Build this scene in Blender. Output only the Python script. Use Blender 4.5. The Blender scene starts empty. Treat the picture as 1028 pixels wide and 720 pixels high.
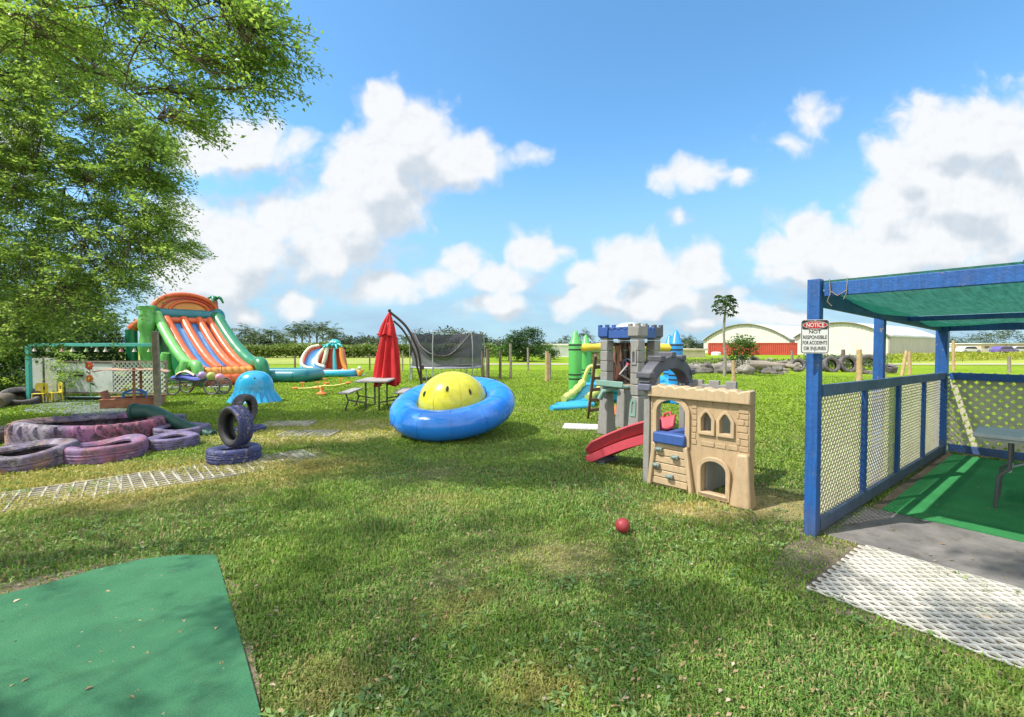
import bpy, bmesh, math, random
import numpy as np
from mathutils import Vector, Matrix, Euler
random.seed(7); rng = np.random.default_rng(7)
PI = math.pi; R = math.radians
sc = bpy.context.scene
COL = sc.collection
F = 460.0; H = 1.6; CX, CY = 514.0, 360.0; PITCH = math.atan(13/460)

def ray(px, py):
    x = (px-CX)/F; yu = -(py-CY)/F
    c, s = math.cos(PITCH), math.sin(PITCH)
    return Vector((x, c + yu*s, -s + yu*c))
def G(px, py, z=0.0):
    d = ray(px, py); t = (z-H)/d.z
    return Vector((d.x*t, d.y*t, z))
def W(px, py, D):
    d = ray(px, py); t = D/d.y
    return Vector((d.x*t, D, H+d.z*t))

# ------------------------------------------------------------------ mesh builder
class MB:
    def __init__(s): s.v = []; s.f = []
    def add(s, vs, fs, M=None):
        o = len(s.v)
        if M is not None: vs = [M @ Vector(v) for v in vs]
        s.v += [tuple(v) for v in vs]; s.f += [tuple(i+o for i in f) for f in fs]
        return s
    def box(s, c, d, rot=None, taper=1.0):
        x, y, z = d[0]/2, d[1]/2, d[2]/2
        vs = [(-x,-y,-z),(x,-y,-z),(x,y,-z),(-x,y,-z),(-x*taper,-y*taper,z),(x*taper,-y*taper,z),(x*taper,y*taper,z),(-x*taper,y*taper,z)]
        M = Matrix.Translation(c)
        if rot is not None: M = M @ Euler(rot).to_matrix().to_4x4()
        return s.add(vs, [(3,2,1,0),(4,5,6,7),(0,1,5,4),(1,2,6,5),(2,3,7,6),(3,0,4,7)], M)
    def bar(s, p0, p1, w, h, roll=0.0):
        p0 = Vector(p0); p1 = Vector(p1); d = p1-p0; L = d.length
        q = d.to_track_quat('Y', 'Z')
        M = Matrix.Translation((p0+p1)/2) @ q.to_matrix().to_4x4() @ Matrix.Rotation(roll, 4, 'Y')
        x, y, z = w/2, L/2, h/2
        vs = [(-x,-y,-z),(x,-y,-z),(x,y,-z),(-x,y,-z),(-x,-y,z),(x,-y,z),(x,y,z),(-x,y,z)]
        return s.add(vs, [(3,2,1,0),(4,5,6,7),(0,1,5,4),(1,2,6,5),(2,3,7,6),(3,0,4,7)], M)
    def tube(s, pts, r, n=10, cap=True, sq=1.0):
        pts = [Vector(p) for p in pts]
        if not hasattr(r, '__len__'): r = [r]*len(pts)
        vs = []; fs = []; prev = None
        for i, p in enumerate(pts):
            t = (pts[min(i+1, len(pts)-1)] - pts[max(i-1, 0)]).normalized()
            if prev is None:
                a = Vector((0,0,1)) if abs(t.z) < .9 else Vector((1,0,0))
                u = t.cross(a).normalized()
            else:
                u = (prev - t*prev.dot(t)).normalized()
            prev = u; w = t.cross(u)
            for k in range(n):
                an = 2*PI*k/n
                vs.append(p + (u*math.cos(an) + w*math.sin(an)*sq)*r[i])
        for i in range(len(pts)-1):
            for k in range(n):
                a = i*n+k; b = i*n+(k+1) % n
                fs.append((a, a+n, b+n, b))
        if cap:
            fs.append(tuple(range(n))); fs.append(tuple(reversed(range((len(pts)-1)*n, len(pts)*n))))
        return s.add(vs, fs)
    def cyl(s, p0, p1, r0, r1=None, n=16):
        return s.tube([p0, p1], [r0, r0 if r1 is None else r1], n)
    def lathe(s, prof, n=32, M=None, close=False, fn=None):
        vs = []; fs = []; m = len(prof)
        for k in range(n):
            a = 2*PI*k/n
            for j, (r, z) in enumerate(prof):
                if fn: r, z = fn(r, z, a, j)
                vs.append((r*math.cos(a), r*math.sin(a), z))
        for k in range(n):
            k2 = (k+1) % n
            for j in range(m if close else m-1):
                j2 = (j+1) % m
                fs.append((k*m+j, k2*m+j, k2*m+j2, k*m+j2))
        return s.add(vs, fs, M)
    def sphere(s, c, r, n=20, m=12, M=None):
        if not hasattr(r, '__len__'): r = (r, r, r)
        prof = [(math.sin(PI*j/m), -math.cos(PI*j/m)) for j in range(m+1)]
        vs = [(0,0,-1)]; fs = []
        for j in range(1, m):
            for k in range(n):
                a = 2*PI*k/n; vs.append((prof[j][0]*math.cos(a), prof[j][0]*math.sin(a), prof[j][1]))
        vs.append((0,0,1)); T = len(vs)-1
        for k in range(n): fs.append((0, 1+(k+1)%n, 1+k))
        for j in range(m-2):
            for k in range(n):
                a = 1+j*n+k; b = 1+j*n+(k+1)%n; fs.append((a, b, b+n, a+n))
        for k in range(n): fs.append((T, T-n+k, T-n+(k+1)%n))
        MM = Matrix.Translation(c) @ (M if M is not None else Matrix.Identity(4)) @ Matrix.Diagonal((*r, 1))
        return s.add(vs, fs, MM)
    def torus(s, c, Rr, r, n=40, m=14, M=None, sz=1.0):
        vs = []; fs = []
        for k in range(n):
            a = 2*PI*k/n
            for j in range(m):
                b = 2*PI*j/m; rr = Rr + r*math.cos(b)
                vs.append((rr*math.cos(a), rr*math.sin(a), r*sz*math.sin(b)))
        for k in range(n):
            for j in range(m):
                fs.append((k*m+j, ((k+1)%n)*m+j, ((k+1)%n)*m+(j+1)%m, k*m+(j+1)%m))
        MM = Matrix.Translation(c) @ (M if M is not None else Matrix.Identity(4))
        return s.add(vs, fs, MM)
    def plate(s, outlines, y0, y1, bevel=0.0, M=None):
        """filled outlines in the XZ plane (holes by nesting), between y0 and y1"""
        cu = bpy.data.curves.new('tmp', 'CURVE'); cu.dimensions = '2D'; cu.fill_mode = 'BOTH'
        for o in outlines:
            sp = cu.splines.new('POLY'); sp.points.add(len(o)-1)
            for p, (x, z) in zip(sp.points, o): p.co = (x, z, 0, 1)
            sp.use_cyclic_u = True
        cu.extrude = abs(y1-y0)/2 - bevel; cu.bevel_depth = bevel; cu.bevel_resolution = 2; cu.offset = -bevel
        ob = bpy.data.objects.new('tmp', cu); COL.objects.link(ob)
        dg = bpy.context.evaluated_depsgraph_get()
        me = bpy.data.meshes.new_from_object(ob.evaluated_get(dg))
        ym = (y0+y1)/2
        vs = [(v.co.x, ym - v.co.z, v.co.y) for v in me.vertices]
        fs = [tuple(p.vertices) for p in me.polygons]
        bpy.data.objects.remove(ob); bpy.data.meshes.remove(me); bpy.data.curves.remove(cu)
        return s.add(vs, fs, M)
    def grid(s, fn, nu, nv, closed_u=False):
        vs = []; fs = []
        for i in range(nu+1):
            for j in range(nv+1): vs.append(fn(i/nu, j/nv))
        for i in range(nu):
            for j in range(nv):
                a = i*(nv+1)+j; fs.append((a, a+nv+1, a+nv+2, a+1))
        return s.add(vs, fs)

def mesh_of(name, mb, smooth=35, weld=False):
    me = bpy.data.meshes.new(name)
    me.from_pydata([tuple(v) for v in mb.v], [], mb.f)
    me.update()
    if weld or True:
        bm = bmesh.new(); bm.from_mesh(me)
        if weld: bmesh.ops.remove_doubles(bm, verts=bm.verts, dist=1e-4)
        if len(bm.faces) < 60000: bmesh.ops.recalc_face_normals(bm, faces=bm.faces)
        bm.to_mesh(me); bm.free()
    if smooth:
        me.shade_smooth(); me.set_sharp_from_angle(angle=R(smooth))
    return me
def tag(o, label=None, cat=None, group=None, kind=None):
    if label: o['label'] = label
    if cat: o['category'] = cat
    if group: o['group'] = group
    if kind: o['kind'] = kind
    return o
def thing(name, label, cat, loc=(0,0,0), rz=0.0, group=None, rot=None):
    o = bpy.data.objects.new(name, None); COL.objects.link(o)
    o.empty_display_size = .1
    o.location = loc; o.rotation_euler = rot if rot is not None else (0,0,rz)
    return tag(o, label, cat, group)
def part(name, mb, mat, parent=None, bevel=0.0, smooth=35, label=None, weld=False, loc=None, rot=None, solid=0.0):
    me = mesh_of(name, mb, smooth, weld)
    if mat: me.materials.append(mat)
    o = bpy.data.objects.new(name, me); COL.objects.link(o)
    if parent: o.parent = parent
    if loc is not None: o.location = loc
    if rot is not None: o.rotation_euler = rot
    if solid:
        m = o.modifiers.new('solid', 'SOLIDIFY'); m.thickness = solid; m.offset = 0
    if bevel:
        m = o.modifiers.new('bevel', 'BEVEL'); m.width = bevel; m.segments = 2; m.limit_method = 'ANGLE'; m.angle_limit = R(40)
    if label: o['label'] = label
    return o
def struct(name, mb, mat, **k):
    o = part(name, mb, mat, **k); o['kind'] = 'structure'; return o
def copy_tree(o, parent=None):
    c = o.copy(); COL.objects.link(c); c.parent = parent
    for ch in list(o.children): copy_tree(ch, c)
    return c
def rawmesh(name, V, Fq, mat):
    """fast mesh from numpy: V (n,3), Fq (m,k)"""
    me = bpy.data.meshes.new(name); n, k = Fq.shape
    me.vertices.add(len(V)); me.vertices.foreach_set('co', np.ascontiguousarray(V, dtype=np.float32).ravel())
    me.loops.add(n*k); me.loops.foreach_set('vertex_index', Fq.astype(np.int32).ravel())
    me.polygons.add(n); me.polygons.foreach_set('loop_start', np.arange(0, n*k, k, dtype=np.int32))
    me.polygons.foreach_set('loop_total', np.full(n, k, dtype=np.int32))
    me.update(calc_edges=True)
    if mat: me.materials.append(mat)
    return me

# ------------------------------------------------------------------ materials
def nt_of(m): m.use_nodes = True; return m.node_tree
def N(nt, t, **k):
    n = nt.nodes.new(t)
    for a, b in k.items(): setattr(n, a, b)
    return n
def ramp(nt, src, stops, interp='LINEAR'):
    r = N(nt, 'ShaderNodeValToRGB'); e = r.color_ramp.elements; r.color_ramp.interpolation = interp
    while len(e) < len(stops): e.new(.5)
    for i, (p, c) in enumerate(stops):
        e[i].position = p; e[i].color = (*c, 1) if len(c) == 3 else c
    nt.links.new(src, r.inputs[0]); return r.outputs[0]
def noise(nt, scale, detail=4, rough=.55, vec=None, dist=0.0):
    n = N(nt, 'ShaderNodeTexNoise'); n.inputs['Scale'].default_value = scale; n.inputs['Detail'].default_value = detail
    n.inputs['Roughness'].default_value = rough; n.inputs['Distortion'].default_value = dist
    if vec is not None: nt.links.new(vec, n.inputs['Vector'])
    return n.outputs[0]
def mixc(nt, fac, a, b, mode='MIX'):
    m = N(nt, 'ShaderNodeMix', data_type='RGBA', blend_type=mode)
    for i, v in ((0, fac), (6, a), (7, b)):
        if isinstance(v, bpy.types.NodeSocket): nt.links.new(v, m.inputs[i])
        else: m.inputs[i].default_value = v if i == 0 else ((*v, 1) if len(v) == 3 else v)
    return m.outputs[2]
def mth(nt, op, a, b=None, c=None, clamp=False):
    m = N(nt, 'ShaderNodeMath', operation=op); m.use_clamp = clamp
    for i, v in enumerate((a, b, c)):
        if v is None: continue
        if isinstance(v, bpy.types.NodeSocket): nt.links.new(v, m.inputs[i])
        else: m.inputs[i].default_value = v
    return m.outputs[0]
def pm(name, c, c2=None, scale=6.0, rough=.55, bump=.0, bscale=40.0, metal=0.0, dirt=0.25, spec=.5, coat=0.0, extra=None, rvar=.15):
    """painted / plastic / wood base: colour mottled by noise, dirt patches, roughness variation, fine bump"""
    m = bpy.data.materials.new(name); nt = nt_of(m); L = nt.links
    b = nt.nodes['Principled BSDF']
    tc = N(nt, 'ShaderNodeTexCoord').outputs['Object']
    n1 = noise(nt, scale, 5, .6, tc)
    c2 = c2 or tuple(x*.72 for x in c)
    col = mixc(nt, ramp(nt, n1, [(.35,(0,0,0)),(.68,(1,1,1))]), c, c2)
    if dirt:
        n2 = noise(nt, scale*2.7, 8, .75, tc)
        d = ramp(nt, n2, [(.52,(0,0,0)),(.75,(dirt*1.4,)*3)])
        col = mixc(nt, d, col, (.09,.075,.05))
    if extra: col = extra(nt, tc, col)
    L.new(col, b.inputs['Base Color'])
    rr = N(nt, 'ShaderNodeMapRange'); L.new(n1, rr.inputs[0]); rr.inputs[3].default_value = max(0,rough-rvar); rr.inputs[4].default_value = min(1,rough+rvar)
    L.new(rr.outputs[0], b.inputs['Roughness'])
    b.inputs['Metallic'].default_value = metal; b.inputs['Specular IOR Level'].default_value = spec
    b.inputs['Coat Weight'].default_value = coat
    if bump:
        bn = N(nt, 'ShaderNodeBump'); bn.inputs['Strength'].default_value = bump; bn.inputs['Distance'].default_value = .01
        L.new(noise(nt, bscale, 6, .65, tc), bn.inputs['Height']); L.new(bn.outputs[0], b.inputs['Normal'])
    return m
def leafmat(name, cols, trans=.35, rough=.45, patch=.6):
    m = bpy.data.materials.new(name); nt = nt_of(m); L = nt.links
    b = nt.nodes['Principled BSDF']; out = nt.nodes['Material Output']
    ge = N(nt, 'ShaderNodeNewGeometry')
    rnd = ge.outputs['Random Per Island']
    k = len(cols)
    c = ramp(nt, rnd, [(i/(k-1), q) for i, q in enumerate(cols)])
    nn = noise(nt, patch, 3, .5, ge.outputs['Position'])
    hs = N(nt, 'ShaderNodeHueSaturation'); L.new(c, hs.inputs['Color'])
    mr = N(nt, 'ShaderNodeMapRange'); L.new(nn, mr.inputs[0]); mr.inputs[1].default_value=.3; mr.inputs[2].default_value=.7; mr.inputs[3].default_value = .75; mr.inputs[4].default_value = 1.25
    L.new(mr.outputs[0], hs.inputs['Value'])
    mr2 = N(nt, 'ShaderNodeMapRange'); L.new(nn, mr2.inputs[0]); mr2.inputs[1].default_value=.3; mr2.inputs[2].default_value=.7; mr2.inputs[3].default_value = .512; mr2.inputs[4].default_value = .488
    L.new(mr2.outputs[0], hs.inputs['Hue'])
    c = hs.outputs[0]
    L.new(c, b.inputs['Base Color']); b.inputs['Roughness'].default_value = rough; b.inputs['Specular IOR Level'].default_value = .35
    tr = N(nt, 'ShaderNodeBsdfTranslucent'); L.new(mixc(nt, .5, c, mixc(nt, 1.0, c, (1.5,1.35,.5), 'MULTIPLY')), tr.inputs[0])
    mx = N(nt, 'ShaderNodeMixShader'); mx.inputs[0].default_value = trans
    L.new(b.outputs[0], mx.inputs[1]); L.new(tr.outputs[0], mx.inputs[2]); L.new(mx.outputs[0], out.inputs[0])
    return m
bark = pm('bark', (.17,.13,.09), (.09,.07,.05), 9, .9, .8, 30, dirt=.1)
palm_bark = pm('palm_bark', (.28,.25,.2), (.18,.15,.12), 5, .9, .5, 22)
wood_grey = pm('weathered_wood', (.30,.25,.19), (.17,.14,.11), 7, .85, .5, 30)
wood_tan = pm('bare_wood', (.50,.34,.17), (.34,.23,.12), 6, .8, .4, 30)
steel = pm('galvanised_steel', (.45,.46,.47), (.3,.31,.32), 9, .45, .1, 60, metal=.6)
darkmetal = pm('dark_metal', (.05,.045,.04), (.09,.08,.07), 9, .45, .1, 60, metal=.3)

def dry_patches(nt, P):
    """places where the turf is naturally dry and yellow (world positions)"""
    acc = None
    for (px,py,rx,ry,wt) in [(375,428,2.2,1.0,1.3),(300,437,1.9,.9,1.3),(470,610,.45,.35,.4),(560,560,.6,.35,.35),(110,480,2.6,.9,1.05),(250,468,1.8,.7,1.0),(60,500,1.6,.6,.9),(760,505,.6,.5,.9),(700,512,.6,.35,.8),(650,470,1.2,.5,.35),(440,505,1.0,.5,.35),(880,545,.4,.3,.5),(330,690,.4,.3,.4),(545,690,.35,.25,.5)]:
        g = G(px,py); mp = N(nt, 'ShaderNodeVectorMath', operation='MULTIPLY_ADD'); nt.links.new(P, mp.inputs[0])
        mp.inputs[1].default_value = (1/rx,1/ry,0); mp.inputs[2].default_value = (-g.x/rx,-g.y/ry,0)
        ln = N(nt, 'ShaderNodeVectorMath', operation='LENGTH'); nt.links.new(mp.outputs[0], ln.inputs[0])
        d = mth(nt, 'MULTIPLY', mth(nt, 'SUBTRACT', 1.25, ln.outputs['Value'], clamp=True), wt)
        acc = d if acc is None else mth(nt, 'MAXIMUM', acc, d)
    n = noise(nt, 3.2, 6, .7, P)
    return ramp(nt, mth(nt, 'MULTIPLY', acc, mth(nt, 'MULTIPLY_ADD', n, 2.4, -.55)), [(.08,(0,0,0)),(.5,(1,1,1))])

# ------------------------------------------------------------------ foliage
def leaf_cloud(P, D, size, ratio=.45, up=.5, jit=.35, fold=True):
    """one 4-corner leaf per position P with main direction D -> V, F"""
    n = len(P)
    D = D + rng.normal(0, jit, (n,3)); D /= np.linalg.norm(D, axis=1, keepdims=True)+1e-9
    U = rng.normal(0, 1, (n,3)); U[:,2] = np.abs(U[:,2])+up*2
    S = np.cross(D, U); S /= np.linalg.norm(S, axis=1, keepdims=True)+1e-9
    Nn = np.cross(S, D)
    s = size*rng.uniform(.6, 1.25, (n,1)); w = s*ratio*.5
    a = P; b = P + D*s*.45 + S*w + Nn*w*.35; c = P + D*s - Nn*s*.12; d = P + D*s*.45 - S*w + Nn*w*.35
    V = np.stack([a,b,c,d], 1).reshape(-1,3); Fq = np.arange(4*n).reshape(n,4)
    return V, Fq
def sprays(C, Dr, length, per, size, ratio=.45, droop=.35):
    """leafy twigs: C (n,3) bases, Dr (n,3) directions; returns leaf V,F and twig polyline ends"""
    n = len(C); L = length*rng.uniform(.6,1.3,(n,1))
    Dr = Dr/ (np.linalg.norm(Dr,axis=1,keepdims=True)+1e-9)
    t = np.linspace(.12,1,per)[None,:,None]
    B = C[:,None,:] + Dr[:,None,:]*(L[:,None,:]*t) ; B[:,:,2] -= (droop*L*t[:,:,0]**2)
    side = np.cross(Dr, np.array([0,0,1.0])); side /= np.linalg.norm(side,axis=1,keepdims=True)+1e-9
    sg = np.where(np.arange(per)%2==0, 1, -1)[None,:,None]
    LD = side[:,None,:]*sg*.9 + Dr[:,None,:]*.6 + rng.normal(0,.25,(n,per,3))
    P = (B + LD*size*.7*rng.uniform(0,1.6,(n,per,1)) + rng.normal(0,size*.35,(n,per,3))).reshape(-1,3)
    V, Fq = leaf_cloud(P, LD.reshape(-1,3), size, ratio)
    tip = B[:,-1,:]; mid = B[:,per//2,:]
    return V, Fq, mid, tip
def twig_mesh(polys, r0, r1):
    """3-sided thin tubes; polys (n,k,3)"""
    n, k, _ = polys.shape
    ang = np.array([0, 2.094, 4.189])
    T = polys[:,-1,:]-polys[:,0,:]; T /= np.linalg.norm(T,axis=1,keepdims=True)+1e-9
    A = np.cross(T, np.array([.3,.2,1.0])); A /= np.linalg.norm(A,axis=1,keepdims=True)+1e-9
    B = np.cross(T, A)
    rr = np.linspace(r0, r1, k)
    off = A[:,None,None,:]*np.cos(ang)[None,None,:,None] + B[:,None,None,:]*np.sin(ang)[None,None,:,None]
    V = polys[:,:,None,:] + off*rr[None,:,None,None]
    V = V.reshape(-1,3); base = (np.arange(n)*k*3)[:,None,None,None]
    fs = []
    for i in range(k-1):
        for j in range(3):
            fs.append([i*3+j, i*3+(j+1)%3, (i+1)*3+(j+1)%3, (i+1)*3+j])
    Fq = (np.arange(n)*k*3)[:,None,None] + np.array(fs)[None,:,:]
    return V, Fq.reshape(-1,4)
def limb_curve(a, b, r0, r1, mb, n=8, k=6, wob=.12, sag=.1):
    a = Vector(a); b = Vector(b); L = (b-a).length; pts = []; rs = []
    j1 = Vector((random.uniform(-1,1),random.uniform(-1,1),random.uniform(-.3,1)))*L*wob
    for i in range(k+1):
        t = i/k
        p = a.lerp(b, t) + j1*math.sin(PI*t) + Vector((0,0,1))*(sag*L*math.sin(PI*t))
        pts.append(p); rs.append(r0+(r1-r0)*t)
    mb.tube(pts, rs, n); return pts, rs
def grow_tree(name, label, cat, base, trunk_top, r, pos, leafm, hubs=40, leaf=.05, per=22, length=.5, ratio=.45, group=None, barkm=None, lean=None, outward=None, twigs=True, split_trunk=None):
    """tree as thing > trunk, crown; pos (n,3): spray bases in world space"""
    base = Vector(base); top = Vector(trunk_top)
    t = thing(name, label, cat, base, group=group)
    mb = MB()
    pts, rs = limb_curve((0,0,-.1), top-base, r, r*.6, mb, 12, 8, .04, 0)
    mb.sphere((0,0,-.02), (r*1.5,r*1.5,r*.8), 12, 6)
    nodes = [(p, q) for p, q in zip(pts, rs)][3:]
    rel = pos - np.array(base)[None,:]
    idx = rng.choice(len(rel), min(hubs, len(rel)), replace=False)
    hp = [Vector(rel[i]) for i in idx]; tt = Vector(top-base)
    hp.sort(key=lambda p: (p-tt).length)
    for h in hp:
        h = h*.97+tt*.03
        best = min(nodes, key=lambda q: (q[0]-h).length + .3*(q[0]-tt).length)
        L = (best[0]-h).length
        r0 = min(best[1]*.75, .018+.022*L)
        p2, r2 = limb_curve(best[0], h, r0, max(.007, r0*.35), mb, 6, 5, .1, .05)
        nodes += [(a, b) for a, b in zip(p2[1:], r2[1:])]
    part('trunk', mb, barkm or bark, t, smooth=60)
    cen = rel.mean(0) if outward is None else np.array(outward)-np.array(base)
    D = rel - cen[None,:]; D /= np.linalg.norm(D,axis=1,keepdims=True)+1e-6
    D = D*.8 + rng.normal(0,.55,D.shape); D[:,2] *= .6
    V, Fq, mid, tip = sprays(rel, D, length, per, leaf, ratio)
    me = rawmesh('crown', V, Fq, leafm)
    o = bpy.data.objects.new('crown', me); COL.objects.link(o); o.parent = t
    if twigs:
        NP = np.array([list(q[0]) for q in nodes])
        st = np.empty_like(rel)
        for i0 in range(0, len(rel), 2000):
            d = np.linalg.norm(rel[i0:i0+2000,None,:]-NP[None,:,:], axis=2)
            st[i0:i0+2000] = NP[d.argmin(1)]
        polys = np.stack([st, (st*.4+rel*.6)+rng.normal(0,.03,rel.shape), rel, mid, tip], 1)
        V2, F2 = twig_mesh(polys, .007, .002)
        o2 = bpy.data.objects.new('twigs', rawmesh('twigs', V2, F2, barkm or bark)); COL.objects.link(o2); o2.parent = t
    return t
def blob_points(blobs, n):
    """points in shells of ellipsoids; blobs: (cx,cy,cz,rx,ry,rz)"""
    vol = np.array([b[3]*b[4]*b[5] for b in blobs])**.75; vol /= vol.sum()
    out = []
    for b, w in zip(blobs, vol):
        k = max(3, int(n*w)); d = rng.normal(0,1,(k,3)); d /= np.linalg.norm(d,axis=1,keepdims=True)
        rr = rng.uniform(.25,1,(k,1))**.45
        out.append(np.array(b[:3])[None,:] + d*rr*np.array(b[3:])[None,:])
    return np.concatenate(out)
# ================================================================== camera, light, sky
cam = bpy.data.cameras.new('camera'); co = bpy.data.objects.new('camera', cam); COL.objects.link(co)
co.location = (0,0,H); co.rotation_euler = (PI/2-PITCH, 0, 0)
cam.sensor_width = 36; cam.lens = 36*F/1028; cam.clip_end = 3000; cam.clip_start = .05
sc.camera = co
SUN_EL = R(54); LH = Vector((.96,.28)).normalized()
Ld = Vector((LH.x*math.cos(SUN_EL), LH.y*math.cos(SUN_EL), -math.sin(SUN_EL)))
sl = bpy.data.lights.new('sun', 'SUN'); sl.energy = 3.1; sl.angle = R(.55); sl.color = (1,.95,.86)
so = bpy.data.objects.new('sun', sl); COL.objects.link(so); so.rotation_euler = Ld.to_track_quat('-Z','Y').to_euler()
w = bpy.data.worlds.new('World'); sc.world = w; w.use_nodes = True
nt = w.node_tree; L = nt.links
bg = nt.nodes['Background']
sky = N(nt, 'ShaderNodeTexSky'); sky.sky_type = 'NISHITA'; sky.sun_disc = False
sky.sun_elevation = SUN_EL; sky.sun_rotation = math.atan2(-LH.x, -LH.y); sky.air_density = 1.0; sky.dust_density = .5; sky.ozone_density = 2.5; sky.altitude = 0
SKYS = .14
bg.inputs[1].default_value = SKYS
tc = N(nt, 'ShaderNodeTexCoord').outputs['Generated']
sx = N(nt, 'ShaderNodeSeparateXYZ'); L.new(tc, sx.inputs[0])
ya = mth(nt, 'MAXIMUM', mth(nt, 'ABSOLUTE', sx.outputs[1]), .12)
u = mth(nt, 'DIVIDE', sx.outputs[0], ya); v = mth(nt, 'DIVIDE', sx.outputs[2], ya)
cb = N(nt, 'ShaderNodeCombineXYZ'); L.new(u, cb.inputs[0]); L.new(v, cb.inputs[1]); UV = cb.outputs[0]
CL = [(245,148,66,36,1),(205,162,40,26,.8),(300,140,25,18,.6),
 (408,140,62,48,1.15),(372,180,58,55,1.1),(448,162,52,36,1),(484,164,32,20,.9),(392,112,34,24,1),(350,215,75,42,.95),
 (292,222,60,44,.85),(245,250,75,50,.9),(325,252,80,42,.85),(205,278,75,42,.9),(190,225,45,40,.8),(400,215,50,40,.75),
 (298,305,32,17,.8),(248,318,28,13,.75),(360,240,70,45,.8),
 (462,268,30,26,.95),(500,282,52,25,.9),(537,254,34,26,.9),(562,252,22,14,.7),(385,290,52,19,.8),(500,308,46,15,.95),(440,285,40,18,.7),
 (628,262,38,32,1),(600,284,46,28,1),(702,272,30,32,1.05),(650,302,100,22,.95),(665,280,44,28,.9),(580,305,38,16,.8),
 (692,178,48,20,.62),(735,178,34,14,.45),(812,125,32,30,.55),(785,150,34,22,.45),(535,166,18,16,.42),(682,220,12,16,.45),
 (940,140,60,50,1.1),(905,165,48,42,1),(985,140,70,52,1.15),(1040,150,60,60,1.1),(960,195,105,48,1.05),(890,205,50,34,.9),
 (815,240,44,34,.95),(785,250,40,26,.9),(860,262,95,34,.95),(940,245,120,44,1),(1030,225,70,60,1),(800,275,60,22,.75),
 (745,316,58,14,.75),(790,322,44,12,.7),(700,322,40,10,.6),(-60,150,120,60,1),(1180,180,130,80,1),(1160,60,80,30,.7)]
def dens(offu, offv):
    vm = N(nt, 'ShaderNodeVectorMath', operation='ADD'); L.new(UV, vm.inputs[0]); vm.inputs[1].default_value = (offu, offv, 0)
    base = vm.outputs[0]
    # domain warp
    wn = N(nt, 'ShaderNodeTexNoise'); wn.inputs['Scale'].default_value = 9; wn.inputs['Detail'].default_value = 2; L.new(base, wn.inputs['Vector'])
    ws = N(nt, 'ShaderNodeVectorMath', operation='MULTIPLY_ADD'); L.new(wn.outputs['Color'], ws.inputs[0]); ws.inputs[1].default_value = (.07,.07,0); L.new(base, ws.inputs[2])
    p = ws.outputs[0]; acc = None
    for (px, py, a, b, wt) in CL:
        uu, vv = (px-514)/460+.035, (347-py)/460+.035; au, av = a*1.22/460, b*1.22/460
        mp = N(nt, 'ShaderNodeVectorMath', operation='MULTIPLY_ADD'); L.new(p, mp.inputs[0]); mp.inputs[1].default_value = (1/au, 1/av, 0); mp.inputs[2].default_value = (-uu/au, -vv/av, 0)
        ln = N(nt, 'ShaderNodeVectorMath', operation='LENGTH'); L.new(mp.outputs[0], ln.inputs[0])
        d = mth(nt, 'MULTIPLY_ADD', ln.outputs['Value'], -wt, wt)
        acc = d if acc is None else mth(nt, 'SMOOTH_MAX', acc, d, .10)
    vo = N(nt, 'ShaderNodeTexVoronoi', feature='SMOOTH_F1'); vo.inputs['Scale'].default_value = 13; vo.inputs['Detail'].default_value = 3; vo.inputs['Smoothness'].default_value = .7; vo.inputs['Roughness'].default_value = .55
    L.new(p, vo.inputs['Vector'])
    nz = noise(nt, 10, 9, .56, p)
    bill = mth(nt, 'MULTIPLY_ADD', vo.outputs['Distance'], -.52, .24)
    nn = mth(nt, 'MULTIPLY_ADD', nz, .46, -.23)
    return mth(nt, 'ADD', mth(nt, 'ADD', acc, bill), nn), acc
_vo = N(nt, 'ShaderNodeVectorMath', operation='ADD'); L.new(UV, _vo.inputs[0]); _vo.inputs[1].default_value = (-.008,.012,0); N_off = _vo.outputs[0]
d0, a0 = dens(0, 0)
d1, a1 = dens(-.030, .075)
mask = N(nt, 'ShaderNodeMapRange', interpolation_type='SMOOTHSTEP'); L.new(d0, mask.inputs[0]); mask.inputs[1].default_value = -.20; mask.inputs[2].default_value = .30
sh = N(nt, 'ShaderNodeMapRange', interpolation_type='SMOOTHSTEP'); L.new(mth(nt, 'MULTIPLY_ADD', mth(nt, 'SUBTRACT', d1, d0), .45, mth(nt, 'SUBTRACT', a1, a0)), sh.inputs[0]); sh.inputs[1].default_value = -.12; sh.inputs[2].default_value = .42
K = 1/SKYS
fdet = mth(nt, 'MULTIPLY_ADD', mth(nt, 'SUBTRACT', noise(nt, 15, 8, .62, UV), noise(nt, 15, 8, .62, N_off)), 1.15, 0.02)
shf = mth(nt, 'ADD', mth(nt, 'MULTIPLY', sh.outputs[0], .9), fdet, clamp=True)
ccol = mixc(nt, shf, (.462*K,.47*K,.478*K), (.31*K,.345*K,.38*K))
# thin veil towards the horizon
hz = N(nt, 'ShaderNodeMapRange', interpolation_type='SMOOTHSTEP'); L.new(sx.outputs[2], hz.inputs[0]); hz.inputs[1].default_value = .42; hz.inputs[2].default_value = .02; hz.inputs[4].default_value = .95
vn = N(nt, 'ShaderNodeMapping'); L.new(UV, vn.inputs[0]); vn.inputs['Scale'].default_value = (1.6,6,1)
vf = mth(nt, 'MULTIPLY', hz.outputs[0], mth(nt, 'MULTIPLY_ADD', noise(nt, 2.2, 6, .6, vn.outputs[0]), .9, .5), clamp=True)
tint = mixc(nt, 1.0, sky.outputs[0], (.57,.86,.94), 'MULTIPLY')
skc = mixc(nt, vf, tint, (.215*K,.32*K,.41*K))
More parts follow.
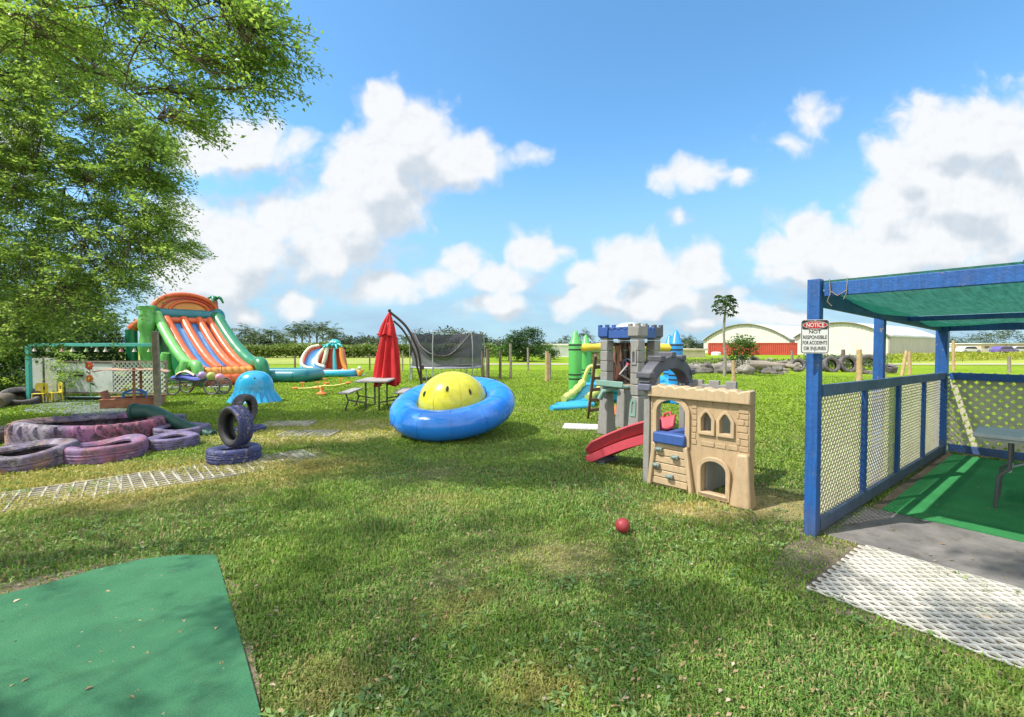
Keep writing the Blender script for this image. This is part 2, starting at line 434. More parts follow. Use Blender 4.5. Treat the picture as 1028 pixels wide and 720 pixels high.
# fade clouds where the plane mapping degenerates
fd = N(nt, 'ShaderNodeMapRange', interpolation_type='SMOOTHSTEP'); L.new(mth(nt,'ABSOLUTE',sx.outputs[1]), fd.inputs[0]); fd.inputs[1].default_value = .2; fd.inputs[2].default_value = .4
up = N(nt, 'ShaderNodeMapRange'); L.new(sx.outputs[2], up.inputs[0]); up.inputs[1].default_value = 0; up.inputs[2].default_value = .02
mk = mth(nt, 'MULTIPLY', mth(nt, 'MULTIPLY', mask.outputs[0], fd.outputs[0]), mth(nt, 'MULTIPLY', up.outputs[0], .97))
skyall = mixc(nt, mk, skc, ccol)
# unseen bright cloud added overhead and behind the viewer to raise fill light
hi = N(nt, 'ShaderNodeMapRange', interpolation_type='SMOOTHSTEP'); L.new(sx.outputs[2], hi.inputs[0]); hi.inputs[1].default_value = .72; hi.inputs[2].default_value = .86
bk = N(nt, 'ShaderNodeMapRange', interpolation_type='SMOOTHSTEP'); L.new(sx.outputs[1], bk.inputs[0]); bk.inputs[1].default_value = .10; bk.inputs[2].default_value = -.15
fill_cover = N(nt, 'ShaderNodeMapRange', interpolation_type='SMOOTHSTEP'); L.new(noise(nt, 2.6, 7, .6, tc), fill_cover.inputs[0]); fill_cover.inputs[1].default_value = .36; fill_cover.inputs[2].default_value = .50
deck = mth(nt, 'MULTIPLY', mth(nt, 'MAXIMUM', hi.outputs[0], bk.outputs[0]), mth(nt, 'MULTIPLY', fill_cover.outputs[0], up.outputs[0]))
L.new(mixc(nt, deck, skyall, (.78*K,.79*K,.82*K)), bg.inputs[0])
w.cycles.sampling_method = 'MANUAL'; w.cycles.sample_map_resolution = 512
sc.view_settings.view_transform = 'Standard'; sc.view_settings.look = 'None'; sc.view_settings.exposure = 1.06; sc.view_settings.gamma = 1
sc.cycles.use_denoising = True; sc.cycles.max_bounces = 8; sc.cycles.transparent_max_bounces = 16
sc.cycles.use_adaptive_sampling = True; sc.cycles.adaptive_threshold = .02

# ================================================================== gazebo frame of reference
GA = Vector((2.53,3.83,0)); GU = Vector((.79,.61,0)).normalized(); GN = Vector((.61,-.79,0)).normalized()
GRZ = math.atan2(GU.y, GU.x)   # local x = along the long fence, local -y = into the shelter
def gl(s, t, z=0): return GA + GU*s + GN*t + Vector((0,0,z))

# ================================================================== ground
def gmat():
    m = bpy.data.materials.new('lawn'); nt = nt_of(m); L = nt.links; b = nt.nodes['Principled BSDF']
    P = N(nt, 'ShaderNodeTexCoord').outputs['Object']
    big = noise(nt, .16, 5, .6, P); mid = noise(nt, 1.1, 6, .65, P); fine = noise(nt, 14, 8, .75, P)
    g = mixc(nt, ramp(nt, big, [(.35,(0,0,0)),(.65,(1,1,1))]), (.19,.31,.012), (.27,.37,.018))
    g = mixc(nt, ramp(nt, mid, [(.4,(0,0,0)),(.7,(.75,)*3)]), g, (.14,.24,.015))
    g = mixc(nt, ramp(nt, fine, [(.4,(0,0,0)),(.75,(.7,)*3)]), g, (.08,.13,.012))
    dry = ramp(nt, noise(nt, .5, 6, .7, P), [(.60,(0,0,0)),(.76,(.65,)*3)])
    g = mixc(nt, dry, g, (.36,.31,.09))
    g = mixc(nt, mth(nt,'MULTIPLY',dry_patches(nt, P),.85), g, (.50,.40,.16))
    # worn earth near the camera, where the turf is thin
    sp = N(nt, 'ShaderNodeVectorMath', operation='LENGTH'); L.new(P, sp.inputs[0])
    near = N(nt, 'ShaderNodeMapRange', interpolation_type='SMOOTHSTEP'); L.new(sp.outputs['Value'], near.inputs[0]); near.inputs[1].default_value = 16; near.inputs[2].default_value = 8
    soil = mixc(nt, fine, (.06,.055,.03), (.17,.16,.09))
    lit = ramp(nt, noise(nt, 34, 6, .7, P), [(.54,(0,0,0)),(.62,(1,1,1))])
    soil = mixc(nt, lit, soil, (.42,.36,.24))
    soil = mixc(nt, mth(nt,'MULTIPLY',dry_patches(nt, P),.75), soil, (.50,.42,.22))
    g = mixc(nt, mth(nt, 'MULTIPLY', near.outputs[0], .8), g, soil)
    L.new(g, b.inputs['Base Color']); b.inputs['Roughness'].default_value = .95; b.inputs['Specular IOR Level'].default_value = .1
    bn = N(nt, 'ShaderNodeBump'); bn.inputs['Strength'].default_value = .9; bn.inputs['Distance'].default_value = .05
    L.new(noise(nt, 22, 8, .75, P), bn.inputs['Height']); L.new(bn.outputs[0], b.inputs['Normal'])
    return m
mb = MB()
xs = sorted(set(list(np.linspace(-25,25,80)) + [-900,-500,-250,-120,-60,60,120,250,500,900]))
ys = sorted(set(list(np.linspace(-6,34,70)) + [-300,-60,60,120,250,500,1200]))
def bumpz(x, y):
    d = math.hypot(x, y)
    if d > 26: return 0
    return (.012*math.sin(x*1.7+y*.6)+.010*math.sin(y*2.3-x*.8))*max(0,1-d/26)-.008
vs = [(x, y, bumpz(x,y)) for x in xs for y in ys]; ny = len(ys)
fs = [(i*ny+j, (i+1)*ny+j, (i+1)*ny+j+1, i*ny+j+1) for i in range(len(xs)-1) for j in range(ny-1)]
mb.add(vs, fs)
struct('ground', mb, gmat(), smooth=80)

# mown field strips far off
def field(name, px0, px1, y0, y1, col, col2, z=.03):
    mb = MB(); a = G(px0,y0,z); b = G(px1,y0,z); c = G(px1,y1,z); d = G(px0,y1,z)
    mb.add([a,b,c,d], [(0,1,2,3)])
    m = pm(name, col, col2, .4, .95, .3, 3, dirt=.1)
    return struct(name, mb, m, smooth=0)
field('crop_field', 60, 420, 365.5, 357.5, (.30,.33,.05), (.18,.24,.03))
field('dirt_track', 470, 1028, 366.2, 365.0, (.42,.38,.28), (.30,.28,.2), .035)
field('weed_field', 905, 1500, 366.4, 354.5, (.34,.38,.03), (.22,.29,.03))

# concrete strip, soil edge
conc = pm('concrete', (.22,.205,.19), (.085,.08,.085), 2.2, .9, .6, 60, dirt=.9)
mb = MB(); mb.box((0,0,0),(1.06,3.6,.03)); 
o = struct('pavement', mb, conc, bevel=.006); o.location = gl(.61, 1.72, .004); o.rotation_euler = (0,0,GRZ)
# bare soil patches under the mats and along the carpet edge
soilm = pm('soil', (.10,.075,.05), (.20,.16,.11), 8, .95, .9, 40, dirt=.5)
def blobsheet(name, pts, z, mat):
    mb = MB(); mb.add([(p[0],p[1],z) for p in pts], [tuple(range(len(pts)))])
    return struct(name, mb, mat, smooth=0)
def rough_poly(corners, n=14, amp=.05):
    out = []
    for i in range(len(corners)):
        a = Vector(corners[i][:2]); b = Vector(corners[(i+1)%len(corners)][:2])
        for k in range(n):
            p = a.lerp(b, k/n); out.append((p.x+random.uniform(-amp,amp), p.y+random.uniform(-amp,amp)))
    return out
blobsheet('soil', rough_poly([gl(-1.15,.1),gl(.15,-.12),gl(5.1,-.12),gl(5.1,1.2),gl(1.1,3.4),gl(-1.2,3.0)], 14, .04), .004, soilm)

# carpet on the left (green felt)
def carpetmat(name, c, c2):
    def ex(nt, tc, col):
        s = ramp(nt, noise(nt, 160, 4, .8, tc), [(.3,(.55,)*3),(.7,(1.15,)*3)])
        return mixc(nt, 1.0, col, s, 'MULTIPLY')
    return pm(name, c, c2, 2.2, .95, .8, 260, dirt=.18, spec=.1, extra=ex)
cl = carpetmat('green_felt', (.08,.25,.125), (.05,.18,.095))
A = G(218,560); B = G(262,722); Cc = G(0,601)
# long edge direction from A towards C, and towards B
pts = [A+Vector((-.02,.0,0)), G(262,724), G(290,1100), G(-500,1100), G(-400,700), G(0,601), G(60,588), G(150,565), G(190,560)]
def carpet(name, pts, label, z, mat, th=.012):
    P2 = [(p.x, p.y) for p in pts]; mb = MB()
    n = len(P2); c = (sum(p[0] for p in P2)/n, sum(p[1] for p in P2)/n)
    vs = [(p[0]-c[0],p[1]-c[1],th) for p in P2]+[(p[0]-c[0],p[1]-c[1],0) for p in P2]
    fs = [tuple(range(n))]+[(i,(i+1)%n,n+(i+1)%n,n+i) for i in range(n)]
    mb.add(vs, fs); o = part(name, mb, mat, smooth=0); o.location = (c[0],c[1],z); tag(o, label, 'carpet'); return o
cor = [G(217,560), G(225,588), G(236,625), G(247,665), G(262,722), G(300,1000), G(-600,1000), G(-260,640), G(0,601), G(45,590), G(95,575), G(140,565), G(175,560.5)]
CARP = [(p.x,p.y) for p in cor]
carpet('turf_carpet', cor, 'green felt carpet sheet lying on the ground in the near left corner', .012, cl)
blobsheet('earth', rough_poly([G(-20,592),G(120,564),G(212,556),G(228,566),G(272,760),G(240,800),G(200,600),G(-20,640)], 16, .04), .008, soilm)
GAZ_CARPET = [gl(1.16,.20), gl(4.78,.16), gl(4.78,4.6), gl(1.10,4.6)]
carpet('turf_carpet', GAZ_CARPET, 'green artificial turf floor inside the blue shelter on the right', .012, carpetmat('green_turf', (.055,.30,.10), (.04,.23,.075)))

# ================================================================== lattice mats on the ground
wp = pm('white_plastic_grid', (.60,.58,.52), (.42,.40,.34), 3, .6, .2, 60, dirt=.55)
def hole_mat(nx, ny, p, q):
    """rows of staggered oval holes: a strip lattice mesh with real openings"""
    mb = MB(); K = 8
    for j in range(ny):
        off = (p/2 if j % 2 else 0)
        for i in range(nx):
            cx = i*p+off; cy = j*q
            if random.random() < .012: pass
            out = []; inn = []; hx, hy = p/2, q/2
            for k in range(K):
                a = 2*PI*(k+.5)/K
                ox = max(-hx, min(hx, math.cos(a)*hx*1.5)); oy = max(-hy, min(hy, math.sin(a)*hy*1.5))
                out.append((cx+ox, cy+oy)); inn.append((cx+math.cos(a)*p*.37, cy+math.sin(a)*q*.40))
            vs = [(x,y,.007) for x,y in out]+[(x,y,.009) for x,y in inn]+[(x,y,0) for x,y in inn]+[(x,y,0) for x,y in out]
            fs = []
            for k in range(K):
                k2 = (k+1)%K
                fs += [(k,k2,K+k2,K+k),(K+k,K+k2,2*K+k2,2*K+k)]
                fs += [(3*K+k,3*K+k2,k2,k)]
            mb.add(vs, fs)
    return mb
mbm = hole_mat(44, 24, .074, .046)
o = part('grid_mat', mbm, wp, smooth=0); o.location = gl(-1.0,.36,.014); o.rotation_euler = (0,0,GRZ-PI/2)
o['label'] = 'white plastic grid mat with oval holes beside the concrete strip at lower right'; o['category'] = 'ground mat'
# half-buried plastic paver grids, lower left
def gridpaver(nx, ny, p):
    mb = MB(); t = .016
    for i in range(nx+1): mb.box((i*p, ny*p/2, .012+.004*math.sin(i*1.3+nx)), (t, ny*p, .022))
    for j in range(ny+1): mb.box((nx*p/2, j*p, .0125), (nx*p, t, .020))
    return mb
pv = pm('pale_paver_plastic', (.52,.50,.44), (.22,.20,.14), 2.6, .8, .3, 50, dirt=.9)
gp = []
a0 = G(-30,520); a1 = G(325,462); dr = (a1-a0); Lp = dr.length; ang = math.atan2(dr.y, dr.x)
nseg = 6
for k in range(nseg):
    p = a0 + dr*(k/nseg)
    m_ = gridpaver(int(Lp/nseg/.105), 8, .105)
    o = part('grid_paver', m_, pv, smooth=0); o.location = (p.x, p.y, -.010+random.uniform(-.004,.003)); o.rotation_euler = (random.uniform(-.006,.006),random.uniform(-.006,.006),ang+random.uniform(-.05,.05))
    tag(o, ['pale plastic grid paver at the left edge of the worn path','pale plastic grid paver second from the left in the worn path','half buried grid paver in front of the purple tyre row','half buried grid paver left of the two stacked blue tyres','grid paver in the grass just before the stacked blue tyres','short half buried grid paver at the right end of the worn path'][k], 'paver', 'plastic grid pavers in the worn path')
for k,(px,py,lb) in enumerate([(285,428,'small pale grid paver showing through the dry grass behind the stacked tyres'),(305,438,'small pale grid paver in the sandy patch right of the stacked tyres')]):
    p = G(px,py); o = part('grid_paver', gridpaver(9, 5, .105), pv, smooth=0); o.location = (p.x-.5,p.y,-.008); o.rotation_euler = (0,0,.1-.1*k); tag(o, lb, 'paver', 'plastic grid pavers in the worn path')
# white board lying in the field
mb = MB(); mb.box((0,0,.02),(.86,.50,.03))
o = part('white_board', mb, pm('white_board', (.7,.69,.64), (.55,.53,.48), 3, .6, dirt=.3), bevel=.004); o.location = G(588,429.5); o.rotation_euler = (0,0,-.2)
tag(o, 'flat white board lying on the grass left of the grey play tower', 'board')

# ================================================================== grass
def inpoly(px, py, poly):
    c = np.zeros(len(px), bool); j = len(poly)-1
    for i in range(len(poly)):
        xi, yi = poly[i][0], poly[i][1]; xj, yj = poly[j][0], poly[j][1]
        cond = ((yi > py) != (yj > py)) & (px < (xj-xi)*(py-yi)/((yj-yi) if yj != yi else 1e-9)+xi)
        c ^= cond; j = i
    return c
def vnoise(x, y, s, seed):
    r = np.random.default_rng(seed); T = r.random((64,64))
    X = x*s; Y = y*s; xi = np.floor(X).astype(int); yi = np.floor(Y).astype(int); fx = X-xi; fy = Y-yi
    fx = fx*fx*(3-2*fx); fy = fy*fy*(3-2*fy)
    g = lambda a,b: T[a%64,b%64]
    return (g(xi,yi)*(1-fx)+g(xi+1,yi)*fx)*(1-fy)+(g(xi,yi+1)*(1-fx)+g(xi+1,yi+1)*fx)*fy
def grass_mat():
    m = bpy.data.materials.new('grass'); nt = nt_of(m); L = nt.links; b = nt.nodes['Principled BSDF']; out = nt.nodes['Material Output']
    ge = N(nt, 'ShaderNodeNewGeometry'); P = ge.outputs['Position']; rnd = ge.outputs['Random Per Island']
    c = ramp(nt, rnd, [(0,(.08,.19,.045)),(.3,(.125,.26,.05)),(.62,(.19,.33,.065)),(.78,(.26,.37,.09)),(.84,(.42,.36,.17)),(1,(.34,.26,.13))])
    n1 = ramp(nt, noise(nt, .75, 5, .6, P), [(.38,(0,0,0)),(.66,(1,1,1))])
    c = mixc(nt, mth(nt,'MULTIPLY',n1,.6), c, (.27,.42,.04))
    n2 = ramp(nt, noise(nt, .42, 5, .65, P), [(.56,(0,0,0)),(.72,(1,1,1))])
    c = mixc(nt, mth(nt,'MULTIPLY',n2,.7), c, (.40,.35,.10))
    c = mixc(nt, mth(nt,'MULTIPLY',dry_patches(nt, P),.80), c, (.52,.42,.14))
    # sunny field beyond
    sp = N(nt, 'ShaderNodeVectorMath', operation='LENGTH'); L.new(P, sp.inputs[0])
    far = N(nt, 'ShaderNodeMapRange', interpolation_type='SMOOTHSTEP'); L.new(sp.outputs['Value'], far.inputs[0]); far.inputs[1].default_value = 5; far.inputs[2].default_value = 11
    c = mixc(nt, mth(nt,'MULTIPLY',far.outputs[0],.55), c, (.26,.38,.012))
    L.new(c, b.inputs['Base Color']); b.inputs['Roughness'].default_value = .5; b.inputs['Specular IOR Level'].default_value = .3
    tr = N(nt, 'ShaderNodeBsdfTranslucent'); L.new(c, tr.inputs[0])
    mx = N(nt, 'ShaderNodeMixShader'); mx.inputs[0].default_value = .35
    L.new(b.outputs[0], mx.inputs[1]); L.new(tr.outputs[0], mx.inputs[2]); L.new(mx.outputs[0], out.inputs[0])
    return m
def make_grass(n, rmin, rmax, hgt, wid, p=1.0):
    # polar sampling, density falls with distance
    r = rmin*(rmax/rmin)**(rng.random(n)**p); th = rng.uniform(-1.0, 1.0, n)
    x = r*np.sin(th); y = r*np.cos(th)
    keep = np.ones(n, bool)
    keep &= ~inpoly(x, y, CARP)
    keep &= ~inpoly(x, y, [tuple(gl(.06,.14)[:2]), tuple(gl(4.85,.02)[:2]), tuple(gl(4.85,5)[:2]), tuple(gl(.06,5)[:2])])
    matp = inpoly(x, y, [tuple(gl(-1.0,.3)[:2]), tuple(gl(.12,.3)[:2]), tuple(gl(.12,4)[:2]), tuple(gl(-1.0,4)[:2])])
    keep &= ~(matp & (rng.random(n) < .965))
    # paver strip
    a = np.array([a0.x,a0.y]); d = np.array([dr.x,dr.y])/Lp
    s_ = (x-a[0])*d[0]+(y-a[1])*d[1]; t_ = -(x-a[0])*d[1]+(y-a[1])*d[0]
    strip = (s_>-.5)&(s_<Lp+.2)&(t_>-.12)&(t_<.95)
    keep &= ~(strip & (rng.random(n) < np.clip(1.9*vnoise(x,y,1.3,44)-.35,.12,.97)))
    # thin, worn turf
    nb = .5*vnoise(x,y,.9,1)+.3*vnoise(x,y,2.3,2)+.2*vnoise(x,y,6,3)
    wear = np.clip((nb-.50)/.22,0,1)*.8
    # explicit worn places: carpet edge, tyre path, shelter corner, castle foot
    for (px,py,rr,wt) in [(232,585,.25,.7),(262,670,.16,.6),(20,585,.6,.8),(140,558,.3,.6),(300,430,1.6,.8),(270,440,1.2,.7),(100,480,1.6,.55),(840,560,.45,.9),(800,545,.4,.8),(700,520,.5,.5),(775,495,.5,.8),(380,640,.5,.6),(560,680,.4,.5),(350,425,1.3,.5)]:
        g_ = G(px,py); dd = np.hypot(x-g_.x,y-g_.y)/rr; wear = np.maximum(wear, wt*np.clip(1.3-dd,0,1))
    keep &= rng.random(n) > wear*.68
    x, y, r, wear = x[keep], y[keep], r[keep], wear[keep]; n = len(x)
    hn = .6+.8*vnoise(x,y,1.6,9)
    h = hgt*rng.uniform(.45,1.25,n)*hn*(1-.45*wear); a = rng.uniform(0,2*PI,n); lean = rng.uniform(.15,1.25,n)
    w_ = wid*rng.uniform(.6,1.3,n)*(1+np.clip((r-4)/4,0,3))
    dx, dy = np.cos(a), np.sin(a); px_, py_ = -dy, dx
    z0 = np.full(n, -.012)
    B1 = np.stack([x+px_*w_*.5, y+py_*w_*.5, z0],1); B2 = np.stack([x-px_*w_*.5, y-py_*w_*.5, z0],1)
    m_ = .5
    mx_, my_, mz_ = x+dx*h*lean*.30, y+dy*h*lean*.30, h*.62*np.sqrt(1/(1+.3*lean**2))
    M1 = np.stack([mx_+px_*w_*.42, my_+py_*w_*.42, mz_],1); M2 = np.stack([mx_-px_*w_*.42, my_-py_*w_*.42, mz_],1)
    T = np.stack([x+dx*h*lean*.95, y+dy*h*lean*.95, h*(1.05-.45*lean)],1)
    V = np.stack([B1,B2,M2,M1,T],1).reshape(-1,3)
    i = np.arange(n)[:,None]*5
    tri = np.concatenate([i+np.array([[0,1,2]]), i+np.array([[0,2,3]]), i+np.array([[3,2,4]])],1).reshape(-1,3)
    return V, tri
gm = grass_mat()
V1, F1 = make_grass(450000, 1.15, 8.0, .040, .0080)
V2, F2 = make_grass(330000, 6.0, 30.0, .045, .010)
V = np.concatenate([V1,V2]); Fq = np.concatenate([F1, F2+len(V1)])
o = bpy.data.objects.new('grass', rawmesh('grass', V, Fq, gm)); COL.objects.link(o)
tag(o, 'short lawn grass, worn and patchy near the viewer', None, None, 'stuff')
# fallen leaves and litter
n = 1500
r = 1.3*(8/1.3)**rng.random(n); th = rng.uniform(-.95,.95,n)
P = np.stack([r*np.sin(th), r*np.cos(th), np.full(n,.022)],1)
D = np.stack([np.cos(th*9), np.sin(th*13), np.zeros(n)],1)
V, Fq = leaf_cloud(P, D, .034, .5, 2.5, .15)
o = bpy.data.objects.new('fallen_leaves', rawmesh('fallen_leaves', V, Fq, leafmat('dry_leaf', [(.30,.20,.09),(.42,.30,.16),(.22,.13,.06),(.5,.42,.3)], .1))); COL.objects.link(o)
tag(o, 'dry fallen leaves scattered over the lawn and carpet', None, None, 'stuff')

# low broad leaved weeds among the turf
n = 2600
r = 1.2*(9/1.2)**rng.random(n); th = rng.uniform(-.98,.98,n); cx_ = r*np.sin(th); cy_ = r*np.cos(th)
k = (vnoise(cx_,cy_,.8,21) > .45) & ~inpoly(cx_,cy_,CARP) & ~inpoly(cx_,cy_,[tuple(gl(-1.0,.05)[:2]),tuple(gl(4.9,.05)[:2]),tuple(gl(4.9,5)[:2]),tuple(gl(-1.0,5)[:2])])
cx_, cy_ = cx_[k], cy_[k]; n = len(cx_); q = 9
a = rng.uniform(0,2*PI,(n,q)); sp_ = rng.uniform(.0,.03,(n,q))
P = np.stack([cx_[:,None]+np.cos(a)*sp_, cy_[:,None]+np.sin(a)*sp_, rng.uniform(.004,.026,(n,q))],2).reshape(-1,3)
D = np.stack([np.cos(a), np.sin(a), rng.uniform(.05,.7,(n,q))],2).reshape(-1,3)
V, Fq = leaf_cloud(P, D, .038, .42, 1.5, .12)
o = bpy.data.objects.new('lawn_weeds', rawmesh('lawn_weeds', V, Fq, leafmat('weed_leaf', [(.09,.19,.06),(.14,.27,.08),(.20,.33,.09),(.30,.36,.12)], .3))); COL.objects.link(o)
tag(o, 'small broad leaved weeds growing in the lawn', None, None, 'stuff')
# ================================================================== the big leafy trees at left
lm1 = leafmat('fresh_leaf', [(.16,.29,.06),(.24,.41,.08),(.32,.49,.10),(.42,.57,.15)], .52, patch=.8)
lm2 = leafmat('shade_leaf', [(.17,.30,.07),(.25,.41,.09),(.33,.49,.12),(.43,.57,.17)], .52, patch=.6)
def poly_sample(poly, n, d0, d1, fn=None):
    xs = [p[0] for p in poly]; ys = [p[1] for p in poly]; out = []
    px = rng.uniform(min(xs), max(xs), n*6); py = rng.uniform(min(ys), max(ys), n*6)
    k = inpoly(px, py, poly); px, py = px[k][:n], py[k][:n]
    D = rng.uniform(d0, d1, len(px))
    X = (px-CX)/F; Yu = -(py-CY)/F; c, s = math.cos(PITCH), math.sin(PITCH)
    dx, dy, dz = X, c+Yu*s, -s+Yu*c; t = D/dy
    return np.stack([dx*t, dy*t, H+dz*t], 1)
def clump(P, k, r, flat=.5):
    """pull points towards k clump centres so that gaps stay open between boughs"""
    c = P[rng.choice(len(P), k, replace=False)]
    i = np.array([np.argmin(((c-p)**2).sum(1)) for p in P])
    d = P-c[i]; L_ = np.linalg.norm(d,axis=1,keepdims=True)+1e-6
    q = d/L_*np.minimum(L_, r*rng.uniform(.2,1,(len(P),1))); q[:,2] *= flat
    return c[i]+q
PA = [(-140,-160),(180,-160),(225,-60),(262,0),(285,38),(278,62),(258,70),(232,88),(222,118),(205,128),(180,100),(150,118),(120,95),(60,70),(-140,40)]
A1 = clump(poly_sample(PA, 900, 4.2, 6.2), 70, .42, .55)
A1b = clump(poly_sample([(225,-40),(262,5),(287,40),(275,60),(262,98),(236,96),(214,122),(160,128),(150,90)], 170, 4.3, 5.0), 16, .28, .5)
A2 = clump(poly_sample([(-160,-160),(200,-160),(240,40),(120,80),(-160,60)], 330, 4.8, 6.0), 45, .5, .6)
ov = blob_points([(-4.5,1.2,5.6,2.2,2.4,1.0),(-2.4,.5,6.0,2.0,1.8,.8),(-6.3,2.5,5.2,2,2,1.3),(-3.2,-1.6,5.6,2,1.6,.9),(-.4,1.0,6.6,1.2,1.2,.5),(-2.2,2.6,6.2,1.3,1.0,.5),(-2.6,1.5,5.5,1.9,1.2,.7),(-.6,1.6,5.8,1.2,.9,.5),(-3.4,.2,5.2,1.8,1.6,.8),(-4.6,-.6,5.0,1.6,1.6,.8),(-5.2,.6,5.6,1.6,1.4,.8)], 1250)
ok = (ov[:,2]-1.9) > 1.05*np.maximum(ov[:,1],0) ; ok |= ov[:,0] < -1.35*np.maximum(ov[:,1],.1)
ov = clump(ov[ok], 95, .33, .6)
grow_tree('shade_tree', 'tall leafy tree whose long airy boughs reach in from the upper left', 'tree', (-6.3,2.4,0), (-5.6,2.8,3.6), .19, np.concatenate([A1,A1b,A2,ov]), lm1, hubs=120, leaf=.052, per=36, length=.42, ratio=.5, outward=(-6,3,3))
PB = [(-160,-30),(80,30),(130,98),(165,150),(168,180),(176,205),(166,228),(180,248),(170,262),(150,272),(138,290),(126,304),(104,324),(60,338),(38,338),(30,350),(-30,362),(-160,360)]
B1 = clump(poly_sample(PB, 4300, 7.8, 9.7), 330, .62, .8)
B1 = B1[B1[:,2] > 1.55]
B1b = clump(poly_sample([(120,100),(165,150),(172,205),(165,225),(190,244),(182,256),(150,256)], 190, 8.0, 9.0), 22, .35, .45)
B2 = clump(blob_points([(-11,9,5.5,3.2,2.6,2.2),(-13.5,7.5,4.6,2.5,2.5,2.4)], 500), 40, .6, .5)
grow_tree('shade_tree', 'broad leafy tree with drooping boughs filling the left side beside the swing frame', 'tree', (-12.4,8.6,0), (-11.2,9.2,2.9), .24, np.concatenate([B1,B1b,B2]), lm2, hubs=110, leaf=.066, per=40, length=.50, ratio=.5, outward=(-12,9.5,3))

# ------------------------------------------------------------------ other trees, built by blobs
lm_dark = leafmat('dark_leaf', [(.025,.06,.015),(.04,.09,.02),(.06,.125,.03)], .25, patch=.5)
lm_mid = leafmat('mid_leaf', [(.05,.11,.02),(.075,.16,.025),(.11,.20,.035)], .3, patch=.4)
lm_far = leafmat('far_leaf', [(.055,.085,.055),(.075,.11,.065),(.10,.14,.08)], .2, patch=.15)
def crown_tree(name, label, base, h, wd, leafm, n=500, leaf=.16, per=14, trunk_h=None, r=None, group=None, seed=0, length=None, hubs=22, nb=9, cat='tree', barkm=None):
    random.seed(seed)
    base = Vector(base); th = trunk_h if trunk_h is not None else h*.32
    bl = [(0,0,th+(h-th)*.5, wd*.30, wd*.30, (h-th)*.34)]
    for i in range(nb):
        a = random.uniform(0,2*PI); q = random.uniform(.35,1); zz = random.uniform(.12,.88)
        k = math.sin(PI*min(.95,max(.18,zz)))**.6
        bl.append((math.cos(a)*q*wd*.32*k, math.sin(a)*q*wd*.32*k, th+(h-th)*zz, wd*.19, wd*.19, (h-th)*.16))
    P = blob_points(bl, n)+np.array(base)[None,:]
    return grow_tree(name, label, cat, base, base+Vector((0,0,th*1.05)), r or h*.025, P, leafm, hubs=hubs, leaf=leaf, per=per, length=length or wd*.12, group=group, twigs=False, barkm=barkm, outward=base+Vector((0,0,th+(h-th)*.35)))
# trees and shrubs just behind the swing frame, lower left
spots = [(-18.5,13.5,4.6,4.6,'dark leafy tree at the left edge behind the fallen log'),(-16.2,15.5,4.8,4.4,'second leafy tree behind the white boards, partly hidden by drooping boughs'),
 (-19.6,16.8,4.6,4.6,'leafy tree behind the middle of the white lattice panel'),(-20.4,20.6,4.6,4.0,'leafy tree just left of the big inflatable slide')]
for i,(x,y,h,wd,lb) in enumerate(spots):
    crown_tree('leafy_tree', lb, (x,y,0), h, wd, lm_dark if i < 2 else lm_mid, n=420, leaf=.15, per=18, trunk_h=.6, r=.13, group='trees behind the swing frame', seed=20+i)
for i,(x,y,h,wd,lb) in enumerate([(-19.5,14.6,2.6,3.6,'low dense bush behind the left part of the low white fence'),(-17.6,16.6,2.5,3.4,'low dense bush behind the middle of the low white fence'),(-17.9,19.6,2.9,3.2,'low dense bush at the left end of the big inflatable slide'),(-21.5,16.9,2.9,3.8,'low dense bush deep behind the white boards'),(-22.0,21.5,3.0,4.2,'low dense bush far behind the lattice, left of the big slide')]):
    crown_tree('bush', lb, (x,y,0), h, wd, lm_mid if i%2 else lm_dark, n=380, leaf=.15, per=16, trunk_h=.25, r=.08, group='bushes behind the low white fence', seed=60+i, cat='bush')
def shrub(name, label, base, h, wd, leafm, n=90, leaf=.1, per=14, group=None, seed=0):
    random.seed(seed)
    P = blob_points([(0,0,h*.5,wd*.42,wd*.42,h*.40),(wd*.2,0,h*.6,wd*.25,wd*.25,h*.3),(-wd*.22,.05,h*.4,wd*.25,wd*.25,h*.3)], n)+np.array(base)[None,:]
    return grow_tree(name, label, 'shrub', base, Vector(base)+Vector((0,0,h*.3)), .03, P, leafm, hubs=10, leaf=leaf, per=per, length=wd*.18, group=group, twigs=False)
shrub('shrub', 'dark leafy shrub at the far left edge behind the fallen log', (-15.6,12.6,0), 1.5, 2.0, lm_dark, 130, .1, 16, seed=3)
shrub('shrub', 'dark shrub between the white boards and the fallen log', (-14.6,13.9,0), 1.35, 1.6, lm_dark, 110, .09, 16, seed=4)

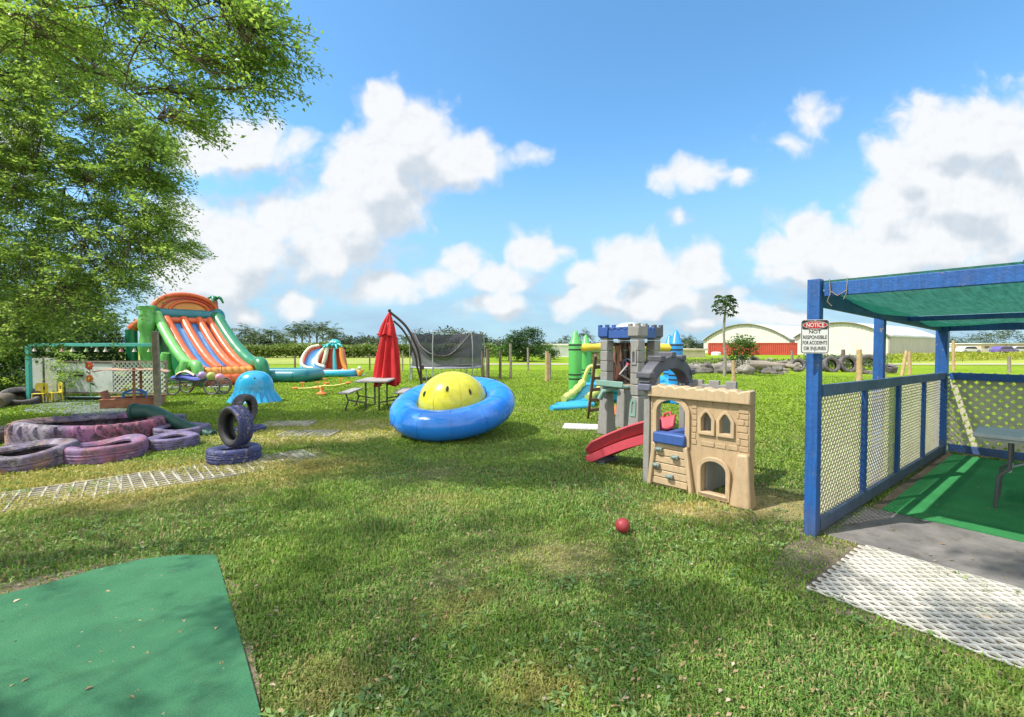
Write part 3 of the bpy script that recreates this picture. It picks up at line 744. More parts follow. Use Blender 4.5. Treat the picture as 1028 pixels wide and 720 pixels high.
# ------------------------------------------------------------------ palms
def palm(name, label, base, h, fl, leafm, nf=13, group=None, seed=0, r=.14, leafl=.5, pairs=14, droop=.9, nl=None):
    random.seed(seed); t = thing(name, label, 'palm tree', base, group=group)
    mb = MB(); lean = random.uniform(-.04,.04)*h
    pts = [(lean*(k/8)**2, 0, h*k/8 - (.1 if k==0 else 0)) for k in range(9)]
    mb.tube(pts, [r*1.35]+[r]*6+[r*.8, r*.65], 10); part('trunk', mb, palm_bark, t, smooth=60)
    VV = []; FF = []; o = 0; tip = np.array([lean,0,h]); mb = MB()
    for i in range(nf):
        a = 2*PI*i/nf+random.uniform(-.2,.2); el = random.uniform(-.25,1.15); L_ = fl*random.uniform(.8,1.1)
        d = Vector((math.cos(a)*math.cos(el), math.sin(a)*math.cos(el), math.sin(el))); pts = []
        for k in range(8):
            s = k/7; p = Vector(tip)+d*L_*s; p.z -= droop*L_*.55*s*s*math.cos(el); pts.append(p)
        mb.tube(pts, [.025*fl/2.5+.01]*4+[.012]*4, 4, cap=False)
        P = []; D = []
        for k in range(pairs):
            s = .12+.88*k/(pairs-1); q = s*7; j = min(6,int(q)); p = pts[j].lerp(pts[j+1], q-j); tg = (pts[j+1]-pts[j]).normalized()
            sd = tg.cross(Vector((0,0,1))).normalized()
            for sg in (-1,1):
                P.append(p); D.append(sd*sg+tg*.55+Vector((0,0,-.35)))
        V, Fq = leaf_cloud(np.array([list(p) for p in P]), np.array([list(q) for q in D]), leafl, .16, .3, .12)
        VV.append(V); FF.append(Fq+o); o += len(V)
    part('frond_ribs', mb, leafm, t, smooth=60)
    c = bpy.data.objects.new('crown', rawmesh('crown', np.concatenate(VV), np.concatenate(FF), leafm)); COL.objects.link(c); c.parent = t
    return t
lm_palm = leafmat('palm_leaf', [(.05,.085,.045),(.07,.11,.055),(.09,.13,.06)], .2, patch=.2)
pr = [palm('palm_tree', None, (0,0,-50), 1, 1, lm_palm) for _ in range(0)]
# far palms over the left skyline: px, top py, distance
FP = [(224,331,88),(233,335,92),(246,327,84),(252,335,96),(262,333,88),(272,330,90),(283,333,95),(296,328,84),(303,326,86),(311,325,84),(318,327,88),(324,326,85),(331,328,83),(336,333,90),(365,337,110),(408,336,100),(417,332,98),(589,333,120),(738,338,130),(690,338,120)]
protos = []
for i,(px,py,D) in enumerate(FP):
    top = W(px,py,D); h = top.z-1.1
    lab = 'distant palm on the left skyline, in the row between the slide and the red umbrella' if px < 350 else {365:'lone distant palm above the hedge left of the red umbrella',408:'left distant palm beside the trampoline net',417:'right distant palm beside the trampoline net',589:'distant palm just right of the green crayon column',738:'distant palm between the papaya trunk and the small tree',690:'distant palm just right of the blue crayon column'}[px]
    palm('palm_tree', lab, (top.x, D, 0), max(h,2.0), 2.5, lm_palm, nf=15, group='distant palms on the skyline' if px < 350 else None, seed=40+i, r=.16, leafl=1.0, pairs=9, droop=.8)
# far broadleaf trees and hedges along the horizon
FT = [(58,336,70,6),(240,340,75,7),(258,338,72,5),(283,341,75,6),(345,340,90,9),(357,338,95,10),(372,340,90,9),(386,337,85,8),(432,338,70,7),(446,332,68,8),(462,333,66,8),(474,337,68,6),(486,341,72,6),
 (508,343,85,7),(520,345,90,6),(540,344,95,7),(560,344,110,8),(577,338,130,12),(588,345,120,8),(610,344,120,9),(685,343,130,10),(700,344,130,8),(690,341,140,10),(955,342,150,14),(972,337,150,20),(998,331,120,14),(1020,343,140,12),(1050,338,120,14),(-30,335,70,9),(20,338,72,8),(100,338,74,8)]
for i,(px,py,D,wd) in enumerate(FT):
    top = W(px,py,D)
    crown_tree('far_tree', 'distant broad tree far left beyond the field' if px < 200 else None, (top.x,D,0), top.z, wd, lm_far if D > 80 else lm_palm, n=130, leaf=.55, per=10, trunk_h=top.z*.15, r=.2, group='distant trees on the horizon', seed=80+i, hubs=6, nb=8, length=wd*.07)
FTL = ['behind the green end of the big slide','on the skyline between slide and small splash slide','left of the clustered palms','behind the clustered palms','just right of the clustered palms','left of the lone palm above the hedge','under the lone palm left of the red umbrella','touching the left side of the red umbrella','behind the arched umbrella pole','seen through the left part of the trampoline net','seen through the middle of the trampoline net','seen through the right part of the trampoline net','at the right edge of the trampoline net','left of the dark tree in the field','behind the dark tree in the field','right of the dark tree in the field','above the left end of the white wall','rounded above the white wall','just left of the green crayon tip','seen beneath the yellow beam','low, right of the blue crayon column','beyond the beige low building','beyond the blue crayon column tip','low, next to the far shelter post','rounded and hill like, right of the far shelter post','wide and spreading, above the pink and beige building','at the right edge above the parked cars','beyond the right edge of the shelter','beyond the far left edge','low behind the log at far left','behind the white lattice at far left']
ft = [o for o in COL.objects if o.name.startswith('far_tree')]
FTL = ['on the skyline above the turquoise bar'] + FTL
for o, s in zip(ft, FTL): o['label'] = ('distant tree ' + s)
# dark full tree in the field
t_ = W(527,331,46)
crown_tree('field_tree', 'dark full round tree standing beyond the field posts', (t_.x,46,0), t_.z, 4.6, lm_dark, n=420, leaf=.22, per=14, trunk_h=.5, r=.2, seed=5, hubs=20)
t_ = W(511,345,48)
crown_tree('field_tree', 'lower bushy tree just left of the dark full tree', (t_.x,48,0), t_.z, 4.0, lm_mid, n=220, leaf=.24, per=12, trunk_h=.3, r=.12, seed=6, hubs=12)
t_ = W(548,346,52)
crown_tree('field_tree', 'low bush just right of the dark full tree', (t_.x,52,0), t_.z, 3.2, lm_mid, n=160, leaf=.24, per=12, trunk_h=.2, r=.12, seed=7, hubs=12)
# bushy pale hedge behind the left field
lm_hedge = leafmat('hedge_leaf', [(.10,.17,.04),(.15,.22,.05),(.22,.28,.07)], .3, patch=.12)
def hedge(name, label, px0, px1, D0, D1, h, depth, leafm, n, leaf, kind=None):
    p0 = W(px0,347,D0); p1 = W(px1,347,D1); a = np.array([p0.x,D0]); b = np.array([p1.x,D1])
    t = rng.random(n)[:,None]; P2 = a+(b-a)*t+rng.normal(0,depth*.3,(n,2))
    hh = h*(.75+.35*vnoise(P2[:,0],P2[:,1],.5,33)); z = rng.random(n)**.6*hh
    P = np.stack([P2[:,0],P2[:,1],z],1)
    D = rng.normal(0,1,(n,3)); D[:,2] = np.abs(D[:,2])
    V, Fq = leaf_cloud(P, D, leaf, .5, .4, .3)
    o = bpy.data.objects.new(name, rawmesh(name, V, Fq, leafm)); COL.objects.link(o)
    return tag(o, label, 'hedge' if not kind else None, None, kind)
hedge('hedge', 'long pale green hedge beyond the yellow field strip behind the small slide', 205, 490, 58, 62, 1.75, 2.5, lm_hedge, 16000, .42)
hedge('hedge', 'low hedge far off behind the dark field tree', 470, 600, 66, 80, 1.3, 2.5, lm_mid, 5000, .42)
hedge('weeds', 'tall weeds growing along the field edge behind the rock pile', 600, 850, 36, 34, .55, 2.0, lm_hedge, 9000, .16, 'stuff')
hedge('bushes', 'grey green scrub behind the old tyres in front of the white warehouse', 812, 885, 31, 31, 1.0, 1.2, leafmat('grey_leaf', [(.12,.16,.10),(.18,.22,.14)], .2), 3500, .16, 'stuff')
hedge('weeds', 'yellow green weeds beyond the shelter rail', 890, 1100, 44, 60, .8, 4, leafmat('yellow_weed', [(.20,.26,.02),(.30,.34,.04),(.38,.38,.06)], .3), 9000, .22, 'stuff')
# papaya tree and small tree
b_ = W(727,372,23.8); b_.z = 0; tp = W(726,300,23.8)
random.seed(3)
t = thing('papaya_tree', 'tall thin papaya tree with a small drooping crown above the red containers', 'tree', b_)
mb = MB(); hh = tp.z; mb.tube([(.05*math.sin(k),0,hh*k/8-(.1 if k==0 else 0)) for k in range(9)], [.085,.075,.07,.065,.06,.06,.055,.05,.045], 10); part('trunk', mb, palm_bark, t, smooth=60)
P = []; D = []; mb = MB()
for i in range(30):
    a = 2.4*i; el = .95-1.6*(i/30); L_ = random.uniform(.36,.55)
    d = Vector((math.cos(a)*math.cos(el), math.sin(a)*math.cos(el), math.sin(el))); b0 = Vector((0,0,hh-.05-.25*i/30)); e = b0+d*L_; e.z -= .08+.1*(i/30)
    mb.tube([b0, b0.lerp(e,.5)+Vector((0,0,.05)), e], [.014,.01,.008], 4, cap=False)
    for k in range(11):
        q = -2.1+4.2*k/10; dd = Vector((math.cos(a+q), math.sin(a+q), -.55)); P.append(e); D.append(dd)
part('leaf_stalks', mb, lm_mid, t, smooth=60)
V, Fq = leaf_cloud(np.array([list(p) for p in P]), np.array([list(q) for q in D]), .27, .36, .6, .12)
c = bpy.data.objects.new('crown', rawmesh('crown', V, Fq, lm_dark)); COL.objects.link(c); c.parent = t
b_ = W(745,373,26.5)
t = crown_tree('young_tree', 'small bushy tree with two upright tufts in front of the red container', (b_.x,26.5,0), 2.35, 1.7, lm_mid, n=170, leaf=.15, per=12, trunk_h=.7, r=.045, seed=9, hubs=14, nb=7, length=.25)
# ================================================================== tyres
def tyre_prof(Ro, Wd, Ri, th=.018, k=9):
    """closed rubber section: outer tread, shoulders, side walls, beads, inner surface"""
    pr = []; h = Wd/2; c = min(.22*Wd, (Ro-Ri)*.35)
    pr.append((Ri, -h*.62)); pr.append((Ri+(Ro-Ri)*.25, -h*.86)); pr.append((Ri+(Ro-Ri)*.6, -h))
    for i in range(5):
        a = -PI/2 + (PI/2)*i/4; pr.append((Ro-c+c*math.cos(a), -h+c+c*math.sin(a)))
    n0 = len(pr)
    for i in range(1, k): pr.append((Ro+.006*math.sin(PI*i/k), -h+c+(Wd-2*c)*i/k))
    n1 = len(pr)
    for i in range(5):
        a = (PI/2)*i/4; pr.append((Ro-c+c*math.cos(a), h-c+c*math.sin(a)))
    pr.append((Ri+(Ro-Ri)*.6, h)); pr.append((Ri+(Ro-Ri)*.25, h*.86)); pr.append((Ri, h*.62))
    pr.append((Ri, h*.62-.03)); pr.append((Ri+(Ro-Ri)*.5, h*.80)); pr.append((Ro-th*2, h*.6)); pr.append((Ro-th*2, -h*.6)); pr.append((Ri+(Ro-Ri)*.5, -h*.80)); pr.append((Ri, -h*.62+.03))
    return pr, n0, n1
def tyre_mb(Ro, Wd, Ri, n=96, groove=.008, pitch=48, sag=0.0, squash=0.0, M=None):
    pr, n0, n1 = tyre_prof(Ro, Wd, Ri)
    def fn(r, z, a, j):
        if n0 <= j < n1:
            q = (j-n0)
            if q in (1, 4, 6): r -= groove
            ph = (a*pitch/(2*PI) + (z/Wd)*3.0*(1 if z > 0 else -1)) % 1
            if ph < .22: r -= groove*.8
        elif j in (n0-1, n1):
            if (a*pitch/(2*PI)) % 1 < .3: r -= groove
        rr = r*(1+squash*math.sin(2*a+.5)); zz = z + sag*math.sin(a*2+1)+sag*.6*math.sin(3*a)
        return rr, zz
    mb = MB(); mb.lathe(pr, n, M, close=True, fn=fn); return mb
def tyrepaint(name, stops, scale=2.2, dirt=.8, rough=.65, dark=(.03,.028,.03)):
    m = bpy.data.materials.new(name); nt = nt_of(m); L = nt.links; b = nt.nodes['Principled BSDF']
    tc = N(nt, 'ShaderNodeTexCoord').outputs['Object']
    c = ramp(nt, noise(nt, scale, 4, .6, tc, .8), stops)
    wv = noise(nt, scale*4.5, 8, .75, tc)
    chip = ramp(nt, wv, [(.495,(0,0,0)),(.535,(1,)*3)])
    c = mixc(nt, mth(nt, 'MULTIPLY', chip, dirt), c, dark)
    lt = ramp(nt, noise(nt, scale*9, 6, .7, tc), [(.56,(0,0,0)),(.62,(.75,)*3)])
    c = mixc(nt, lt, c, (.28,.24,.22))
    L.new(c, b.inputs['Base Color']); b.inputs['Roughness'].default_value = rough
    bn = N(nt, 'ShaderNodeBump'); bn.inputs['Strength'].default_value = .5; bn.inputs['Distance'].default_value = .01
    L.new(wv, bn.inputs['Height']); L.new(bn.outputs[0], b.inputs['Normal'])
    return m
PUR = (.11,.085,.16); PNK = (.25,.085,.135); ORG = (.34,.19,.12); BLK = (.03,.027,.03); LAV = (.26,.225,.27)
m_rust = tyrepaint('paint_purple_orange', [(.30,ORG),(.42,(.20,.12,.12)),(.5,PUR),(.60,LAV),(.7,(.09,.07,.10))])
m_pink = tyrepaint('paint_purple_pink', [(.32,PUR),(.45,(.22,.12,.27)),(.55,PNK),(.68,PUR)], dirt=.5)
m_purp = tyrepaint('paint_purple', [(.3,(.12,.09,.21)),(.5,(.17,.135,.27)),(.7,(.09,.07,.15))], dirt=.6)
m_blue = tyrepaint('paint_blue_violet', [(.3,(.028,.036,.115)),(.55,(.045,.055,.165)),(.7,(.022,.027,.075))], dirt=.45, dark=(.02,.02,.035))
def dark_inside(m0, name, rad):
    m = m0.copy(); m.name = name; nt = m.node_tree; b = nt.nodes['Principled BSDF']; L = nt.links
    src = b.inputs['Base Color'].links[0].from_socket
    tc = N(nt, 'ShaderNodeTexCoord').outputs['Object']; mp = N(nt, 'ShaderNodeVectorMath', operation='MULTIPLY'); L.new(tc, mp.inputs[0]); mp.inputs[1].default_value = (1,1,0)
    ln = N(nt, 'ShaderNodeVectorMath', operation='LENGTH'); L.new(mp.outputs[0], ln.inputs[0])
    f = N(nt, 'ShaderNodeMapRange'); L.new(ln.outputs['Value'], f.inputs[0]); f.inputs[1].default_value = rad; f.inputs[2].default_value = rad+.012
    L.new(mixc(nt, f.outputs[0], (.018,.017,.018), src), b.inputs['Base Color']); return m
m_blue_up = dark_inside(m_blue, 'tyre_blue_tread_black_wall', .262)
m_dark = tyrepaint('worn_black_rubber', [(.3,(.045,.04,.045)),(.55,(.10,.085,.09)),(.7,(.16,.13,.13))], dirt=.5)
def flat_tyre(px, py, Ro, Wd, Ri, mat, label, z=None, tilt=(0,0), sag=.012, group=None, D=None, cat='tyre'):
    g = G(px, py) if D is None else Vector(((px-514)/460*D, D, 0))
    o = part('painted_tyre', tyre_mb(Ro, Wd, Ri, sag=sag, squash=.015), mat, smooth=40)
    o.location = (g.x, g.y, Wd/2-.03 if z is None else z); o.rotation_euler = (tilt[0], tilt[1], random.uniform(0,6))
    return tag(o, label, cat, group)
GT = 'painted tyres laid flat in a row'
flat_tyre(26, 0, .50, .27, .30, m_rust, 'orange and purple painted tyre lying flat at the far left end of the row', D=6.15, tilt=(-.04,.03), group=GT, sag=.02)
flat_tyre(105, 0, .47, .25, .28, m_pink, 'pink and purple painted tyre lying flat, second from the left in the row', D=6.55, tilt=(-.02,-.03), group=GT, sag=.018)
flat_tyre(170, 0, .385, .20, .24, m_purp, 'clean purple tyre lying flat below the dark green pipe', D=7.25, tilt=(-.02,.0), group=GT)
flat_tyre(181, 0, .43, .19, .27, m_purp, 'purple tyre lying flat under the low end of the dark green pipe', D=8.25, tilt=(0,.03), group=GT)
flat_tyre(163, 0, .36, .22, .24, m_purp, 'purple tyre squeezed between the giant tyre and the green pipe', D=9.2, group=GT)
flat_tyre(-16, 0, .42, .24, .27, m_dark, 'dark purple tyre cut off by the left edge behind the first tyre of the row', D=7.6, group=GT)
# the giant tractor tyre used as a sand pit
def big_tyre():
    g = Vector(((93-514)/460*8.0, 8.0, -.03))
    t = thing('tractor_tyre', 'giant tractor tyre with thick lugs painted purple and pink, used as a sandpit', 'tyre', g, rz=.25, rot=(R(-1.5), R(1.5), .25))
    Ro, Wd, Ri = 1.02, .36, .74
    pr, n0, n1 = tyre_prof(Ro, Wd, Ri, .03)
    mb = MB(); mb.lathe([(r,z+Wd/2) for r,z in pr], 128, None, True, lambda r,z,a,j: (r*(1+.01*math.sin(3*a)), z+.025*math.sin(2*a)*(z/Wd)))
    m = bpy.data.materials.new('tractor_tyre_paint'); nt = nt_of(m); L = nt.links; b = nt.nodes['Principled BSDF']
    tc = N(nt, 'ShaderNodeTexCoord').outputs['Object']; sx = N(nt, 'ShaderNodeSeparateXYZ'); L.new(tc, sx.inputs[0])
    k = mth(nt, 'MULTIPLY_ADD', sx.outputs[0], .28, .5)
    k = mth(nt, 'ADD', k, mth(nt, 'MULTIPLY_ADD', noise(nt, 1.6, 4, .6, tc), .5, -.25))
    c = ramp(nt, k, [(.12,(.10,.06,.07)),(.22,ORG),(.30,(.13,.10,.17)),(.42,LAV),(.52,PUR),(.60,(.30,.12,.25)),(.66,(.30,.085,.14)),(.85,(.28,.09,.14)),(.95,PUR)])
    wv = noise(nt, 9, 8, .75, tc); ch = ramp(nt, wv, [(.50,(0,0,0)),(.54,(.85,)*3)])
    c = mixc(nt, ch, c, (.05,.04,.05)); c = mixc(nt, ramp(nt, noise(nt, 16, 6, .7, tc), [(.57,(0,0,0)),(.72,(.55,)*3)]), c, (.34,.28,.25))
    L.new(c, b.inputs['Base Color']); b.inputs['Roughness'].default_value = .7
    bn = N(nt, 'ShaderNodeBump'); bn.inputs['Strength'].default_value = .5; bn.inputs['Distance'].default_value = .01; L.new(wv, bn.inputs['Height']); L.new(bn.outputs[0], b.inputs['Normal'])
    part('casing', mb, m, t, smooth=45)
    mb = MB(); nl = 24
    for i in range(nl):
        a0_ = 2*PI*i/nl
        for sg in (1,):
            off = 0
            rings = []
            for q in range(6):
                s = q/5; z = Wd*(.04+.93*s); a = a0_+off-s*.26-.10*math.sin(PI*s)
                rr = Ro + (.0 if s < .95 else -.03)
                rings.append((rr, z, a, .048+.010*math.sin(PI*s)))
            vs = []; fs = []
            for rr, z, a, hw in rings:
                for (dr_, da) in ((-.03,-hw*1.15),(.048,-hw*.7),(.048,hw*.7),(-.03,hw*1.15)):
                    aa = a+da/1.3; vs.append(((rr+dr_)*math.cos(aa), (rr+dr_)*math.sin(aa), z))
            for q in range(5):
                for j in range(4): fs.append((q*4+j, q*4+(j+1)%4, q*4+4+(j+1)%4, q*4+4+j))
            fs += [(0,1,2,3),(23,22,21,20)]
            mb.add(vs, fs)
    part('tread_lugs', mb, m, t, smooth=30, bevel=.008)
    mb = MB(); mb.grid(lambda u,v: ((.05+1.02*u)*math.cos(v*2*PI), (.05+1.02*u)*math.sin(v*2*PI), .07+.05*math.sin(u*5+v*9)+.06*(1-u)), 14, 40)
    part('sand', mb, pm('pit_sand', (.34,.29,.22), (.2,.16,.11), 6, .95, .8, 40, dirt=.5), t, smooth=60)
big_tyre()
# dark green pipe
t = thing('drain_pipe', 'dark green corrugated plastic pipe sloping from the giant tyre down to the lawn', 'pipe', G(212,437))
p0 = W(134,413,8.7); o_ = G(212,437)
pts = [p0-o_, W(152,413,8.7)-o_, W(168,420,8.5)-o_, W(190,430,8.3)-o_, W(214,437,8.15)-o_]
fine = []
for i in range(4):
    for k in range(14): fine.append(pts[i].lerp(pts[i+1], k/14))
fine.append(pts[-1]); fine = [Vector(p) for p in fine]
for _ in range(6):
    for i in range(1,len(fine)-1): fine[i] = (fine[i-1]+fine[i]*2+fine[i+1])/4
mg = pm('green_pipe', (.012,.07,.055), (.008,.05,.04), 4, .6, .15, 40, dirt=.3)
mb = MB(); mb.tube(fine, [.135-.055*i/(len(fine)-1)+(.006 if i%2 else 0) for i in range(len(fine))], 20)
part('pipe', mb, mg, t, smooth=50)
mb = MB(); dcap = (fine[0]-fine[1]).normalized(); mb.tube([fine[0]+dcap*.015, fine[2]], [.155,.155], 24); part('pipe_collar', mb, mg, t, bevel=.01)
# stacked tyres
g = Vector(((233.5-514)/460*6.36, 6.36, 0))
o = part('painted_tyre', tyre_mb(.335, .205, .19, groove=.009, pitch=60, sag=.006), m_blue, smooth=40); o.location = (g.x, g.y, .09); o.rotation_euler = (R(-1), R(1), 1)
tag(o, 'blue violet tyre lying flat under the upright one', 'tyre', 'two stacked blue tyres')
o = part('painted_tyre', tyre_mb(.285, .21, .19, groove=.009, pitch=60, sag=.0), m_blue_up, smooth=40); o.location = (g.x+.005, g.y+.03, .19+.283); o.rotation_euler = (PI/2, R(0), R(-30))
tag(o, 'blue violet tyre standing upright on top of the flat one', 'tyre', 'two stacked blue tyres')
gg = G(243,424); o = part('worn_tyre', tyre_mb(.31, .21, .18, groove=.008, pitch=60), m_dark, smooth=40); o.location = (gg.x, gg.y+.1, .27); o.rotation_euler = (PI/2, 0, R(84))
tag(o, 'dark worn tyre standing half sunk in the lawn behind the stacked blue tyres', 'tyre')
gg = G(251,433); o = part('sunken_tyre', tyre_mb(.27, .18, .17), m_blue, smooth=40); o.location = (gg.x-.08, gg.y+.15, -.02); tag(o, 'small blue tyre almost buried flat beside the dark upright tyre', 'tyre')
# old tyre / log heap at the left edge
gg = G(0,409); o = part('worn_tyre', tyre_mb(.42, .30, .25, groove=.02, pitch=22), m_dark, smooth=40); o.location = (gg.x-.1, gg.y+.6, .16); o.rotation_euler = (R(24), R(12), .5); tag(o, 'big dark tyre leaning at the far left edge before the shrubs', 'tyre')
mb = MB(); a = G(-14,412)+Vector((0,.2,.14)); b = G(20,401)+Vector((0,.1,.17)); mb.tube([a, a.lerp(b,.3)+Vector((0,0,.03)), a.lerp(b,.7)-Vector((0,0,.02)), b], [.17,.16,.165,.15], 14)
o = part('fallen_log', mb, bark, smooth=60); tag(o, 'fallen dark log lying in the leaf litter at the left edge', 'log')

# ================================================================== swing frame with turquoise bar
teal = pm('turquoise_paint', (.06,.42,.38), (.05,.33,.30), 5, .5, .1, 50, dirt=.25)
wht = pm('white_boards', (.74,.74,.72), (.58,.58,.56), 2.5, .6, .2, 40, dirt=.3)
A_ = G(30,405); B_ = G(158,409); mid = (A_+B_)/2
t = thing('garden_arbour', 'turquoise crossbar arbour on a grey post hung with a row of small flower bells', 'frame', A_)
mb = MB(); mb.bar((0,0,1.62), (B_-A_)+Vector((0,0,1.62)), .09, .09); part('crossbar', mb, teal, t, bevel=.006)
mb = MB(); mb.box((0,0,.79),(.10,.10,1.58)); part('post', mb, teal, t, bevel=.006)
mb = MB(); q = B_-A_; mb.box((q.x,q.y,.98),(.13,.13,1.96), rot=(0,R(-1),.3)); part('post', mb, wood_grey, t, bevel=.008, label='grey weathered square post')
bellw = pm('bell_white', (.72,.68,.6), (.6,.5,.42), 8, .6, dirt=.1); bellp = pm('bell_pink', (.55,.18,.2), (.6,.3,.3), 8, .6, dirt=.1); bellg = pm('bell_green', (.35,.5,.2), (.5,.5,.3), 8, .6, dirt=.1)
for i, s in enumerate([.05,.16,.28,.36,.47,.55,.62,.74,.84,.95]):
    p = q*s; mb = MB()
    pr = [(.001,-.02),(.012,-.03),(.02,-.05),(.03,-.10),(.055,-.14),(.052,-.14),(.026,-.10)]
    mb.lathe([(r_,z_) for r_,z_ in pr], 12, Matrix.Translation((p.x,p.y,1.58))); mb.cyl((p.x,p.y,1.585),(p.x,p.y,1.53),.003,n=5)
    part('flower_bell', mb, (bellw,bellw,bellp,bellw,bellg)[i%5], t, smooth=60)
# white boards (door like panels) behind the left post
c0 = W(37,405,13.1); c1 = W(53,403,13.6)
t = thing('white_boards', 'pair of tall white boards standing behind the turquoise post', 'boards', (c0.x,c0.y,0), rz=.18)
for k in range(2):
    mb = MB(); mb.box((.02+.30*k+(.05 if k else 0),0,.63),(.28,.03,1.22)); part('board', mb, wht, t, bevel=.004)
mb = MB(); mb.box((.17,.06,.64),(.05,.05,1.28)); part('post', mb, wood_grey, t)
mb = MB(); mb.torus((.44,-.02,.95), .07, .006, 20, 6, Matrix.Rotation(PI/2,4,'X')); part('hoop', mb, darkmetal, t)
# long white lattice fence behind
def lattice(mb, w_, h_, pitch=.09, s=.028, th=.008, y=0.0):
    """diagonal slats clipped to w_ x h_"""
    def seg(c, sg, yy):
        # line z = sg*x + c, inside box
        pts = []
        for x in (0, w_):
            z = sg*x+c
            if -1e-9 <= z <= h_+1e-9: pts.append((x, z))
        for z in (0, h_):
            x = (z-c)/sg
            if 1e-9 < x < w_-1e-9: pts.append((x, z))
        if len(pts) >= 2:
            pts.sort(); a, b = pts[0], pts[-1]
            if math.dist(a, b) > .02: mb.bar((a[0],yy,a[1]), (b[0],yy,b[1]), th, s)
    n = int((w_+h_)/(pitch*1.414))+2
    for i in range(n): seg(h_-i*pitch*1.414, 1, y)
    for i in range(n): seg(i*pitch*1.414, -1, y+th+.001)
l0 = Vector(((52-514)/460*14.6, 14.6, 0)); l1 = Vector(((165-514)/460*14.4, 14.4, 0))
t = thing('lattice_fence', 'low white lattice fence with a board panel behind the turquoise bar frame', 'fence', l0, rz=math.atan2((l1-l0).y,(l1-l0).x))
LW = (l1-l0).length
mb = MB(); mb.box((LW*.27,0,.57),(LW*.54,.025,.92)); part('board_panel', mb, pm('pale_board', (.66,.70,.68), (.52,.58,.56), 1.6, .6, .2, 30, dirt=.4), t)
mb = MB(); lattice(mb, LW*.46, .98, .10, .032); part('lattice_panel', mb, wht, t, smooth=0, loc=(LW*.54,0,.1))
mb = MB(); mb.box((LW/2,-.03,1.09),(LW,.03,.05)); mb.box((LW/2,-.03,.10),(LW,.03,.05)); part('rail', mb, wood_grey, t)
for s in (0,.27,.54,.77,1): 
    mb = MB(); mb.box((LW*s,.045,.57),(.07,.06,1.14)); part('post', mb, wood_grey, t)
mb = MB(); mb.box((LW*.24,-.03,.70),(.34,.02,.16)); part('sign_plate', mb, pm('black_sign', (.03,.03,.03), None, 8, .5, dirt=.1), t, bevel=.004)
mb = MB(); mb.box((LW*.24,-.043,.70),(.20,.004,.025)); part('sign_mark', mb, wht, t)
# fallen teal board leaning
mb = MB(); mb.box((0,0,.0),(1.5,.02,.28), rot=(R(70),0,0)); o = part('blue_board', mb, pm('pale_teal_board', (.25,.45,.45), (.4,.55,.55), 2, .5, dirt=.4)); o.location = W(80,0,13.4).xy.to_3d()+Vector((0,0,.07)); tag(o, 'pale blue green board lying at the foot of the low lattice fence', 'board')
# play floor
fl = pm('play_floor', (.10,.13,.13), (.17,.21,.21), 1.2, .85, .3, 40, dirt=.6)
blobsheet('play_floor', rough_poly([G(22,414),G(100,418),G(156,410),G(163,401),G(40,399)], 8, .04), .012, fl)
# flower stake
p = G(91,401); t = thing('flower_stake', 'tall garden stake with two red pinwheel flowers before the low lattice fence', 'garden stake', p)
mb = MB(); mb.cyl((0,0,0),(0,0,1.0),.012,n=8); part('stake', mb, pm('stake_green', (.15,.35,.12), dirt=.1), t)
redp = pm('red_plastic', (.62,.05,.03), (.5,.06,.03), 6, .45, dirt=.15); yelp = pm('yellow_plastic', (.70,.55,.04), (.6,.5,.05), 6, .45, dirt=.2)
for z in (1.0,.62):
    mb = MB()
    for k in range(7):
        a = 2*PI*k/7; mb.sphere((math.cos(a)*.075,-.02,z+math.sin(a)*.075),(.05,.015,.05),10,6)
    f_ = part('petals', mb, redp if z > .9 else pm('orange_petal',(.7,.2,.05),dirt=.1), t); mb = MB(); mb.sphere((0,-.035,z),(.03,.02,.03),10,6); part('centre', mb, yelp, f_)
for (x,z,m_) in ((.07,.45,'g'),(-.06,.8,'g')):
    mb = MB(); mb.sphere((x,0,z),(.07,.01,.03),10,6, Matrix.Rotation(.5,4,'Y')); part('leaf', mb, lm_mid, t)
# kids chairs
def kid_chair(px, py, mat, label, rz):
    t = thing('toddler_chair', label, 'chair', G(px,py), rz, 'toddler chairs by the white boards')
    mb = MB(); mb.box((0,0,.27),(.26,.25,.025)); part('seat', mb, mat, t, bevel=.008)
    for sx_ in (-1,1):
        for sy_ in (-1,1):
            mb = MB(); mb.tube([(sx_*.13,sy_*.12,0),(sx_*.105,sy_*.10,.26)],[.016,.02],8); part('leg', mb, mat, t)
    mb = MB(); mb.plate([[(-.13,.28),(.13,.28),(.135,.5),(.09,.56),(-.09,.56),(-.135,.5)],[(-.07,.36),(.07,.36),(.07,.46),(-.07,.46)]], .10,.125,.005); part('backrest', mb, mat, t)
kid_chair(40,405,yelp,'yellow toddler chair, leftmost, right of the white boards',.4)
kid_chair(47,404,yelp,'yellow toddler chair in the middle of the three',2.6)
kid_chair(56,404,yelp,'yellow toddler chair, rightmost, partly behind green leaves',-.5)
lime = pm('lime_plastic', (.25,.62,.16), (.2,.5,.12), 6, .45, dirt=.15)
t = thing('toy_table', 'small round lime green toddler table among the yellow chairs', 'table', G(51,402))
mb = MB(); mb.cyl((0,0,.42),(0,0,.45),.22,n=24); part('table_top', mb, lime, t, bevel=.008)
for k in range(3):
    mb = MB(); a = 2.1*k; mb.tube([(.15*math.cos(a),.15*math.sin(a),0),(.1*math.cos(a),.1*math.sin(a),.42)],.018,8); part('leg', mb, lime, t)
# shrub in front of lattice
shrub('shrub', 'bright green climbing shrub by the white boards above the toddler chairs', (W(54,0,13.3).x,13.3,0), 1.75, .8, lm2, 70, .08, 14, seed=8)
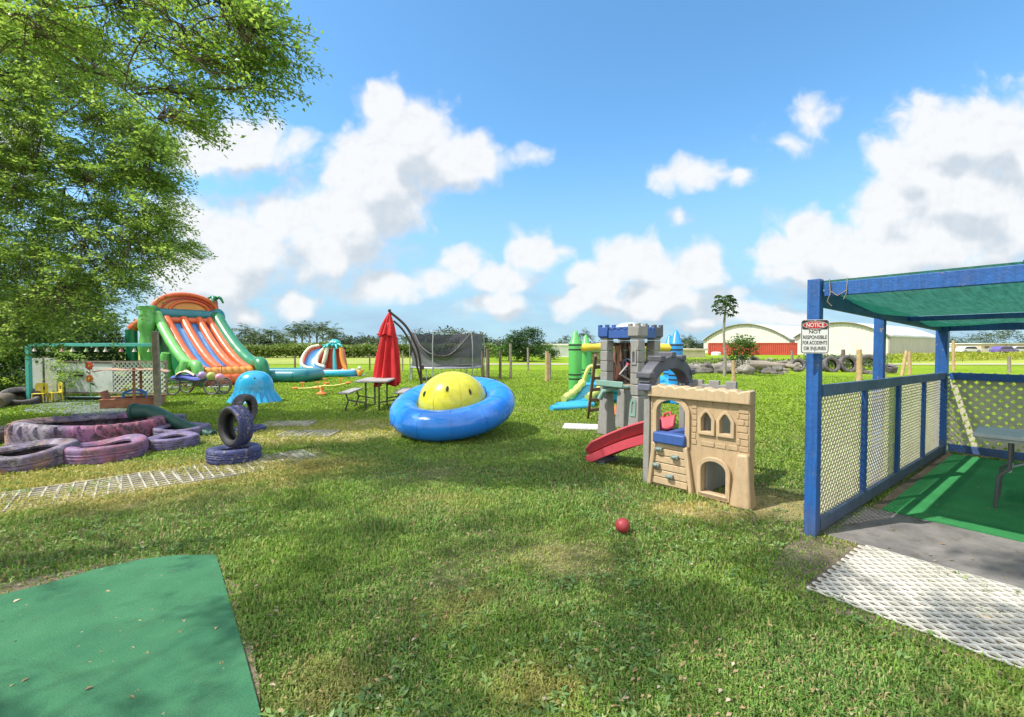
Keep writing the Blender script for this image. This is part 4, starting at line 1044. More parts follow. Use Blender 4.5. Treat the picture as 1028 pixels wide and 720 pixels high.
# wooden sandbox with canopy
sw = pm('red_brown_wood', (.42,.17,.09), (.30,.12,.07), 6, .75, .3, 40, dirt=.35); cv = pm('canopy_fabric', (.46,.30,.20), (.36,.22,.15), 3, .85, .4, 80, dirt=.3)
s0 = G(100,411); s1 = G(153,409); t = thing('sandbox', 'red brown wooden sandbox with bench seat and faded brown canopy', 'sandbox', s0, rz=.5)
Ws = 1.22; Ds = .85
for nm,c_,d_ in (('side_board',(Ws/2,.012,.11),(Ws,.025,.20)),('side_board',(Ws/2,Ds-.012,.11),(Ws,.025,.20)),('side_board',(.012,Ds/2,.11),(.025,Ds-.05,.20)),('side_board',(Ws-.012,Ds/2,.11),(.025,Ds-.05,.20)),('seat',(Ws/2,.09,.225),(Ws+.04,.2,.025)),('seat',(Ws/2,Ds-.09,.225),(Ws+.04,.2,.025))):
    mb = MB(); mb.box(c_,d_); part(nm, mb, sw, t, bevel=.004)
mb = MB(); mb.box((.05,.3,.32),(.06,.5,.24),rot=(0,R(-18),0)); part('backrest', mb, sw, t, bevel=.005)
for y_ in (.04,Ds-.04):
    mb = MB(); mb.box((Ws*.56,y_,.52),(.055,.055,1.02)); part('canopy_post', mb, sw, t, bevel=.004)
mb = MB()
mb.grid(lambda u,v: (-.2+1.55*u, -.08+1.0*v, 1.02-.09*abs(u-.5)*2-.05*u+.03*math.sin(u*PI*3)+.012*math.sin(v*9)), 24, 8)
part('canopy', mb, cv, t, solid=.01)
mb = MB(); mb.grid(lambda u,v: (.04+(Ws-.08)*u,.04+(Ds-.08)*v,.12+.03*math.sin(u*8)*math.sin(v*7)),14,10); part('sand', mb, pm('sand',(.45,.38,.27),(.34,.28,.2),12,.95,.6,40), t, smooth=60)
blup = pm('blue_plastic', (.05,.24,.62), (.05,.2,.5), 6, .4, dirt=.2)
t = thing('toy_stand', 'small bright blue plastic toy arch standing inside the wooden sandbox', 'toy', s0+Vector((.38,.62,.14)), rz=.5)
mb = MB(); mb.tube([(-.25,0,0),(-.23,0,.22),(-.1,0,.28),(.1,0,.28),(.23,0,.22),(.25,0,0)],.03,10); part('arch', mb, blup, t, smooth=60)
mb = MB(); mb.box((0,0,.2),(.42,.12,.03)); part('shelf', mb, blup, t, bevel=.008)
mb = MB(); mb.sphere((-.2,0,.31),.045,12,8); part('knob', mb, yelp, t)

# ================================================================== blue dome climber
def dome():
    t = thing('play_dome', 'bright blue plastic whale shaped dome with a rippled skirt on the lawn', 'play dome', Vector(((255-514)/460*13.1,13.1,0)), rz=.1)
    m1 = pm('blue_dome', (.02,.36,.62), (.015,.28,.58), 2, .28, .03, 40, dirt=.12, coat=.3)
    mb = MB()
    def f(u, v):
        a = 2*PI*u; z = v
        if v > .42: q = (v-.42)/.58; r = .56*max(0,math.cos(q*PI/2))**.75; zz = .36+.50*math.sin(q*PI/2)
        else:
            q = v/.42; r = .56+.22*(1-q)**1.5; zz = .36*q
            r += .030*(1-q)**.7*math.sin(a*24)
        return (r*.90*math.cos(a), r*.86*math.sin(a), zz*1.02)
    mb.grid(f, 168, 26); part('dome', mb, m1, t, smooth=70, weld=True)
    dk = pm('dark_hole', (.01,.03,.05), None, 8, .6, dirt=0)
    for a in (-1.15, -2.1):
        mb = MB(); mb.sphere((.42*math.cos(a)*.9,.40*math.sin(a)*.95,.68),(.035,.035,.035),12,8); part('eye', mb, dk, t)
    mb = MB(); mb.sphere((0,0,.85),(.09,.09,.035),14,8); part('blowhole', mb, m1, t)
dome()

# ================================================================== pedal cart
def cart():
    o_ = G(166,397); t = thing('pedal_cart', 'four wheeled pedal cart with a blue cloth over its bench', 'cart', o_+Vector((.15,.35,0)), rz=.05)
    rub = m_dark
    for (x,y,r_) in ((.05,-.35,.27),(.05,.35,.27),(1.28,-.35,.27),(1.28,.35,.27),(1.58,-.30,.27)):
        mb = MB(); Mx = Matrix.Rotation(PI/2,4,'X') ; mb.torus((x,y,r_), r_-.022, .022, 36, 8, Mx); w_ = part('wheel', mb, rub, t, smooth=60)
        mb = MB(); mb.torus((x,y,r_), r_-.05, .008, 30, 6, Mx); part('rim', mb, steel, w_)
        mb = MB()
        for k in range(14):
            a = 2*PI*k/14; mb.cyl((x,y,r_),(x+math.cos(a)*(r_-.05),y,r_+math.sin(a)*(r_-.05)),.003,n=4)
        mb.cyl((x,y-.04,r_),(x,y+.04,r_),.025,n=10); part('spokes', mb, steel, w_)
    mb = MB()
    for y in (-.3,.3):
        mb.tube([(.05,y,.27),(.3,y,.42),(1.2,y,.42),(1.58,y,.27)],.017,8); mb.tube([(.3,y,.42),(.55,y,.18),(.9,y,.42)],.014,8)
    for x in (.05,.3,1.2,1.45): mb.tube([(x,-.33,.40 if x>.2 else .27),(x,.33,.40 if x>.2 else .27)],.014,8)
    mb.tube([(1.2,0,.42),(1.42,0,.75),(1.40,0,.9)],.014,8); mb.tube([(1.40,-.22,.92),(1.40,.22,.92)],.014,8)
    part('frame', mb, pm('cart_frame', (.30,.06,.10), (.2,.05,.07), 8, .45, dirt=.2), t, smooth=60)
    mb = MB(); mb.grid(lambda u,v: (.0+1.16*u, -.36+.72*v, .60+.05*math.sin(u*7)+.03*math.cos(v*6)-.12*(abs(v-.5)*2)**6+.07*u*0), 24, 16)
    part('cloth_cover', mb, pm('blue_cloth', (.10,.14,.50), (.06,.09,.36), 4, .8, .3, 60, dirt=.1), t, solid=.02)
    mb = MB(); mb.box((.58,0,.52),(1.1,.62,.12)); part('bench', mb, pm('blue_vinyl',(.08,.10,.4),dirt=.1), t, bevel=.03)
    t2 = thing('folded_towel', 'crumpled white and orange towel tossed on the blue cart', 'towel', t.location+Vector((.36,-.1,.70)), rz=.3)
    mb = MB(); mb.grid(lambda u,v: (-.26+.52*u, -.2+.4*v, .06*math.sin(u*6+v*3)*math.sin(v*5)+.05-.14*(abs(u-.5)*2)**2), 18, 14)
    part('cloth', mb, pm('towel', (.66,.60,.52), (.6,.35,.2), 5, .9, dirt=.1), t2, solid=.012)
    bx = t.location
    for (px,py,c_,lb) in ((203,377,(.42,.28,.55),'lilac ball, leftmost of the three resting by the cart wheel'),(212,377.5,(.42,.50,.12),'yellow green ball, middle of the three by the cart'),(220.5,379,(.66,.30,.40),'pink ball, rightmost of the three by the cart')):
        p = W(px,py,14.35); mb = MB(); mb.sphere((0,0,0),.125,24,16)
        o = part('ball_toy', mb, pm('ball_'+lb.split()[0], c_, tuple(x*.85 for x in c_), 4, .35, dirt=.05), smooth=60); o.location = p; tag(o, lb, 'ball', 'three coloured balls on the cart')
cart()

# ================================================================== big inflatable water slide
vinyl = lambda nm, c, c2=None: pm(nm, c, c2 or tuple(x*.8 for x in c), 1.2, .34, .06, 12, dirt=.10, coat=.15, rvar=.1)
vg, vo, vb, vl, vr, vt = vinyl('vinyl_green',(.012,.21,.09)), vinyl('vinyl_orange',(.72,.13,.03)), vinyl('vinyl_blue',(.05,.24,.55)), vinyl('vinyl_lime',(.16,.50,.12)), vinyl('vinyl_red',(.50,.04,.04)), vinyl('vinyl_teal',(.015,.20,.24))
vy = vinyl('vinyl_yellow',(.72,.50,.04)); vorange = vinyl('vinyl_light_orange', (.78,.30,.04)); vbrown = vinyl('vinyl_brown', (.30,.15,.06))
def slide_big():
    rt = Vector((-14.9,22.8,0)); d = Vector((.8,-.6,0)).normalized(); wv = Vector((-d.y,d.x,0))
    Wd = 2.5; o_ = rt - wv*Wd
    t = thing('inflatable_slide', 'huge green and orange double lane inflatable water slide with a palm on top', 'inflatable slide', o_, rz=math.atan2(d.y,d.x))
    def prof(s):      # s 0..1 -> x,z of lane surface
        x = .75+4.3*s; z = .42+2.25*(1-s)**1.55
        return x, z
    def rail(y, r_, off, s0=0., s1=1., n=26, rise=0.0):
        pts = []
        for k in range(n+1):
            s = s0+(s1-s0)*k/n; x, z = prof(s); pts.append((x, y, z+off+rise*max(0,(s-.72)/.28)**1.5*0))
        return pts
    # body
    mb = MB(); out = [(0,0.02),(5.1,.02),(5.1,.40)]+[prof(1-k/16) for k in range(17)]+[(.0,2.67)]
    mb.plate([out], .18, Wd-.18, .04); part('body', mb, vg, t, smooth=60)
    def bulged(pts, r_, amp=.05, per=7):
        n_ = len(pts); return [r_*(1+amp*abs(math.sin(PI*per*i/(n_-1)))) for i in range(n_)]
    for y, nm in ((Wd-.05,'side_tube'),(.05,'side_tube')):
        pts = rail(y, .3, .30, 0, .93, 60); x1, y1, z1 = pts[-1]
        for k in range(1,15):
            a = PI*k/14; pts.append((x1+.55*math.sin(a*.5)*1.1, y1, z1+.17*math.sin(a)-.42*(k/14)**2))
        pts = [(.35,y,2.98),(.55,y,3.0)]+pts
        mb = MB(); mb.tube(pts, bulged(pts,.26 if y > 1 else .19), 16); part(nm, mb, vg if y > 1 else vl, t, smooth=70)
    for y in (.40, 1.05, 1.68, Wd-.38):
        pts = rail(y, .15, .16, 0, 1., 60); mb = MB(); mb.tube(pts, bulged(pts,.17,.04,9), 14); part('lane_divider', mb, vo, t, smooth=70)
    for y0,y1,m_ in ((.45,1.0,vb),(1.1,1.62,vb),(1.72,Wd-.42,vb)):
        mb = MB(); mb.grid(lambda u,v: (prof(u)[0], y0+(y1-y0)*v, prof(u)[1]+.035-.02*math.sin(v*PI)), 30, 6); part('lane', mb, m_, t, smooth=60, solid=.02)
    # lower bumper
    pts = [(5.05,.35+(Wd-.7)*k/40,.50) for k in range(41)]; mb = MB(); mb.tube(pts, bulged(pts,.20,.22,7), 14); part('bumper', mb, vorange, t, smooth=70)
    pts = [(4.8,.35+(Wd-.7)*k/40,.24) for k in range(41)]; mb = MB(); mb.tube([(5.2,p[1],.24) for p in pts], bulged(pts,.22,.12,6), 14); part('bumper', mb, vo, t, smooth=70)
    # upper deck
    mb = MB(); pts = [(.45,-.05+(Wd+.1)*k/40,3.02) for k in range(41)]; mb.tube(pts, bulged(pts,.27,.05,5), 16); part('top_tube', mb, vt, t, smooth=70)
    mb = MB(); mb.tube([(.75,p[1],2.74) for p in pts], bulged(pts,.15,.06,8), 12); part('top_tube', mb, vo, t, smooth=70)
    mb = MB(); mb.box((.35,Wd/2,1.4),(.5,Wd*.9,2.7)); part('deck', mb, vg, t, bevel=.1)
    for y in (-.05, Wd+.05):
        mb = MB(); mb.sphere((.5,y,3.0),(.36,.34,.42),18,12); part('corner_bulb', mb, vt if y > 0 else vg, t, smooth=70)
    # arched sign board on top
    def half(r0, r1, n=22, zc=3.2, sq=.62):
        return [((Wd/2)+r1*math.cos(PI*k/n), zc+r1*sq*math.sin(PI*k/n)) for k in range(n+1)]+[((Wd/2)+r0*math.cos(PI*(n-k)/n), zc+r0*sq*math.sin(PI*(n-k)/n)) for k in range(n+1)]
    My = Matrix.Rotation(PI/2,4,'Z')
    mb = MB(); mb.plate([[(Wd/2+1.32*math.cos(PI*k/24), 3.2+.74*math.sin(PI*k/24)) for k in range(25)]], -.50,-.38,.03, M=My); part('arch_board', mb, vorange, t, smooth=60)
    for r_, m_, tr in ((1.30,vo,.10),(1.02,vr,.05),(.78,vo,.07)):
        pts = [(.53, Wd/2+r_*math.cos(PI*k/24)+(.25*(1.3-r_)), 3.2+.60*r_*math.sin(PI*k/24)) for k in range(25)]
        mb = MB(); mb.tube(pts, tr, 10); part('arch_tube', mb, m_, t, smooth=70)
    # inflated palm trees at the two corners
    for (x,y,zb,sc_) in ((.45,Wd+.0,3.25,1.0),(.5,-.25,1.8,1.5)):
        pl = MB(); pl.tube([(x,y,zb-.1+.16*k) for k in range(5)], [.13,.12,.13,.11,.10], 10); trk = part('palm_trunk', pl, vbrown, t, smooth=60)
        for k in range(5):
            a = 2*PI*k/5+.6; mb = MB(); pts = [(x+math.cos(a)*.40*sc_*s, y+math.sin(a)*.40*sc_*s, zb+.56+.16*math.sin(s*PI*.85)*1.3-.20*s*s) for s in [j/8 for j in range(9)]]
            mb.tube(pts, [.05+.06*math.sin(PI*min(1,.15+j/8.5)) for j in range(9)], 10, sq=.6); part('palm_leaf', mb, vg, trk, smooth=70)
    # left leafy column and far side climbing wall
    mb = MB(); pts = [(.9,-.35,.3+.30*k) for k in range(11)]; mb.tube(pts, [.30+.06*math.sin(k*1.9) for k in range(11)], 14); part('leafy_column', mb, vl, t, smooth=70)
    mb = MB(); mb.tube([(2.6,-.2,.2),(2.6,-.25,.8),(2.7,-.2,1.3)], [.34,.28,.16], 14); part('leafy_column', mb, vl, t, smooth=70)
    mb = MB(); mb.tube([(4.6,-.15,.2),(4.6,-.2,.65),(4.7,-.15,1.0)], [.32,.26,.14], 14); part('leafy_column', mb, vl, t, smooth=70)
    mb = MB(); mb.tube([(.3,-.75,2.3),(.5,-.5,2.6),(.6,-.3,2.75)], .2, 12); part('left_arm', mb, vo, t, smooth=70)
    mb = MB(); mb.tube([(.3,-.75,0),(.3,-.75,2.3)], .22, 14); part('left_column', mb, vg, t, smooth=70)
    # splash pool
    t2 = thing('splash_pool', 'low dark green inflatable pool wall at the foot of the big slide', 'pool', (0,0,0))
    x0,x1,y0,y1 = -12.9,-9.15,19.9,21.9; z = .27
    def rr(n=12, r_=.3):
        out = []
        for cx_,cy_,a0_ in ((x1-r_,y0+r_,-PI/2),(x1-r_,y1-r_,0),(x0+r_,y1-r_,PI/2),(x0+r_,y0+r_,PI)):
            for k in range(n+1): a = a0_+PI/2*k/n; out.append((cx_+r_*math.cos(a),cy_+r_*math.sin(a),z))
        out.append(out[0]); return out
    c_ = ((x0+x1)/2,(y0+y1)/2,0); t2.location = c_
    pts = [Vector(p)-Vector(c_) for p in rr()]; mb = MB(); mb.tube(pts, .27, 14, cap=False); part('wall_tube', mb, vt, t2, smooth=70)
    mb = MB(); mb.box((0,0,.16),(x1-x0-.3,y1-y0-.3,.02)); part('pool_floor', mb, vb, t2)
slide_big()
# ---- small curved splash slide
def slide_small():
    D = 24.6; px = 330; o_ = Vector(((px-514)/460*D, D, 0)); t = thing('splash_slide', 'small blue and orange inflatable splash slide topped by a teal octopus', 'inflatable slide', o_)
    w_ = 1.3
    cream = vinyl('vinyl_cream', (.72,.66,.45)); sky_ = vinyl('vinyl_sky', (.03,.40,.62)); red_ = vinyl('vinyl_tomato', (.66,.07,.02)); tq = vinyl('vinyl_turquoise', (.03,.42,.42))
    mb = MB(); pts = [(-.05+1.1*math.cos(a)*(1 if a<PI else 1), .4*0+ .0, 0) for a in (0,1)]
    # tower
    mb = MB(); mb.box((.25,.5,.75),(1.05,.8,1.4),taper=.7); part('tower', mb, red_, t, bevel=.12)
    for x,rx in ((-.12,-1),(.66,1)):
        pts = [(x+rx*.0+.35*rx*(k/10)**2*1.0, .05-.25*(k/10), 1.48-1.2*(k/10)**.9) for k in range(11)]
        mb = MB(); mb.tube(pts, .11, 12); part('rail_tube', mb, cream if rx<0 else vorange, t, smooth=70)
    mb = MB(); mb.tube([(.30,.05,1.45),(.34,-.1,1.0),(.42,-.25,.3)], [.07,.09,.11], 12); part('ladder_tube', mb, tq, t, smooth=70)
    # curved chute at left
    def crv(c, n_=8):
        out = []
        for i in range(len(c)-1):
            p0 = c[max(i-1,0)]; p1 = c[i]; p2 = c[i+1]; p3 = c[min(i+2,len(c)-1)]
            for k in range(n_):
                q = k/n_; out.append(.5*((2*p1)+(p2-p0)*q+(2*p0-5*p1+4*p2-p3)*q*q+(3*p1-p0-3*p2+p3)*q**3))
        out.append(c[-1]); return out
    V3 = lambda *a: Vector(a)
    outer = crv([V3(-.62,.25,1.50),V3(-1.02,.05,1.38),V3(-1.26,-.2,.98),V3(-1.20,-.6,.60),V3(-.85,-.95,.40),V3(-.35,-1.1,.32)])
    inner = crv([V3(-.12,.25,1.50),V3(-.40,.05,1.22),V3(-.52,-.2,.86),V3(-.46,-.45,.58),V3(-.22,-.62,.46),V3(.05,-.70,.40)])
    n_ = len(outer)-1
    mb = MB(); mb.tube([p+V3(0,0,.10) for p in outer], .085, 12); part('chute_rail', mb, cream, t, smooth=70)
    mb = MB(); mb.tube([p+V3(0,0,.10) for p in inner], .085, 12); part('chute_rail', mb, cream, t, smooth=70)
    at_ = lambda c, u: c[min(n_-1,int(u*n_))].lerp(c[min(n_,int(u*n_)+1)], u*n_-min(n_-1,int(u*n_)))
    mb = MB(); mb.grid(lambda u,v: tuple(at_(outer,u).lerp(at_(inner,u),v)-V3(0,0,.10*math.sin(PI*v))), 40, 6); part('chute', mb, vb, t, smooth=60, solid=.05)
    mb = MB(); mb.grid(lambda u,v: tuple(V3(at_(outer,u).x-.01,at_(outer,u).y,at_(outer,u).z*v)), 40, 4); part('chute_wall', mb, sky_, t, smooth=60, solid=.12)
    mb = MB(); mb.grid(lambda u,v: tuple(at_(outer,u*.6).lerp(at_(inner,u*.6),.16)+V3(0,0,-.05+.20*v)), 24, 3); part('chute_band', mb, red_, t, smooth=60, solid=.05)
    mb = MB(); mb.grid(lambda u,v: tuple(V3(at_(inner,u).x,at_(inner,u).y,at_(inner,u).z*v)), 40, 4); part('chute_wall', mb, red_, t, smooth=60, solid=.08)
    # pool
    pts = []
    for k in range(49): a = 2*PI*k/48; pts.append((.25+1.28*math.cos(a)+.15, -.55+.75*math.sin(a), .17))
    mb = MB(); mb.tube(pts, .16, 12, cap=False); part('pool_wall', mb, sky_, t, smooth=70)
    mb = MB(); mb.tube([(p[0],p[1],.30) for p in pts], .06, 10, cap=False); part('pool_rim', mb, vinyl('vinyl_white',(.7,.72,.7)), t, smooth=70)
    mb = MB(); mb.grid(lambda u,v: (.4+1.2*u*math.cos(2*PI*v), -.55+.68*u*math.sin(2*PI*v), .16), 3, 32); part('pool_floor', mb, vb, t)
    # octopus
    oc = MB(); oc.sphere((.2,.35,1.72),(.32,.28,.22),18,12); head = part('octopus_head', oc, tq, t, smooth=70)
    for k in range(7):
        a = PI*k/6; mb = MB(); mb.tube([(.2+.2*math.cos(a),.2,1.66),(.2+.42*math.cos(a),.0,1.62+.06*math.sin(k*2)),(.2+.55*math.cos(a),-.08,1.52+.1*math.sin(k*2.4))],[.08,.07,.035],10); part('arm', mb, tq, head, smooth=70)
    for s in (-1,1):
        mb = MB(); mb.sphere((.2+.11*s,.09,1.78),.05,12,8); part('eye', mb, wht, head, smooth=70)
    # grey tarp under both
    mb = MB(); mb.add([(-2.4,-1.15,.012),(1.9,-1.25,.012),(1.9,.9,.012),(-2.4,.9,.012)], [(0,1,2,3)])
    o = part('ground_sheet', mb, pm('grey_tarp', (.40,.42,.44), (.30,.32,.34), 1.5, .5, .3, 8, dirt=.2), smooth=0); o.location = o_; tag(o, 'pale grey tarp spread under the small splash slide', 'tarp')

slide_small()
mb = MB(); t = thing('toy_figure', 'small orange and white inflatable toy right of the small splash slide', 'toy', G(361,378))
mb.sphere((0,0,.18),(.14,.1,.18),14,10); part('body', mb, vorange, t, smooth=60)
for s in (-1,1):
    mb = MB(); mb.tube([(s*.1,0,.25),(s*.24,0,.38)],[.05,.035],8); part('arm', mb, vorange, t, smooth=60)
mb = MB(); mb.sphere((0,0,.44),.09,12,8); part('head', mb, wht, t, smooth=60)
# ---- seesaw
def seesaw():
    o_ = G(323,396); t = thing('seesaw', 'orange and yellow four seat rocker seesaw on the lawn', 'seesaw', o_); t.scale = (.92,.92,.8)
    og = pm('orange_plastic', (.75,.20,.03), (.65,.17,.03), 5, .4, dirt=.15); yg = pm('seesaw_yellow', (.55,.55,.10), (.5,.45,.08), 5, .45, dirt=.15)
    mb = MB(); mb.lathe([(.20,0),(.20,.04),(.12,.08),(.06,.13),(.05,.36),(.001,.38)], 24); part('base', mb, og, t, smooth=50)
    for a,zz in ((PI,-.10),(.0,.12),(PI*.55,.04),(-PI*.45,-.02)):
        L_ = .95 if abs(math.sin(a)) < .5 else .7
        e = Vector((math.cos(a)*L_, math.sin(a)*L_+.1*0, .34+zz)); mb = MB(); mb.tube([(0,0,.34), Vector((0,0,.34)).lerp(e,.5)-Vector((0,0,.04)), e],[.035,.03,.03],8); arm = part('arm', mb, yg, t, smooth=60)
        mb = MB(); mb.sphere((e.x,e.y,e.z+.02),(.11,.10,.04),14,8); part('seat', mb, og, arm, smooth=60)
        h = Vector((e.x,e.y,e.z))*.72+Vector((0,0,.10)); mb = MB(); mb.tube([h,(h.x,h.y,h.z+.22)],.015,6); mb.tube([(h.x-.08,h.y,h.z+.22),(h.x+.08,h.y,h.z+.22)],.015,6); part('handle', mb, og, arm, smooth=60)
seesaw()
# ================================================================== planet rocker (ball in a ring)
def saturn():
    o_ = Vector(((454.5-514)/460*8.35, 8.35, 0)); t = thing('planet_rocker', 'big inflatable yellow ball set in a tilted blue ring on the lawn', 'inflatable toy', o_)
    mB = pm('ring_vinyl', (.02,.23,.74), (.015,.18,.66), 1.2, .26, .04, 8, dirt=.06, coat=.35, rvar=.06)
    mY = pm('ball_vinyl', (.56,.53,.025), (.48,.45,.02), 1.5, .28, .04, 8, dirt=.10, coat=.3, rvar=.06)
    M = Matrix.Translation((0,0,.50)) @ Matrix.Rotation(R(15),4,Vector((1,-.35,0)).normalized())
    mb = MB(); n = 120
    def wr(a, b):
        return .006*math.sin(a*30)*max(0,-math.cos(b))
    vs = []; fs = []; m_ = 28; Rr, r = .865, .275
    for k in range(n):
        a = 2*PI*k/n
        for j in range(m_):
            b = 2*PI*j/m_; q = r+wr(a,b); rr = Rr+q*math.cos(b); vs.append((rr*math.cos(a), rr*math.sin(a), q*.92*math.sin(b)))
    for k in range(n):
        for j in range(m_): fs.append((k*m_+j, ((k+1)%n)*m_+j, ((k+1)%n)*m_+(j+1)%m_, k*m_+(j+1)%m_))
    mb.add(vs, fs, M); part('ring', mb, mB, t, smooth=80)
    mb = MB(); mb.sphere((0,0,.57),(.625,.625,.56),48,30); part('ball', mb, mY, t, smooth=80)
    sm = pm('seam', (.015,.17,.56), None, 4, .5, dirt=.2)
    mb = MB()
    for k in range(12):
        a_ = 2*PI*k/12+.1; c_ = Vector((Rr*math.cos(a_),Rr*math.sin(a_),0)); e_ = Vector((math.cos(a_),math.sin(a_),0))
        mb.tube([M@(c_+e_*(r+.0015)*math.cos(b_)+Vector((0,0,(r+.0015)*.92*math.sin(b_)))) for b_ in [2*PI*j/40 for j in range(41)]], .003, 6, cap=False)
    part('ring_seams', mb, sm, t, smooth=60)
    mb = MB()
    for k in range(8):
        a_ = 2*PI*k/8+.35; mb.tube([(.6265*math.cos(e_)*math.cos(a_),.6265*math.cos(e_)*math.sin(a_),.57+.5615*math.sin(e_)) for e_ in [-.3+1.87*j/24 for j in range(25)]], .0028, 6, cap=False)
    part('ball_seams', mb, pm('ball_seam', (.48,.44,.02), None, 4, .5, dirt=.2), t, smooth=60)
    for a_, in ((-2.6,),(-.5,),(1.5,)):
        p_ = M@Vector(((Rr+r)*math.cos(a_),(Rr+r)*math.sin(a_),0)); mb = MB(); mb.torus(p_, .035, .007, 16, 6, Matrix.Rotation(PI/2,4,'X')); mb.box(p_,(.03,.03,.02)); part('tether_loop', mb, sm, t, smooth=60)
    hd = pm('handle_black', (.03,.03,.03), None, 8, .5, dirt=0)
    for a,z_ in ((-2.42,.76),(-1.62,.86),(-.90,.80),(.2,.8),(1.9,.8),(2.9,.7)):
        el = math.asin((z_-.57)/.56); 
        c = Vector((.625*math.cos(el)*math.cos(a), .625*math.cos(el)*math.sin(a), .57+.56*math.sin(el))); nrm = Vector((c.x,c.y,(c.z-.57)*1.2)).normalized()
        upv = Vector((0,0,1)); tv = (upv-nrm*upv.dot(nrm)).normalized(); sd = nrm.cross(tv)
        mb = MB(); q = c+nrm*.002
        mb.add([q+tv*.058*math.cos(k*PI/8)+sd*.024*math.sin(k*PI/8)+nrm*.006 for k in range(16)],[tuple(range(16))]); pad = part('handle_patch', mb, hd, t, smooth=0)
        mb = MB(); mb.tube([c+tv*.045, c+tv*.025+nrm*.025, c-tv*.025+nrm*.025, c-tv*.045], .007, 8); part('handle_strap', mb, darkmetal, pad, smooth=60)
    mb = MB()
    v_ = Vector((0,-.60,.40)); mb.sphere(v_,(.025,.02,.025),12,8); part('valve', mb, hd, t, smooth=60)
saturn()

# ================================================================== picnic table and umbrella
ptm = pm('table_top_plastic', (.36,.34,.32), (.26,.25,.24), 5, .7, .2, 40, dirt=.3)
def picnic():
    D = 11.7; o_ = Vector(((378-514)/460*D, D, 0)); t = thing('picnic_table', 'grey topped picnic table with two benches on dark steel legs under the closed red umbrella', 'picnic table', o_, rz=R(4))
    mb = MB(); mb.box((0,0,.725),(.80,1.3,.045)); part('table_top', mb, ptm, t, bevel=.012)
    for s,n_ in ((-1,'bench'),(1,'bench')):
        mb = MB(); mb.box((s*.66,.05,.44),(.27,1.3,.04)); part(n_, mb, ptm, t, bevel=.01)
    for y in (-.48,.48):
        for s in (-1,1):
            mb = MB(); mb.tube([(s*.16,y,.70),(s*.16,y,.02)], .022, 8); part('leg', mb, darkmetal, t, smooth=60)
            mb = MB(); mb.tube([(s*.64,y,.42),(s*.58,y,.25),(s*.66,y,.02)], .02, 8); mb.tube([(s*.66,y,.02),(s*.66,y+.12*(1 if y<0 else -1),.02)],.02,8); part('bench_leg', mb, darkmetal, t, smooth=60)
            mb = MB(); mb.tube([(s*.16,y,.20),(s*.60,y,.27)], .018, 8); part('brace', mb, darkmetal, t, smooth=60)
picnic()
def umbrella():
    D = 12.6; b_ = Vector(((422-514)/460*D, D, 0)); t = thing('cantilever_umbrella', 'closed red umbrella hanging from a dark curved double arm pole', 'umbrella', b_)
    top = W(390,315,12.3)-b_
    pts = []
    P0 = W(423,384,D)-b_; P1 = W(417,345,12.5)-b_; P2 = W(407,327,12.4)-b_; P3 = W(391,313,12.3)-b_
    ctrl = [Vector((.02,0,0)), P0, W(421.5,360,D)-b_, P1, P2, P3]
    def cr(c, n_=8):
        out = []
        for i in range(len(c)-1):
            p0 = c[max(i-1,0)]; p1 = c[i]; p2 = c[i+1]; p3 = c[min(i+2,len(c)-1)]
            for k in range(n_):
                s = k/n_; out.append(.5*((2*p1)+(p2-p0)*s+(2*p0-5*p1+4*p2-p3)*s*s+(3*p1-p0-3*p2+p3)*s**3))
        out.append(c[-1]); return out
    arc = cr(ctrl); dm = pm('umbrella_bronze', (.06,.04,.03), (.09,.06,.05), 6, .4, metal=.4, dirt=.1)
    mb = MB(); mb.tube(arc, .034, 10); part('pole', mb, dm, t, smooth=60)
    a2 = [p+Vector((-.09,0,-.09))*(min(1,i/6)) for i, p in enumerate(arc[8:-4])]
    mb = MB(); mb.tube(a2, .028, 10); part('lower_arm', mb, dm, t, smooth=60)
    mb = MB(); mb.box((0,0,.03),(1.0,.09,.05)); mb.box((0,0,.031),(.09,1.0,.048)); mb.cyl((.02,0,.05),(.02,0,.35),.05,n=14); part('base', mb, dm, t, bevel=.005)
    mb = MB(); mb.box((.06,-.05,1.0),(.08,.12,.12)); mb.tube([(.06,-.1,1.0),(.06,-.2,1.0),(.06,-.2,.93)],.01,6); part('crank_box', mb, dm, t, bevel=.006)
    # closed canopy: two tiers of folded cloth
    hub = P3; red = pm('red_canvas', (.55,.012,.015), (.42,.008,.012), 3, .75, .35, 90, dirt=.06)
    def tier(z0, z1, r0, r1, nf, ph, am, lo):
        def f(u, v):
            a = 2*PI*u; fo = .5+.5*math.cos(nf*a+ph+.5*math.sin(3*a)); q = v
            r = r0+(r1-r0)*q**.85; r *= 1-am*(1-fo)*min(1,q*2.2)
            r *= 1+.10*math.sin(a*2+4*q)
            zz = z0+(z1-z0)*q
            if q > .9: zz += lo*math.sin(nf*a*.5+1)*(q-.9)*10
            return (hub.x+r*math.cos(a)*1.05-.10*q, hub.y+r*math.sin(a)*.9, zz)
        return MB().grid(f, 144, 30)
    zt = hub.z-.02; zb = 1.6-39/460*12.3
    part('canopy', tier(zt-.28, zb, .10, .40, 8, 0, .50, .05), red, t, smooth=75, solid=.006)
    part('canopy_vent', tier(zt, zt-.62, .02, .235, 8, .5, .34, .04), red, t, smooth=75, solid=.006)
    mb = MB(); mb.cyl((hub.x,hub.y,zt+.06),(hub.x-.05,hub.y,zb-.02),.022,n=10); mb.sphere((hub.x,hub.y,zt+.05),.045,12,8); part('mast', mb, dm, t, smooth=60)
    for k in range(8):
        a = 2*PI*k/8; mb = MB(); mb.tube([(hub.x,hub.y,zt-.05),(hub.x+.22*math.cos(a)-.08,hub.y+.2*math.sin(a),zb-.0)],.010,6); part('rib', mb, steel, t, smooth=60)
umbrella()

